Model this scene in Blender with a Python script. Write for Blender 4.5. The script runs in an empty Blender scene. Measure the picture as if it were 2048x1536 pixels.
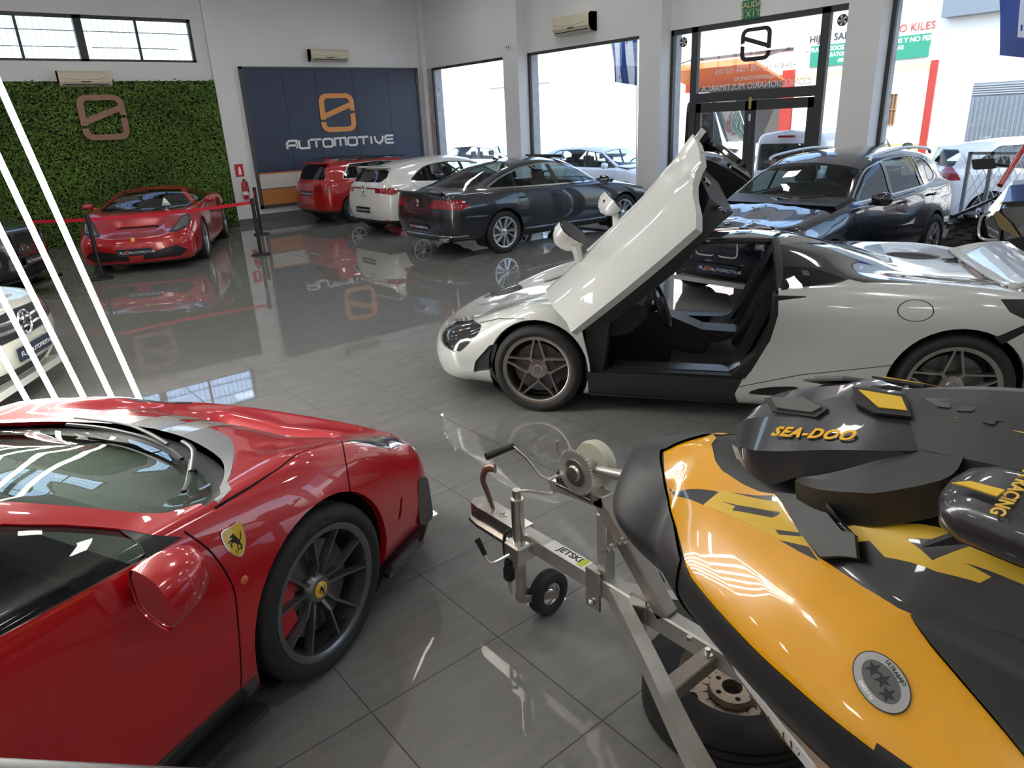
import bpy, bmesh, math, random
import numpy as np
from mathutils import Vector, Matrix
from mathutils.bvhtree import BVHTree
random.seed(7); RNG = np.random.default_rng(7)
SC = bpy.context.scene; COL = SC.collection
PI = math.pi
# ------------------------------------------------------------------ camera, sky, sun, exposure
CAMZ = 2.0259
_r = Vector((0.767301, -0.639648, -0.045821)); _d = Vector((-0.254904, -0.238649, -0.937054)); _f = Vector((0.58845, 0.730683, -0.346165))
cd = bpy.data.cameras.new('camera'); cam = bpy.data.objects.new('camera', cd); COL.objects.link(cam)
cd.sensor_fit = 'HORIZONTAL'; cd.sensor_width = 36.0; cd.lens = 36.0 * 1417.43 / 2048.0; cd.clip_start = 0.02; cd.clip_end = 500
mw = Matrix((_r, -_d, -_f)).transposed().to_4x4(); mw.translation = (0, 0, CAMZ); cam.matrix_world = mw
SC.camera = cam
vs = SC.view_settings; vs.view_transform = 'Standard'; vs.look = 'None'; vs.gamma = 1.0; vs.use_curve_mapping = False; vs.exposure = 0.75
wd = bpy.data.worlds.new('world'); SC.world = wd; wd.use_nodes = True
wn = wd.node_tree; wn.nodes.clear()
_o = wn.nodes.new('ShaderNodeOutputWorld'); _b = wn.nodes.new('ShaderNodeBackground'); _s = wn.nodes.new('ShaderNodeTexSky')
_s.sky_type = 'NISHITA'; _s.sun_disc = False; _s.sun_elevation = math.radians(52); _s.sun_rotation = math.radians(240); _s.air_density = 1.0; _s.dust_density = 1.5
_b.inputs['Strength'].default_value = 0.42
wn.links.new(_s.outputs[0], _b.inputs[0]); wn.links.new(_b.outputs[0], _o.inputs[0])
sl = bpy.data.lights.new('sun', 'SUN'); sl.energy = 7.0; sl.angle = math.radians(0.5); sl.color = (1.0, 0.95, 0.86)
so = bpy.data.objects.new('sun', sl); COL.objects.link(so); so.location = (-10, -5, 20)
so.rotation_euler = Vector((-0.50, -0.28, 0.82)).to_track_quat('Z', 'Y').to_euler()
# ------------------------------------------------------------------ materials
def _n(nt, t, **kw):
    n = nt.nodes.new('ShaderNode' + t)
    for k, v in kw.items():
        if k in n.inputs: n.inputs[k].default_value = v
        else: setattr(n, k, v)
    return n
def pmat(name, col, rough=0.5, metal=0.0, coat=0.0, coat_rough=0.03, spec=0.5, emit=None, estr=0.0, noise=None, bump=None, flakes=0):
    m = bpy.data.materials.new(name); m.use_nodes = True; nt = m.node_tree; b = nt.nodes['Principled BSDF']
    c = (*col, 1.0) if len(col) == 3 else col
    b.inputs['Base Color'].default_value = c; b.inputs['Roughness'].default_value = rough; b.inputs['Metallic'].default_value = metal
    b.inputs['Coat Weight'].default_value = coat; b.inputs['Coat Roughness'].default_value = coat_rough; b.inputs['Specular IOR Level'].default_value = spec
    if emit: b.inputs['Emission Color'].default_value = (*emit, 1.0); b.inputs['Emission Strength'].default_value = estr
    tc = nt.nodes.new('ShaderNodeTexCoord')
    if noise:   # (scale, amount, detail) : value variation of the base colour
        nz = _n(nt, 'TexNoise', Scale=noise[0], Detail=noise[2] if len(noise) > 2 else 4.0); nt.links.new(tc.outputs['Object'], nz.inputs['Vector'])
        mx = _n(nt, 'Mix', data_type='RGBA'); a = noise[1]
        mx.inputs[6].default_value = tuple(x * (1 - a) for x in c[:3]) + (1,); mx.inputs[7].default_value = tuple(min(1, x * (1 + a)) for x in c[:3]) + (1,)
        nt.links.new(nz.outputs['Fac'], mx.inputs[0]); nt.links.new(mx.outputs[2], b.inputs['Base Color'])
        rr = _n(nt, 'MapRange'); rr.inputs[3].default_value = max(0, rough - .08); rr.inputs[4].default_value = min(1, rough + .08)
        nt.links.new(nz.outputs['Fac'], rr.inputs[0]); nt.links.new(rr.outputs[0], b.inputs['Roughness'])
    if bump:    # (scale, strength)
        nz = _n(nt, 'TexNoise', Scale=bump[0], Detail=3.0); nt.links.new(tc.outputs['Object'], nz.inputs['Vector'])
        bp = _n(nt, 'Bump', Strength=bump[1], Distance=0.01); nt.links.new(nz.outputs['Fac'], bp.inputs['Height']); nt.links.new(bp.outputs['Normal'], b.inputs['Normal'])
    return m
def glassmat(name, tint=(0.8, 0.85, 0.85), ior=1.5, refl=(1, 1, 1)):
    m = bpy.data.materials.new(name); m.use_nodes = True; nt = m.node_tree; nt.nodes.clear()
    o = _n(nt, 'OutputMaterial'); fr = _n(nt, 'Fresnel', IOR=ior); t = _n(nt, 'BsdfTransparent', Color=(*tint, 1)); g = _n(nt, 'BsdfGlossy', Color=(*refl, 1), Roughness=0.0)
    ge = _n(nt, 'NewGeometry'); mr = _n(nt, 'MapRange'); mr.inputs[3].default_value = ior; mr.inputs[4].default_value = 1 / ior; nt.links.new(ge.outputs['Backfacing'], mr.inputs[0]); nt.links.new(mr.outputs[0], fr.inputs['IOR'])   # same reflectance from both sides
    mx = _n(nt, 'MixShader'); nt.links.new(fr.outputs[0], mx.inputs[0]); nt.links.new(t.outputs[0], mx.inputs[1]); nt.links.new(g.outputs[0], mx.inputs[2]); nt.links.new(mx.outputs[0], o.inputs[0])
    return m
def emat(name, col, s):
    m = bpy.data.materials.new(name); m.use_nodes = True; nt = m.node_tree; nt.nodes.clear()
    o = _n(nt, 'OutputMaterial'); e = _n(nt, 'Emission', Color=(*col, 1), Strength=s); nt.links.new(e.outputs[0], o.inputs[0]); return m
# ------------------------------------------------------------------ objects
def tag(o, label=None, cat=None, group=None, kind=None):
    if label: o['label'] = label
    if cat: o['category'] = cat
    if group: o['group'] = group
    if kind: o['kind'] = kind
    return o
def thing(name, label, cat, loc=(0, 0, 0), rz=0.0, group=None):
    o = bpy.data.objects.new(name, None); COL.objects.link(o); o.empty_display_size = 0.2
    o.location = loc; o.rotation_euler = (0, 0, rz); return tag(o, label, cat, group)
def link(name, me, parent=None):
    o = bpy.data.objects.new(name, me); COL.objects.link(o)
    if parent is not None: o.parent = parent
    return o
def copytree(o, parent=None):
    c = o.copy(); COL.objects.link(c)
    if parent is not None: c.parent = parent
    for ch in o.children: copytree(ch, c)
    return c
def nrm(v):
    v = np.asarray(v, float); return v / (np.linalg.norm(v) + 1e-12)
def frame(d):
    d = nrm(d); a = np.array([0, 0, 1.0]) if abs(d[2]) < .9 else np.array([1.0, 0, 0]); u = nrm(np.cross(a, d)); return u, np.cross(d, u), d
class MB:
    """collects shapes into one mesh object"""
    def __init__(s, sharp=.75): s.sharp = sharp; s.v = []; s.f = []; s.mi = []; s.sm = []; s.mats = []; s.M = None
    def mat(s, m):
        if m not in s.mats: s.mats.append(m)
        return s.mats.index(m)
    def add(s, vs, fs, m=None, smooth=False):
        k = len(s.v); i = s.mat(m) if m is not None else 0
        for p in vs: s.v.append(tuple(float(x) for x in p))
        for f in fs: s.f.append(tuple(k + j for j in f)); s.mi.append(i); s.sm.append(smooth)
        return s
    def box(s, a, b, m=None, R=None, o=(0, 0, 0), ch=0.0):
        a = np.minimum(a, b) * 1.0 + 0.0 if False else np.array(a, float); b = np.array(b, float); lo = np.minimum(a, b); hi = np.maximum(a, b)
        if ch > 0:
            c = min(ch, min(hi - lo) * .45); vs = []
            for z, e in ((lo[2], c), (lo[2] + c, 0), (hi[2] - c, 0), (hi[2], c)):
                x0, y0, x1, y1 = lo[0] + e, lo[1] + e, hi[0] - e, hi[1] - e
                vs += [(x0 + c, y0, z), (x1 - c, y0, z), (x1, y0 + c, z), (x1, y1 - c, z), (x1 - c, y1, z), (x0 + c, y1, z), (x0, y1 - c, z), (x0, y0 + c, z)]
            fs = [tuple(range(7, -1, -1)), tuple(range(24, 32))]
            for r in range(3):
                for k in range(8): fs.append((r * 8 + k, r * 8 + (k + 1) % 8, r * 8 + 8 + (k + 1) % 8, r * 8 + 8 + k))
        else:
            vs = [(x, y, z) for z in (lo[2], hi[2]) for x, y in ((lo[0], lo[1]), (hi[0], lo[1]), (hi[0], hi[1]), (lo[0], hi[1]))]
            fs = [(3, 2, 1, 0), (4, 5, 6, 7), (0, 1, 5, 4), (1, 2, 6, 5), (2, 3, 7, 6), (3, 0, 4, 7)]
        if R is not None: vs = [np.array(R) @ np.array(v) + np.array(o) for v in vs]
        elif any(o): vs = [np.array(v) + np.array(o) for v in vs]
        return s.add(vs, fs, m)
    def bar(s, p, q, w, h, m=None, up=(0, 0, 1), ch=0.0):
        """box section beam from p to q, width w (sideways), height h (up)"""
        p = np.array(p, float); q = np.array(q, float); d = q - p; L = np.linalg.norm(d); d = d / L
        sd = nrm(np.cross(d, np.array(up, float))); u = np.cross(sd, d); R = np.stack([sd, d, u], 1)
        return s.box((-w / 2, 0, -h / 2), (w / 2, L, h / 2), m, R, p, ch)
    def tube(s, pts, r, m=None, n=12, cap=True, closed=False, flat=None):
        P = np.array(pts, float); N = len(P); rr = np.full(N, r, float) if np.isscalar(r) else np.array(r, float)
        T = np.zeros_like(P)
        for i in range(N):
            a = P[(i - 1) % N] if (closed or i > 0) else P[i]; b = P[(i + 1) % N] if (closed or i < N - 1) else P[i]; T[i] = nrm(b - a)
        u, w, _ = frame(T[0]); vs = []
        for i in range(N):
            u = nrm(u - T[i] * (u @ T[i])); w = np.cross(T[i], u)
            for k in range(n):
                a = 2 * PI * k / n; vs.append(P[i] + rr[i] * (math.cos(a) * u + math.sin(a) * w * (flat or 1)))
        fs = []
        for i in range(N if closed else N - 1):
            j = (i + 1) % N
            for k in range(n): fs.append((i * n + k, i * n + (k + 1) % n, j * n + (k + 1) % n, j * n + k))
        if cap and not closed: fs += [tuple(range(n - 1, -1, -1)), tuple(range((N - 1) * n, N * n))]
        return s.add(vs, fs, m, True)
    def cyl(s, p, q, r, m=None, n=20, r2=None): return s.tube([p, q], [r, r if r2 is None else r2], m, n)
    def lathe(s, prof, c=(0, 0, 0), ax=(0, 0, 1), m=None, n=32, smooth=True, a0=0, a1=2 * PI):
        """prof: list of (radius, height along ax)"""
        u, w, d = frame(ax); c = np.array(c, float); full = abs(a1 - a0 - 2 * PI) < 1e-6; K = n if full else n + 1; vs = []
        for k in range(K):
            a = a0 + (a1 - a0) * k / n; e = math.cos(a) * u + math.sin(a) * w
            for r, h in prof: vs.append(c + r * e + h * d)
        L = len(prof); fs = []
        for k in range(n):
            k2 = (k + 1) % K
            for i in range(L - 1):
                if prof[i][0] < 1e-9 and prof[i + 1][0] < 1e-9: continue
                fs.append((k * L + i, k2 * L + i, k2 * L + i + 1, k * L + i + 1))
        return s.add(vs, fs, m, smooth)
    def prism(s, poly, h0, h1, m=None, o=(0, 0, 0), ex=(1, 0, 0), ey=(0, 1, 0), ez=None, smooth=False):
        """simple polygon (any shape) extruded along ez from h0 to h1"""
        ex = np.array(ex, float); ey = np.array(ey, float); ez = np.cross(ex, ey) if ez is None else np.array(ez, float); o = np.array(o, float)
        P = [np.array(p, float) for p in poly]; ar = sum(P[i - 1][0] * P[i][1] - P[i][0] * P[i - 1][1] for i in range(len(P)))
        if ar < 0: P = P[::-1]
        n = len(P); vs = [o + p[0] * ex + p[1] * ey + h0 * ez for p in P] + [o + p[0] * ex + p[1] * ey + h1 * ez for p in P]
        from mathutils.geometry import tessellate_polygon
        tri = tessellate_polygon([[Vector((p[0], p[1], 0)) for p in P]]); fs = []
        for t in tri:
            a, b, c = (P[i] for i in t)
            if (b[0] - a[0]) * (c[1] - a[1]) - (b[1] - a[1]) * (c[0] - a[0]) < 0: t = t[::-1]
            fs.append((t[2], t[1], t[0])); fs.append((t[0] + n, t[1] + n, t[2] + n))
        for i in range(n): j = (i + 1) % n; fs.append((i, j, j + n, i + n))
        if np.dot(np.cross(ex, ey), ez) * (h1 - h0) < 0: fs = [f[::-1] for f in fs]
        return s.add(vs, fs, m, smooth)
    def grid(s, G, m=None, smooth=True, flip=False, closed_u=False):
        G = np.asarray(G, float); a, b = G.shape[:2]; fs = []
        for i in range(a if closed_u else a - 1):
            i2 = (i + 1) % a
            for j in range(b - 1):
                f = (i * b + j, i2 * b + j, i2 * b + j + 1, i * b + j + 1); fs.append(f[::-1] if flip else f)
        return s.add(G.reshape(-1, 3), fs, m, smooth)
    def ball(s, c, r, m=None, n=16, k=10):
        r = np.array([r, r, r]) if np.isscalar(r) else np.array(r); c = np.array(c, float)
        G = [[c + r * np.array([math.sin(PI * i / k) * math.cos(2 * PI * j / n), math.sin(PI * i / k) * math.sin(2 * PI * j / n), math.cos(PI * i / k)]) for j in range(n + 1)] for i in range(k + 1)]
        return s.grid(G, m)
    def xf(s, R=None, o=(0, 0, 0), k0=0):
        o = np.array(o, float); R = np.eye(3) if R is None else np.array(R, float)
        for i in range(k0, len(s.v)): s.v[i] = tuple(R @ np.array(s.v[i]) + o)
        return s
    def mirror_y(s):
        n = len(s.v); s.v += [(x, -y, z) for x, y, z in s.v]; k = len(s.f)
        s.f += [tuple(j + n for j in f[::-1]) for f in s.f]; s.mi += s.mi[:k]; s.sm += s.sm[:k]; return s
    def mesh(s, name, mat=None):
        me = bpy.data.meshes.new(name); me.from_pydata(s.v, [], s.f); me.update()
        for m in (s.mats or [mat]): me.materials.append(m)
        me.polygons.foreach_set('material_index', s.mi); me.polygons.foreach_set('use_smooth', s.sm)
        bm = bmesh.new(); bm.from_mesh(me); bmesh.ops.remove_doubles(bm, verts=bm.verts, dist=1e-6); bmesh.ops.recalc_face_normals(bm, faces=bm.faces) if getattr(s, 'recalc', False) else None
        for e in bm.edges:
            if len(e.link_faces) == 2 and e.calc_face_angle(0) > s.sharp: e.smooth = False
        bm.to_mesh(me); bm.free(); me.update(); return me
    def build(s, name, mat=None, parent=None): return link(name, s.mesh(name, mat), parent)
def rot_z(a): c, s = math.cos(a), math.sin(a); return np.array([[c, -s, 0], [s, c, 0], [0, 0, 1.0]])
def rot_y(a): c, s = math.cos(a), math.sin(a); return np.array([[c, 0, s], [0, 1, 0], [-s, 0, c]])
def rot_x(a): c, s = math.cos(a), math.sin(a); return np.array([[1, 0, 0], [0, c, -s], [0, s, c]])
def catmull(P, n=6, closed=False):
    P = np.array(P, float); N = len(P); out = []
    for i in range(N if closed else N - 1):
        g = lambda k: P[k % N] if closed else P[max(0, min(N - 1, k))]
        p0, p1, p2, p3 = g(i - 1), g(i), g(i + 1), g(i + 2)
        for t in np.arange(n) / n:
            out.append(.5 * (2 * p1 + (p2 - p0) * t + (2 * p0 - 5 * p1 + 4 * p2 - p3) * t ** 2 + (3 * p1 - p0 - 3 * p2 + p3) * t ** 3))
    if not closed: out.append(P[-1])
    return [tuple(p) for p in out]
def roundpoly(P, r, n=4):
    """polygon with rounded corners; r scalar or list"""
    out = []; N = len(P); P = [np.array(p, float) for p in P]
    for i in range(N):
        ri = r if np.isscalar(r) else r[i]; p = P[i]; a = P[i - 1] - p; b = P[(i + 1) % N] - p; la, lb = np.linalg.norm(a), np.linalg.norm(b)
        k = min(ri, la * .48, lb * .48)
        if k < 1e-6: out.append(tuple(p)); continue
        A = p + a / la * k; B = p + b / lb * k
        for t in np.linspace(0, 1, n + 1): out.append(tuple((1 - t) ** 2 * A + 2 * t * (1 - t) * p + t * t * B))
    return out
def pchip(xs, ys):
    xs = np.array(xs, float); ys = np.array(ys, float); h = np.diff(xs); sl_ = np.diff(ys) / h; n = len(xs); d = np.zeros(n)
    if n == 2: d[:] = sl_[0]
    else:
        for i in range(1, n - 1):
            if sl_[i - 1] * sl_[i] > 0:
                w1 = 2 * h[i] + h[i - 1]; w2 = h[i] + 2 * h[i - 1]; d[i] = (w1 + w2) / (w1 / sl_[i - 1] + w2 / sl_[i])
        d[0] = sl_[0]; d[-1] = sl_[-1]
    def f(x):
        x = np.asarray(x, float); xc = np.clip(x, xs[0], xs[-1]); i = np.clip(np.searchsorted(xs, xc, side='right') - 1, 0, n - 2); t = (xc - xs[i]) / h[i]
        return (2 * t ** 3 - 3 * t ** 2 + 1) * ys[i] + (t ** 3 - 2 * t ** 2 + t) * h[i] * d[i] + (-2 * t ** 3 + 3 * t ** 2) * ys[i + 1] + (t ** 3 - t ** 2) * h[i] * d[i + 1]
    return f
# ------------------------------------------------------------------ lettering
_BF = None
def textmesh(body, size=1.0, extrude=0.002, shear=0.0, bold=0.0, align='CENTER', spacing=1.0):
    c = bpy.data.curves.new('t', 'FONT'); c.body = body; c.size = size; c.extrude = extrude; c.shear = shear; c.offset = bold; c.align_x = align; c.align_y = 'CENTER'; c.space_character = spacing; c.resolution_u = 3
    o = bpy.data.objects.new('t', c); COL.objects.link(o); dg = bpy.context.evaluated_depsgraph_get(); dg.update()
    me = bpy.data.meshes.new_from_object(o.evaluated_get(dg)); bpy.data.objects.remove(o); bpy.data.curves.remove(c); me.materials.clear(); return me
def put_mesh(name, me, mat, parent, o, ex, ey, sx=1.0, sy=1.0):
    """place a flat mesh so that its x/y run along ex/ey from origin o"""
    ex = nrm(ex); ey = np.array(ey, float); ey = nrm(ey - ex * (ey @ ex)); ez = np.cross(ex, ey)
    M = Matrix([[ex[i] * sx, ey[i] * sy, ez[i], o[i]] for i in range(3)] + [[0, 0, 0, 1]]); me.transform(M)
    if M.determinant() < 0: me.flip_normals()
    me.materials.append(mat); return link(name, me, parent)
def text(name, body, mat, parent, o, ex, ey, size, **kw): return put_mesh(name, textmesh(body, size, **kw), mat, parent, o, ex, ey)
def stroke2d(mb, pts, w, h0, h1, m=None, o=(0, 0, 0), ex=(1, 0, 0), ey=(0, 1, 0), closed=False):
    P = [np.array(p, float) for p in pts]; n = len(P); L = []; R = []
    for i in range(n):
        a = P[(i - 1) % n] if (closed or i > 0) else None; b = P[(i + 1) % n] if (closed or i < n - 1) else None
        d1 = nrm(P[i] - a) if a is not None else None; d2 = nrm(b - P[i]) if b is not None else None
        if d1 is None: d1 = d2
        if d2 is None: d2 = d1
        t = nrm(d1 + d2); nn = np.array([-t[1], t[0]]); k = w / 2 / max(.35, float(nn @ np.array([-d1[1], d1[0]])))
        L.append(P[i] + nn * k); R.append(P[i] - nn * k)
    for i in range(n if closed else n - 1):
        j = (i + 1) % n; mb.prism([L[i], R[i], R[j], L[j]], h0, h1, m, o, ex, ey)
GLY = {'A': [[(0, 0), (0, .7), (.25, 1), (1, 1), (1, 0)], [(0, .42), (1, .42)]], 'U': [[(0, 1), (0, .15), (.15, 0), (1, 0), (1, 1)]], 'T': [[(-.1, 1), (1.1, 1)], [(.5, 1), (.5, 0)]],
       'O': [[(.15, 0), (.85, 0), (1, .15), (1, .85), (.85, 1), (.15, 1), (0, .85), (0, .15), (.15, 0)]], 'M': [[(0, 0), (0, 1), (1.2, 1), (1.2, 0)], [(.6, 1), (.6, 0)]], 'I': [[(.15, 0), (.15, 1)]],
       'V': [[(0, 1), (.1, .35), (.5, 0), (.9, .35), (1, 1)]], 'E': [[(1, 1), (.15, 1), (0, .85), (0, .15), (.15, 0), (1, 0)], [(0, .5), (.95, .5)]], 'J': [[(1, 1), (1, 0), (.1, 0), (0, .2)]]}
GW = {'I': .3, 'M': 1.2}
def techtext(mb, s, x, y, h, w, st, h0, h1, m=None, o=(0, 0, 0), ex=(1, 0, 0), ey=(0, 1, 0), gap=.35):
    for ch in s:
        for pl in GLY[ch]: stroke2d(mb, [(x + p[0] * w, y + p[1] * h) for p in pl], st, h0, h1, m, o, ex, ey)
        x += (GW.get(ch, 1.0) + gap) * w
    return x
def arc(cx, cy, r, a0, a1, n=5): return [(cx + r * math.cos(math.radians(a0 + (a1 - a0) * k / n)), cy + r * math.sin(math.radians(a0 + (a1 - a0) * k / n))) for k in range(n + 1)]
LOGO_UP = [(0, .33), (0, .78)] + arc(.22, .78, .22, 180, 90) + arc(.78, .78, .22, 90, 0) + [(1, .53), (.86, .56), (.86, .63), (.15, .37), (.15, .33)]
LOGO_HOLE = [(.14, .50), (.14, .76)] + arc(.25, .77, .11, 180, 90) + arc(.76, .78, .10, 90, 0) + [(.86, .76)]
LOGO_LOW = [(0, .27), (0, .22)] + arc(.22, .22, .22, 180, 270) + arc(.78, .22, .22, 270, 360) + [(1, .49), (.86, .46), (.86, .22)] + arc(.77, .22, .09, 0, -90) + arc(.23, .22, .09, 270, 180) + [(.14, .27)]
def logo(mb, x, y, w, h, h0, h1, m, o, ex, ey, sx=1):
    f = lambda L: [(x + (p[0] if sx > 0 else 1 - p[0]) * w, y + p[1] * h) for p in L]
    # upper piece: ring split in strips so that the hole stays open
    up = LOGO_UP; a = [(0, .33), (0, .78)] + arc(.22, .78, .22, 180, 90) + arc(.78, .78, .22, 90, 0) + [(1, .53), (.86, .56)]
    b = [(.14, .33), (.14, .76)] + arc(.25, .77, .11, 180, 90) + arc(.76, .78, .10, 90, 0) + [(.86, .60), (.86, .56)]
    A, B = f(a), f(b)
    for i in range(len(A) - 1): mb.prism([A[i], A[i + 1], B[min(i + 1, len(B) - 1)], B[min(i, len(B) - 1)]], h0, h1, m, o, ex, ey)
    mb.prism(f([(.14, .36), (.86, .62), (.86, .76), (.14, .50)]), h0, h1, m, o, ex, ey)
    mb.prism(f(LOGO_LOW), h0, h1, m, o, ex, ey)
# ------------------------------------------------------------------ the room
YB, XW, ZC = 17.55, 11.57, 5.3
XL, YF = -6.0, -6.0
M = {}
M['wall'] = pmat('wall_paint', (0.72, 0.73, 0.74), 0.6, noise=(1.2, 0.03))
M['ceil'] = pmat('ceiling_paint', (0.75, 0.75, 0.74), 0.7)
M['frame'] = pmat('dark_window_frame', (0.05, 0.052, 0.055), 0.4, 0.3)
M['skirt'] = pmat('grey_skirting_tile', (0.14, 0.14, 0.14), 0.25)
M['pane'] = glassmat('window_glass', (0.97, 0.98, 0.98), 1.45)
M['stone'] = pmat('stone_cladding', (0.42, 0.41, 0.40), 0.85, noise=(9, 0.5, 6), bump=(30, .6))
M['black'] = pmat('black_plastic', (0.012, 0.012, 0.013), 0.42)
M['blackgloss'] = pmat('gloss_black', (0.008, 0.008, 0.009), 0.12, coat=1.0)
M['rubber'] = pmat('tyre_rubber', (0.018, 0.018, 0.019), 0.7, noise=(40, .3))
M['chrome'] = pmat('chrome', (0.85, 0.86, 0.88), 0.08, 1.0)
M['steel'] = pmat('brushed_steel', (0.6, 0.6, 0.6), 0.3, 1.0)
M['white'] = pmat('white_paint_trim', (0.8, 0.8, 0.8), 0.45)
M['dark'] = pmat('dark_interior', (0.015, 0.015, 0.016), 0.65)
M['redp'] = pmat('red_plastic', (0.6, 0.02, 0.03), 0.35)
def floor_mat():
    m = bpy.data.materials.new('polished_grey_tile'); m.use_nodes = True; nt = m.node_tree; b = nt.nodes['Principled BSDF']; L = nt.links
    tc = _n(nt, 'TexCoord'); mp = _n(nt, 'Mapping'); mp.inputs['Location'].default_value = (-2.63669, -5.56202, 0); L.new(tc.outputs['Object'], mp.inputs['Vector'])
    mp2 = _n(nt, 'Mapping'); mp2.inputs['Scale'].default_value = (1 / .6, 1 / .6, 1); L.new(mp.outputs[0], mp2.inputs[0])
    sp = _n(nt, 'SeparateXYZ'); L.new(mp2.outputs[0], sp.inputs[0])
    es = []
    for ax in 'XY':
        f = _n(nt, 'Math', operation='FRACT'); L.new(sp.outputs[ax], f.inputs[0])
        s = _n(nt, 'Math', operation='SUBTRACT'); L.new(f.outputs[0], s.inputs[0]); s.inputs[1].default_value = .5
        a = _n(nt, 'Math', operation='ABSOLUTE'); L.new(s.outputs[0], a.inputs[0]); es.append(a)
    mxx = _n(nt, 'Math', operation='MAXIMUM'); L.new(es[0].outputs[0], mxx.inputs[0]); L.new(es[1].outputs[0], mxx.inputs[1])
    g = _n(nt, 'MapRange'); g.inputs[1].default_value = .4945; g.inputs[2].default_value = .4965; L.new(mxx.outputs[0], g.inputs[0])
    # stretched streaks of the stone print, one random offset per tile
    fl = _n(nt, 'VectorMath', operation='FLOOR'); L.new(mp2.outputs[0], fl.inputs[0])
    wn_ = _n(nt, 'TexWhiteNoise', noise_dimensions='2D'); L.new(fl.outputs[0], wn_.inputs['Vector'])
    ad = _n(nt, 'VectorMath', operation='ADD'); L.new(mp.outputs[0], ad.inputs[0]); L.new(wn_.outputs['Color'], ad.inputs[1])
    ms = _n(nt, 'Mapping'); ms.inputs['Scale'].default_value = (1.2, 6.0, 1); ms.inputs['Rotation'].default_value = (0, 0, .15); L.new(ad.outputs[0], ms.inputs[0])
    nz = _n(nt, 'TexNoise', Scale=2.5, Detail=8.0, Roughness=.65); L.new(ms.outputs[0], nz.inputs['Vector'])
    cr = _n(nt, 'ValToRGB'); cr.color_ramp.elements[0].position = .35; cr.color_ramp.elements[0].color = (.195, .194, .186, 1); cr.color_ramp.elements[1].position = .7; cr.color_ramp.elements[1].color = (.235, .233, .224, 1)
    L.new(nz.outputs['Fac'], cr.inputs[0])
    mix = _n(nt, 'Mix', data_type='RGBA'); L.new(g.outputs[0], mix.inputs[0]); L.new(cr.outputs[0], mix.inputs[6]); mix.inputs[7].default_value = (.022, .022, .022, 1); L.new(mix.outputs[2], b.inputs['Base Color'])
    rg = _n(nt, 'Mix', data_type='FLOAT'); L.new(g.outputs[0], rg.inputs[0]); rg.inputs[2].default_value = .02; rg.inputs[3].default_value = .7; L.new(rg.outputs[0], b.inputs['Roughness'])
    b.inputs['IOR'].default_value = 1.72
    nw = _n(nt, 'TexNoise', Scale=1.3, Detail=1.0); L.new(ad.outputs[0], nw.inputs['Vector'])
    bp = _n(nt, 'Bump', Strength=.02, Distance=.02); L.new(nw.outputs['Fac'], bp.inputs['Height']); L.new(bp.outputs[0], b.inputs['Normal'])
    return m
def struct(name, mb, m=None): return tag(mb.build(name, m), kind='structure')
struct('floor', MB().box((XL - .3, YF - .3, -.25), (XW + .35, YB + .3, 0)), floor_mat())
struct('ceiling', MB().box((XL - .3, YF - .3, ZC), (XW + .35, YB + .3, ZC + .2)), M['ceil'])
# back wall, with the strip window over the hedge; the pier right of the hedge stands a little proud
W0, W1, WZ0, WZ1 = -4.6, 5.68, 3.575, 4.43
mb = MB(); mb.box((XL - .3, YB, 0), (XW + .35, YB + .3, WZ0)); mb.box((XL - .3, YB, WZ1), (XW + .35, YB + .3, ZC)); mb.box((XL - .3, YB, WZ0), (W0, YB + .3, WZ1)); mb.box((W1, YB, WZ0), (XW + .35, YB + .3, WZ1))
struct('wall_back', mb, M['wall'])
struct('trim_1', MB().box((5.95, YB - .08, 0), (6.42, YB + .02, ZC), M['wall']))
struct('baseboard_back', MB().box((5.94, YB - .1, 0), (6.43, YB - .075, .14), M['skirt']).box((6.43, YB - .02, 0), (XW, YB + .01, .2), M['skirt']))
struct('wall_left', MB().box((XL - .3, YF, 0), (XL, YB, ZC)), M['wall'])
struct('wall_front', MB().box((XL, YF - .3, 0), (XW, YF, ZC)), M['wall'])
# strip window: frame, mullions, glass; security bars outside
mb = MB(); fy0, fy1 = YB + .05, YB + .13
mb.box((W0, fy0, WZ0), (W1, fy1, WZ0 + .05)); mb.box((W0, fy0, WZ1 - .06), (W1, fy1, WZ1)); mb.box((W1 - .06, fy0, WZ0), (W1, fy1, WZ1)); mb.box((W0, fy0, WZ0), (W0 + .06, fy1, WZ1))
k = 0
for i in range(-4, 1):
    x = 3.5 + 2.14 * i; mb.box((x - .075, fy0, WZ0), (x + .075, fy1, WZ1), M['frame']); mb.box((x + 1.08 - .025, fy0 + .02, WZ0), (x + 1.08 + .025, fy1, WZ1), M['frame'])
fw = struct('window_1', mb, pmat('grey_window_frame', (.16, .15, .145), .5)); 
link('window_glass', MB().box((W0 + .06, YB + .085, WZ0 + .05), (W1 - .06, YB + .092, WZ1 - .06)).mesh('g', M['pane']), fw)
mb = MB(); x = W0 + .1
while x < W1 - .05: mb.box((x - .004, YB + .2, WZ0 - .02), (x + .004, YB + .208, WZ1 + .02)); x += .115
for z in (WZ0 + .28, WZ0 + .58): mb.box((W0, YB + .198, z - .01), (W1, YB + .216, z + .01))
link('security_bars', mb.mesh('bars', pmat('painted_bar', (.6, .58, .56), .5)), fw)
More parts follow.
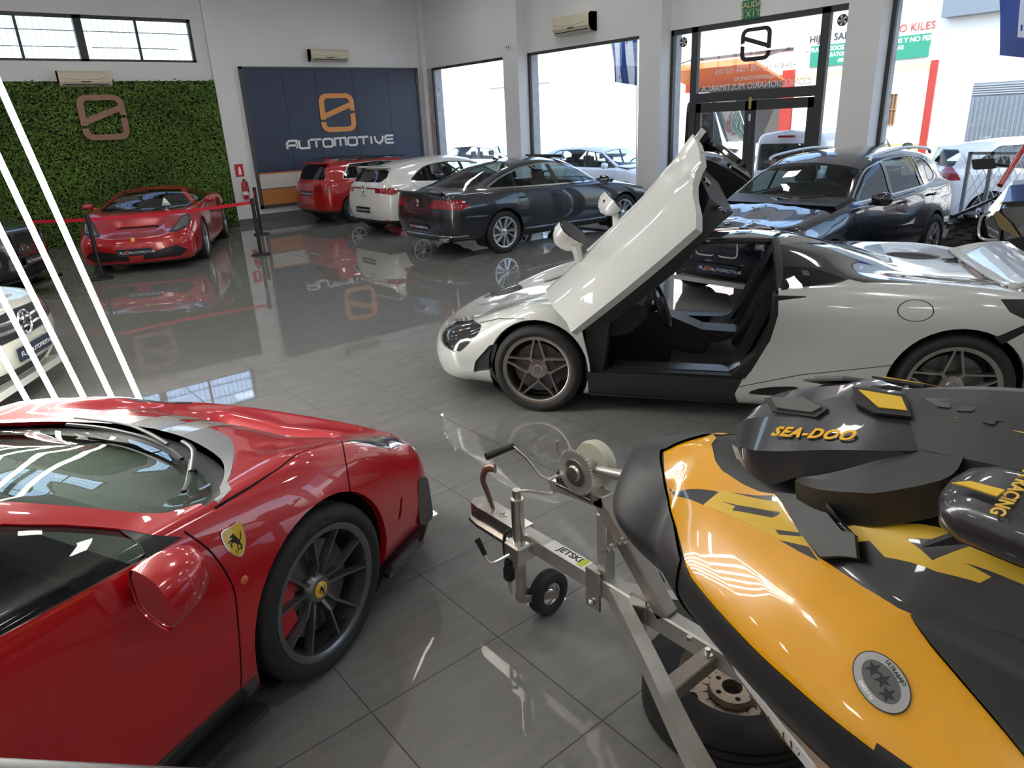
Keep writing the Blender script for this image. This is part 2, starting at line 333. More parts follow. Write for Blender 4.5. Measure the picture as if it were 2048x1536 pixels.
# window wall: lintel, piers inside (painted) and outside (stone), sills
PY = [(13.25, 13.78), (9.20, 9.72), (5.24, 5.74), (1.24, 1.74), (-2.76, -2.26)]
ZH = 3.47
mb = MB(); mb.box((XW, YF - .3, ZH), (XW + .33, YB + .3, ZC), M['wall'])
for a, b in PY: mb.box((XW - .28, a, 0), (XW, b, ZC), M['wall']); mb.box((XW, a, -.25), (XW + .33, b, ZH), M['stone'])
mb.box((XW - .12, 17.36, 0), (XW, YB, ZC), M['wall']); mb.box((XW, 17.15, -.25), (XW + .33, YB + .3, ZH), M['stone'])
edges = [17.36] + [y for p in PY for y in p[::-1]] + [YF]
bays = [(13.78, 17.36), (9.72, 13.25), (5.74, 9.20), (1.74, 5.24), (-2.26, 1.24), (-6.0, -2.76)]
for i, (a, b) in enumerate(bays):
    if i != 2: mb.box((XW, a, -.25), (XW + .33, b, .27), M['wall']); mb.box((XW - .012, a, 0), (XW, b, .14), M['skirt'])
struct('wall_window', mb)
for i, (a, b) in enumerate(bays):
    if i == 2: continue
    b2 = b - .2 if i == 0 else b
    mb = MB(); x0, x1 = XW + .015, XW + .075
    mb.box((x0, a, .27), (x1, b2, .34)); mb.box((x0, a, ZH - .06), (x1, b2, ZH)); mb.box((x0, a, .27), (x1, a + .06, ZH)); mb.box((x0, b2 - .06, .27), (x1, b2, ZH))
    w = struct('window_%d' % (len([o for o in bpy.data.objects if o.name.startswith('window_') and o.get('kind')]) + 1), mb, M['frame'])
    link('window_glass', MB().box((XW + .04, a + .06, .34), (XW + .047, b2 - .06, ZH - .06)).mesh('g', M['pane']), w)
# entrance bay: transom light, side lights, double door
mb = MB(); a, b = 5.74, 9.20; x0, x1 = XW + .01, XW + .09
for y0, y1, z0, z1 in ((a, b, ZH - .09, ZH), (b - .06, b, 0, ZH), (a, a + .06, 0, ZH), (8.60, 8.74, 0, ZH), (6.16, 6.30, 0, ZH), (6.30, 8.60, 2.20, 2.36)): mb.box((x0, y0, z0), (x1, y1, z1))
w = struct('door_1', mb, M['frame'])
for y0, y1, z0, z1 in ((8.74, 9.14, 0.02, ZH - .09), (5.80, 6.16, 0.02, ZH - .09), (6.30, 8.60, 2.36, ZH - .09)): link('window_glass', MB().box((XW + .045, y0, z0), (XW + .052, y1, z1)).mesh('g', M['pane']), w)
for y0, y1 in ((6.31, 7.44), (7.46, 8.59)):
    lf = link('door_leaf', MB().box((x0 + .01, y0, .01), (x1 - .01, y0 + .1, 2.19)).box((x0 + .01, y1 - .1, .01), (x1 - .01, y1, 2.19)).box((x0 + .01, y0, .01), (x1 - .01, y1, .12)).box((x0 + .01, y0, 2.03), (x1 - .01, y1, 2.19)).mesh('leaf', M['frame']), w)
    link('window_glass', MB().box((XW + .045, y0 + .1, .12), (XW + .052, y1 - .1, 2.03)).mesh('g', M['pane']), lf)
link('door_lock', MB().box((XW - .02, 7.42, 2.05), (XW + .012, 7.47, 2.24)).mesh('lock', pmat('brass', (.6, .45, .2), .3, 1)), w)
link('door_lock', MB().box((XW - .01, 7.43, 1.86), (XW + .012, 7.46, 1.97)).mesh('lock2', M['white']), w)
# window lettering: logo and contact lines read mirrored from inside; round car-part stickers
t = thing('window_sticker', 'black rounded-square logo sticker on the glass above the entrance door', 'sticker', (XW + .04, 7.45, 3.07))
mb = MB(); logo(mb, -.29, -.26, .58, .52, 0, .002, None, (0, 0, 0), (0, 1, 0), (0, 0, 1)); mb.build('emblem', M['black'], t)
wl = pmat('frosted_letter', (.75, .77, .78), .5)
t = thing('window_lettering', 'white contact lettering on the glass above the door, mirrored from inside', 'lettering', (XW + .04, 7.45, 2.5))
for s, z, h in (('+34 874 962 376 / 664 750 076', .19, .115), ('ajautomotive.es', .06, .115), ('CONCESIONARIO MULTIMARCA', -.075, .135)):
    text('text_line', s, wl, t, (0, 0, z), (0, 1, 0), (0, 0, 1), h * 1.06, extrude=.001)
for y, who in ((8.94, 'left'), (5.98, 'right')):
    t = thing('round_sticker', 'small round black and white sticker on the glass %s of the door' % who, 'sticker', (XW + .04, y, 3.25))
    MB().lathe([(0, 0), (.085, 0), (.085, .002), (0, .002)], (0, 0, 0), (-1, 0, 0), M['black']).build('disc', None, t)
    mb = MB()
    for q in range(5): a_ = q * 2 * PI / 5; mb.prism([(0, -.006), (.07 , -.02), (.07, .02)], .0021, .003, M['white'], (0, 0, 0), (0, math.cos(a_), math.sin(a_)), (0, -math.sin(a_), math.cos(a_)), (-1, 0, 0))
    mb.build('spokes', None, t)
# hedge wall: backing board and leaves
def hedge():
    n = 42000; x0, x1, z0, z1 = -.3, 5.945, .02, 3.2
    mb = MB().box((x0, YB - .06, z0), (x1, YB - .002, z1)); bk = mb.build('hedge_panel', pmat('hedge_backing', (.006, .012, .004), .9))
    tag(bk, 'tall green artificial hedge covering the back wall behind the red sports car', 'hedge')
    P = np.stack([RNG.uniform(x0, x1 - .03, n), YB - .06 - RNG.beta(1.5, 2.2, n) * .12, RNG.uniform(z0, z1 - .02, n)], 1)
    edge = (P[:, 2] > z1 - .08); P[edge, 2] += RNG.uniform(-.05, .05, edge.sum())
    a = RNG.normal(size=(n, 3)); a /= np.linalg.norm(a, axis=1)[:, None]; nn = RNG.normal(size=(n, 3)) * .55 + np.array([0, -1, .45]); u = np.cross(a, nn); u /= np.linalg.norm(u, axis=1)[:, None]; w = np.cross(nn, u); w /= np.linalg.norm(w, axis=1)[:, None]
    L = RNG.uniform(.02, .038, n)[:, None]; Wd = L * .5; tip = nn / np.linalg.norm(nn, axis=1)[:, None] * .008
    V = np.stack([P - u * L, P + w * Wd + tip, P + u * L, P - w * Wd + tip], 1).reshape(-1, 3)
    me = bpy.data.meshes.new('leaves'); me.from_pydata(V.tolist(), [], np.arange(4 * n).reshape(n, 4).tolist())
    at = me.attributes.new('shade', 'FLOAT', 'FACE'); cl = .5 + .5 * np.sin(P[:, 0] * 2.1 + np.sin(P[:, 2] * 3)) * np.sin(P[:, 2] * 2.7 + 1); at.data.foreach_set('value', np.clip(.65 * RNG.random(n) + .35 * cl, 0, 1).astype(np.float32))
    m = pmat('leaf_green', (.05, .12, .02), .45); nt = m.node_tree; an = _n(nt, 'Attribute', attribute_name='shade'); cr = _n(nt, 'ValToRGB')
    cr.color_ramp.elements[0].color = (.03, .075, .010, 1); cr.color_ramp.elements[1].color = (.20, .34, .05, 1); nt.links.new(an.outputs['Fac'], cr.inputs[0]); nt.links.new(cr.outputs[0], nt.nodes['Principled BSDF'].inputs['Base Color'])
    me.materials.append(m); o = link('leaves', me, bk); o['kind'] = 'stuff'
hedge()
t = thing('wall_logo', 'bronze rounded-square logo mounted on the green hedge', 'logo', (3.53, YB - .19, 2.50))
mb = MB(); logo(mb, -.44, -.435, .88, .87, 0, .03, None, (0, 0, 0), (1, 0, 0), (0, 0, 1)); mb.build('emblem', pmat('bronze_sheet', (.30, .17, .13), .4, .35), t)
for x in (-.3, .3): MB().cyl((x, 0.0, .38), (x, .08, .38), .012, M['steel'], 8).cyl((x, 0.0, -.38), (x, .08, -.38), .012, M['steel'], 8).build('standoff', None, t)
# printed AUTOMOTIVE panel wall
t = thing('sign_panel', 'dark blue panel wall with orange logo and AUTOMOTIVE lettering behind the parked cars', 'sign', (9.0, YB, 0))
mb = MB(); x0, x1, z0, z1 = 6.55 - 9, 11.36 - 9, .33, 3.5
for a_, b_ in (((x0, z0), (x1, z0 + .07)), ((x0, z1 - .05), (x1, z1)), ((x0, z0), (x0 + .07, z1)), ((x1 - .07, z0), (x1, z1))): mb.box((a_[0], -.07, a_[1]), (b_[0], 0, b_[1]))
mb.build('frame', pmat('panel_frame', (.06, .065, .07), .4), t)
navy = pmat('navy_print', (.032, .048, .092), .4); org = pmat('orange_print', (.62, .22, .045), .4); whp = pmat('white_print', (.62, .60, .57), .45); ors = pmat('orange_band', (.50, .19, .06), .45)
xs = [x0 + .07, 7.56 - 9, 8.39 - 9, 9.40 - 9, 10.42 - 9, x1 - .07]
for i in range(5):
    mb = MB(); a_, b_ = xs[i] + (.004 if i else 0), xs[i + 1] - .004
    for z_, Z_, m_ in ((z0 + .07, .765, ors), (.765, .785, navy), (.785, 1.115, whp), (1.115, 1.15, org), (1.15, 1.165, navy), (1.165, z1 - .05, navy)): mb.box((a_, -.05, z_), (b_, 0, Z_), m_)
    mb.build('panel_board', None, t)
mb = MB(); mb.box((x0 + .07, -.02, z0 + .07), (x1 - .07, -.0, z1 - .05)); mb.build('backing', M['black'], t)
mb = MB(); logo(mb, 8.40 - 9, 2.0, .96, .9, 0, .02, None, (0, -.0502, 0), (1, 0, 0), (0, 0, 1)); mb.build('emblem', pmat('orange_emblem', (.72, .30, .09), .35, .1), t)
mb = MB(); techtext(mb, 'AUTOMOTIVE', 7.43 - 9, 1.66, .185, .252, .05, 0, .012, None, (0, -.0502, 0), (1, 0, .0), (0, 0, 1), .265); mb.build('lettering', pmat('white_letter', (.8, .8, .8), .4), t)
# air conditioners
def aircon(loc, rz, w, h, d, lab):
    t = thing('air_conditioner', lab, 'air conditioner', loc, rz); cm = pmat('aged_cream_plastic', (.62, .58, .44) , .45)
    prof = [(0, 0), (0, h), (d * .75, h), (d, h - .04), (d, h * .32), (d * .8, .03), (d * .5, 0)]
    MB().prism([(-p[0], p[1]) for p in prof], -w / 2, w / 2, cm, (0, 0, 0), (0, 1, 0), (0, 0, 1), (1, 0, 0)).build('body', None, t)
    for s in (-1, 1): MB().prism([(-p[0] * 1.03, p[1] * 1.02 - .002) for p in prof], s * w / 2, s * (w / 2 - .05), cm, (0, 0, 0), (0, 1, 0), (0, 0, 1), (1, 0, 0)).build('end_cap', None, t)
    MB().box((-w / 2 + .06, -d * .98, .035), (w / 2 - .06, -d * .72, .05)).build('air_slot', M['black'], t)
    MB().box((-.09, -d - .003, h * .27), (.09, -d + .01, h * .34)).build('display', M['black'], t)
    mb = MB(); mb.tube([(x, -d - .001, h * .42 + .05 * (x / w * 2) ** 2) for x in np.linspace(-w / 2 + .06, w / 2 - .06, 9)], .003, None, 5); mb.build('panel_line', M['skirt'], t)
    return t
aircon((3.37, YB, 3.09), 0, .95, .3, .2, 'cream air conditioner above the hedge under the strip window')
aircon((8.80, YB, 3.62), 0, 1.0, .27, .2, 'cream air conditioner on the white wall above the blue panel')
aircon((XW, 11.6, 3.68), -PI / 2, 1.05, .35, .24, 'cream air conditioner above the middle shop window')
t = thing('exit_sign', 'green SALIDA EXIT sign on the lintel above the entrance', 'sign', (XW, 7.55, 3.60))
gm = pmat('sign_green', (.01, .16, .07), .4)
MB().box((-.015, -.165, -.145), (0, .165, .145)).build('plate', gm, t); cw = pmat('sign_cream', (.55, .5, .28), .5)
text('lettering', 'SALIDA', cw, t, (-.0155, 0, .07), (0, -1, 0), (0, 0, 1), .125, extrude=.001, bold=.002); text('lettering', 'E X I T', cw, t, (-.0155, 0, -.07), (0, -1, 0), (0, 0, 1), .125, extrude=.001, bold=.002)
MB().box((-.0165, -.155, -.003), (-.0155, .155, .003)).build('divider', cw, t)
t = thing('wall_socket', 'small white double socket high on the pier by the first window', 'socket', (XW - .28, 13.55, 3.62)); MB().box((-.03, -.08, -.045), (0, .08, .045), M['white'], ch=.008).build('box', None, t)
for s in (-1, 1): MB().cyl((-.032, s * .04, 0), (-.028, s * .04, 0), .02, M['black'], 10).build('outlet', None, t)
t = thing('fire_sign', 'red and white fire extinguisher sign on the white pier', 'sign', (6.16, YB - .08, 1.26))
MB().box((-.1, -.012, -.14), (.1, 0, .14)).build('plate', M['redp'], t)
mb = MB(); mb.prism([(-.03, -.1), (.03, -.1), (.03, .02), (.015, .05), (.015, .08), (-.015, .08), (-.015, .05), (-.03, .02)], .012, .013, M['white'], (.01, 0, 0), (1, 0, 0), (0, 0, 1), (0, -1, 0)); mb.build('pictogram', None, t)
t = thing('fire_extinguisher', 'red fire extinguisher hanging on the white pier beside the blue panel', 'extinguisher', (6.19, YB - .16, .6))
MB().lathe([(0, 0), (.05, 0), (.06, .015), (.06, .34), (.045, .39), (.02, .41), (.02, .44), (0, .44)], (0, 0, 0), (0, 0, 1), M['redp']).build('cylinder', None, t)
MB().lathe([(.0605, .10), (.0605, .18)], (0, 0, 0), (0, 0, 1), M['white']).build('label_band', None, t)
MB().box((-.015, -.06, .43), (.015, .02, .46), M['black']).tube([(0, -.02, .44), (.05, -.06, .4), (.065, -.06, .25), (.06, -.06, .15)], .012, M['black'], 8).build('hose', None, t)
MB().box((-.02, .03, .25), (.02, .08, .32)).build('bracket', M['steel'], t)
# stanchions and belts
def stanchion(x, y, lab):
    t = thing('stanchion', lab, 'stanchion', (x, y, 0), 0, 'belt stanchions')
    MB().lathe([(0, 0), (.165, 0), (.165, .018), (.15, .028), (.04, .032), (0, .032)], (0, 0, 0), (0, 0, 1), M['black'], 36).build('base', None, t)
    MB().cyl((0, 0, .03), (0, 0, .93), .032, M['black'], 20).build('post', None, t)
    MB().cyl((0, 0, .86), (0, 0, .985), .036, M['black'], 20).build('belt_head', None, t)
    return t
ST = [(2.05, 12.72), (4.62, 12.72), (5.68, 15.40)]
for (x, y), l in zip(ST, ('black belt stanchion left of the red sports car', 'black belt stanchion right of the red sports car, nearer one', 'black belt stanchion in front of the blue panel corner')): stanchion(x, y, l)
rb = pmat('red_belt', (.62, .008, .03), .6)
def belt(p, q, sag, lab):
    p = np.array(p); q = np.array(q); G = []
    for k in range(17):
        t_ = k / 16; c = p + (q - p) * t_; z = .92 - sag * 4 * t_ * (1 - t_); G.append([(c[0], c[1], z - .026), (c[0], c[1], z + .026)])
    mb = MB(); d = nrm(np.append(q - p, 0)); nn = np.array([-d[1], d[0], 0]) * .0012; G = np.array(G); mb.grid(G + nn); mb.grid(G - nn, flip=True); tag(mb.build('barrier_belt', rb), lab, 'barrier belt')
def off(a, b, r=.037): d = nrm(np.array(b) - np.array(a)); return np.array(a) + d * r, np.array(b) - d * r
belt(*off(ST[0], ST[1]), .03, 'red belt stretched across the front of the red sports car')
belt(*off(ST[1], ST[2]), .02, 'short red belt running back to the stanchion by the blue panel')
belt(np.array((.35, 15.4)), off(ST[0], (.35, 15.4))[0], .03, 'red belt running left from the stanchion in front of the hedge')
stanchion(.32, 15.43, 'black belt stanchion behind the dark car at the hedge')
# LED tubes leaning from ceiling to floor, just beyond the red sports car
led = emat('led_white', (1.0, .97, .90), 22.0)
# ceiling lights
cp = emat('lamp_panel', (1.0, .985, .96), 12.0)
k = 0
for xi in range(5):
    for yi in range(6):
        x, y = -4.2 + xi * 3.5, -3.8 + yi * 3.7
        t = thing('ceiling_light', 'square recessed ceiling light panel in the showroom ceiling', 'ceiling light', (x, y, ZC), 0, 'ceiling light panels')
        MB().box((-.31, -.31, -.03), (.31, -.27, 0)).box((-.31, .27, -.03), (.31, .31, 0)).box((-.31, -.27, -.03), (-.27, .27, 0)).box((.27, -.27, -.03), (.31, .27, 0)).build('frame', M['white'], t)
        MB().box((-.27, -.27, -.02), (.27, .27, 0)).build('diffuser', cp, t)
# ------------------------------------------------------------------ vehicle bodies: lofted shells, cut into panels
CN = ['bot', 'low', 'mid', 'hi', 'sh', 'gb', 'rl', 'rm', 'top']
def carnet(P):
    """P[curve] = [(x, y, z)...]; P['nose'] / P['tail'] = [(x0, z0)...] per curve; returns grid of shape (stations, curves, 3)"""
    F = []
    for c in CN:
        T = sorted(P[c]); xs = [t[0] for t in T]; F.append((pchip(xs, [t[1] for t in T]), pchip(xs, [t[2] for t in T])))
    xf, xr = P['xf'], P['xr']; rows = []
    def wrap(xs, ends, n, m):
        out = []; yz = [(float(a(xs)), float(b(xs))) for a, b in F]
        for th in np.linspace(0, PI / 2, m, endpoint=False):
            s = math.sin(th) ** (2 / n); c = math.cos(th) ** (2 / n)
            out.append([(xs + (e[0] - xs) * c, y * s, e[1] + (z - e[1]) * (1 - c)) for (y, z), e in zip(yz, ends)])
        return out
    m = P.get('m', 14); rows += wrap(xf, P['nose'], P.get('nf', 2.6), m)
    for x in np.linspace(xf, xr, P.get('ns', 90)): rows.append([(x, float(a(x)), float(b(x))) for a, b in F])
    rows += wrap(xr, P['tail'], P.get('nr', 2.6), m)[::-1]
    R = np.array(rows)
    return np.concatenate([np.stack([R[:, 0, 0], R[:, 0, 1] * 0, R[:, 0, 2]], 1)[:, None], R], 1)
def fillet(N, cr, m=5):
    """rounds the section polygons: quadratic blends of size cr at every control point"""
    K = N.shape[1]; out = [N[:, 0]]
    for k in range(1, K - 1):
        c = cr[k]; p = N[:, k]; a = p + c * (N[:, k - 1] - p); b = p + c * (N[:, k + 1] - p)
        if c < .45: out.append(.5 * (a + out[-1]))
        for t in np.linspace(0, 1, m): out.append((1 - t) ** 2 * a + 2 * t * (1 - t) * p + t * t * b)
    out.append(.5 * (out[-1] + N[:, -1])); out.append(N[:, -1]); return np.stack(out, 1)
CR0 = [0, .25, .5, .5, .5, .3, .3, .4, .5, .5]
def inpoly(x, y, P):
    r = False; n = len(P); j = n - 1
    for i in range(n):
        xi, yi = P[i]; xj, yj = P[j]
        if (yi > y) != (yj > y) and x < (xj - xi) * (y - yi) / (yj - yi) + xi: r = not r
        j = i
    return r
class Body:
    def __init__(s, grid, disp=None, mirror=True):
        G = np.array(grid, float); a, b = G.shape[:2]; s.bm = bmesh.new(); s.rg = s.bm.faces.layers.int.new('rg')
        V = G.reshape(-1, 3)
        if disp is not None: V = disp(V)
        fs = [(i * b + j, i * b + j + 1, i * b + b + j + 1, i * b + b + j) for i in range(a - 1) for j in range(b - 1)]
        if mirror:
            n = len(V); V = np.concatenate([V, V * np.array([1, -1, 1])]); fs = fs + [tuple(q + n for q in f[::-1]) for f in fs]
        vs = [s.bm.verts.new(p) for p in V]
        for f in fs: s.bm.faces.new([vs[i] for i in f])
        bmesh.ops.remove_doubles(s.bm, verts=s.bm.verts, dist=5e-4)
        bmesh.ops.dissolve_degenerate(s.bm, dist=1e-5, edges=s.bm.edges)
        bmesh.ops.recalc_face_normals(s.bm, faces=s.bm.faces)
        zs = sum(f.normal.z * f.calc_area() for f in s.bm.faces if f.calc_center_median().z > np.median(V[:, 2]))
        if zs < 0: bmesh.ops.reverse_faces(s.bm, faces=s.bm.faces)
        s.bm.normal_update(); t = bmesh.new(); t = s.bm.copy(); bmesh.ops.triangulate(t, faces=t.faces); t.normal_update()
        t.verts.ensure_lookup_table(); s.tv = np.array([v.co[:] for v in t.verts]); s.tn = np.array([v.normal[:] for v in t.verts]); s.tf = [[v.index for v in f.verts] for f in t.faces]
        s.bvh = BVHTree.FromPolygons(s.tv.tolist(), s.tf); t.free(); s.regs = {0: None}; s.R = {}
    def normal(s, p):
        loc, n, i, d = s.bvh.find_nearest(p)
        if i is None: return Vector((0, 0, 1))
        A, B, C = (Vector(s.tv[k]) for k in s.tf[i]); na, nb, nc = (Vector(s.tn[k]) for k in s.tf[i])
        v0, v1, v2 = B - A, C - A, loc - A; d00, d01, d11, d20, d21 = v0.dot(v0), v0.dot(v1), v1.dot(v1), v2.dot(v0), v2.dot(v1); dn = d00 * d11 - d01 * d01
        if abs(dn) < 1e-14: return na
        v = (d11 * d20 - d01 * d21) / dn; w = (d00 * d21 - d01 * d20) / dn; r = na * (1 - v - w) + nb * v + nc * w
        return r.normalized() if r.length > 1e-9 else n
    def ray(s, o, d):
        h = s.bvh.ray_cast(Vector(o), Vector(d)); return h[0], h[1]
    def cut(s, poly, ax, region, cond=None, only=None):
        """cut polygon (2D, axes ax) through the shell; faces inside get the region id"""
        i0, i1 = ax; P = [tuple(map(float, p)) for p in poly]; n = len(P)
        lo = (min(p[0] for p in P) - .002, min(p[1] for p in P) - .002); hi = (max(p[0] for p in P) + .002, max(p[1] for p in P) + .002)
        def bb(f):
            a = [v.co[i0] for v in f.verts]; b = [v.co[i1] for v in f.verts]; return min(a), max(a), min(b), max(b)
        cand = {}
        for f in s.bm.faces:
            if only is not None and f[s.rg] not in only: continue
            q = bb(f)
            if q[1] < lo[0] or q[0] > hi[0] or q[3] < lo[1] or q[2] > hi[1]: continue
            if cond is None or cond(f.calc_center_median()): cand[f] = q
        for k in range(n):
            p, q = P[k], P[(k + 1) % n]; e = 1e-5
            l0, h0, l1, h1 = min(p[0], q[0]) - e, max(p[0], q[0]) + e, min(p[1], q[1]) - e, max(p[1], q[1]) + e
            nx, ny = q[1] - p[1], p[0] - q[0]; L = math.hypot(nx, ny)
            if L < 1e-7: continue
            nx /= L; ny /= L; sub = []
            for f, b in cand.items():
                if b[1] < l0 or b[0] > h0 or b[3] < l1 or b[2] > h1: continue
                cs = [(x - p[0]) * nx + (y - p[1]) * ny for x in (b[0], b[1]) for y in (b[2], b[3])]
                if min(cs) > 0 or max(cs) < 0: continue
                sub.append(f)
            if not sub: continue
            co = Vector((0, 0, 0)); no = Vector((0, 0, 0)); co[i0], co[i1] = p; no[i0], no[i1] = nx, ny
            geom = set(sub)
            for f in sub: geom.update(f.edges); geom.update(f.verts)
            for f in sub: cand.pop(f, None)
            r = bmesh.ops.bisect_plane(s.bm, geom=list(geom), dist=1e-6, plane_co=co, plane_no=no)
            for g in r['geom']:
                if isinstance(g, bmesh.types.BMFace) and g.is_valid: cand[g] = bb(g)
        for f in cand:
            if f.is_valid:
                c = f.calc_center_median()
                if inpoly(c[i0], c[i1], P): f[s.rg] = region
    def region(s, name, mat, off=0.0, thick=0.0, split=False):
        i = len(s.R) + 1; s.R[i] = (name, mat, off, thick); return i
    def arch(s, x, z, r, ymin=.45, n=40):
        s.cut([(x + r * math.cos(2 * PI * k / n), z + r * math.sin(2 * PI * k / n)) for k in range(n)], (0, 2), -1, lambda c: abs(c.y) > ymin)
    def line(s, pts, ax, region, w=.004, cond=None, only=(0,)):
        for a, b in zip(pts[:-1], pts[1:]):
            a = np.array(a, float); b = np.array(b, float); d = nrm(b - a); nn = np.array([-d[1], d[0]]) * w / 2; b = b + d * w * .3
            s.cut([a + nn, b + nn, b - nn, a - nn], ax, region, cond, only)
    def finish(s, parent, mat, inner=None, thick=.03, name='body'):
        out = {}; fl = {}
        for f in s.bm.faces: fl.setdefault(f[s.rg], []).append(f)
        for rg, fs in fl.items():
            if rg < 0: continue
            nm, m, off, th = (name, mat, 0, thick) if rg == 0 else s.R[rg]
            idx = {}; V = []; N = []; F = []
            for f in fs:
                q = []
                for v in f.verts:
                    if v.index not in idx or True:
                        k = v
                        if k not in idx: idx[k] = len(V); nn = s.normal(v.co); V.append(v.co + nn * off); N.append(nn)
                    q.append(idx[v])
                F.append(q)
            nv = len(V); mi = [0] * len(F); me = bpy.data.meshes.new(nm)
            if th > 0:
                fo = list(F); inn = [v - n * th for v, n in zip(V, N)]; V2 = V + inn; N2 = N + [-n for n in N]; F = fo + [[i + nv for i in q[::-1]] for q in fo]; mi += [1] * len(fo)
                ec = {}
                for q in fo:
                    for a, b in zip(q, q[1:] + q[:1]): ec[(a, b)] = 1
                k = len(V2)
                for (a, b) in ec:
                    if (b, a) not in ec:
                        F.append([b, a, a + nv, b + nv]); mi.append(0)
                V, N = V2, N2
            me.from_pydata([tuple(v) for v in V], [], F); me.materials.append(m)
            if th > 0: me.materials.append(inner or m)
            me.polygons.foreach_set('material_index', mi); me.polygons.foreach_set('use_smooth', [True] * len(F)); me.update()
            nl = len(fs); ln = []
            for p in me.polygons:
                rim = th > 0 and p.index >= 2 * nl
                for li in p.loop_indices: ln.append(tuple(p.normal) if rim else tuple(N[me.loops[li].vertex_index]))
            me.normals_split_custom_set(ln)
            out[nm] = link(nm, me, parent)
        s.bm.free(); return out
def sidecond(sg, y=.25): return (lambda c: c.y > y) if sg > 0 else (lambda c: c.y < -y)
# ------------------------------------------------------------------ wheels
def spoke(mb, r0, a0, r1, a1, w0, w1, d0, d1, t, m=None, chf=.35):
    """spoke in the wheel plane (x, z), outward = +y; front face narrower than the back"""
    p = np.array([r0 * math.cos(a0), d0, r0 * math.sin(a0)]); q = np.array([r1 * math.cos(a1), d1, r1 * math.sin(a1)])
    d = nrm(np.array([q[0] - p[0], 0, q[2] - p[2]])); sd = np.array([-d[2], 0, d[0]]); y = np.array([0, 1.0, 0]); vs = []
    for c, w in ((p, w0), (q, w1)):
        for s_, k in ((-1, 0), (-1, t * .4), (-(1 - chf), t), (1 - chf, t), (1, t * .4), (1, 0)): vs.append(c + sd * s_ * w / 2 + y * (k - t))
    fs = [(i, (i + 1) % 6, 6 + (i + 1) % 6, 6 + i) for i in range(6)] + [(5, 4, 3, 2, 1, 0), (6, 7, 8, 9, 10, 11)]
    return mb.add(vs, [f[::-1] for f in fs], m)
def tyre_mesh(r, rr, w, tread=True):
    mb = MB(); h = w / 2; sh = r - rr
    prof = [(rr - .012, -h * .8), (rr + .004, -h * .86), (rr + sh * .45, -h), (r - .03, -h * .97), (r - .008, -h * .86), (r, -h * .7)]
    if tread:
        for c in (-.42, 0, .42): prof += [(r, h * (c - .07)), (r - .009, h * (c - .06)), (r - .009, h * (c + .06)), (r, h * (c + .07))]
    prof += [(r, h * .7), (r - .008, h * .86), (r - .03, h * .97), (rr + sh * .45, h), (rr + sh * .2, h * .965), (rr + .004, h * .86), (rr - .012, h * .8)]
    mb.lathe(prof, (0, 0, 0), (0, 1, 0), M['rubber'], 56); return mb
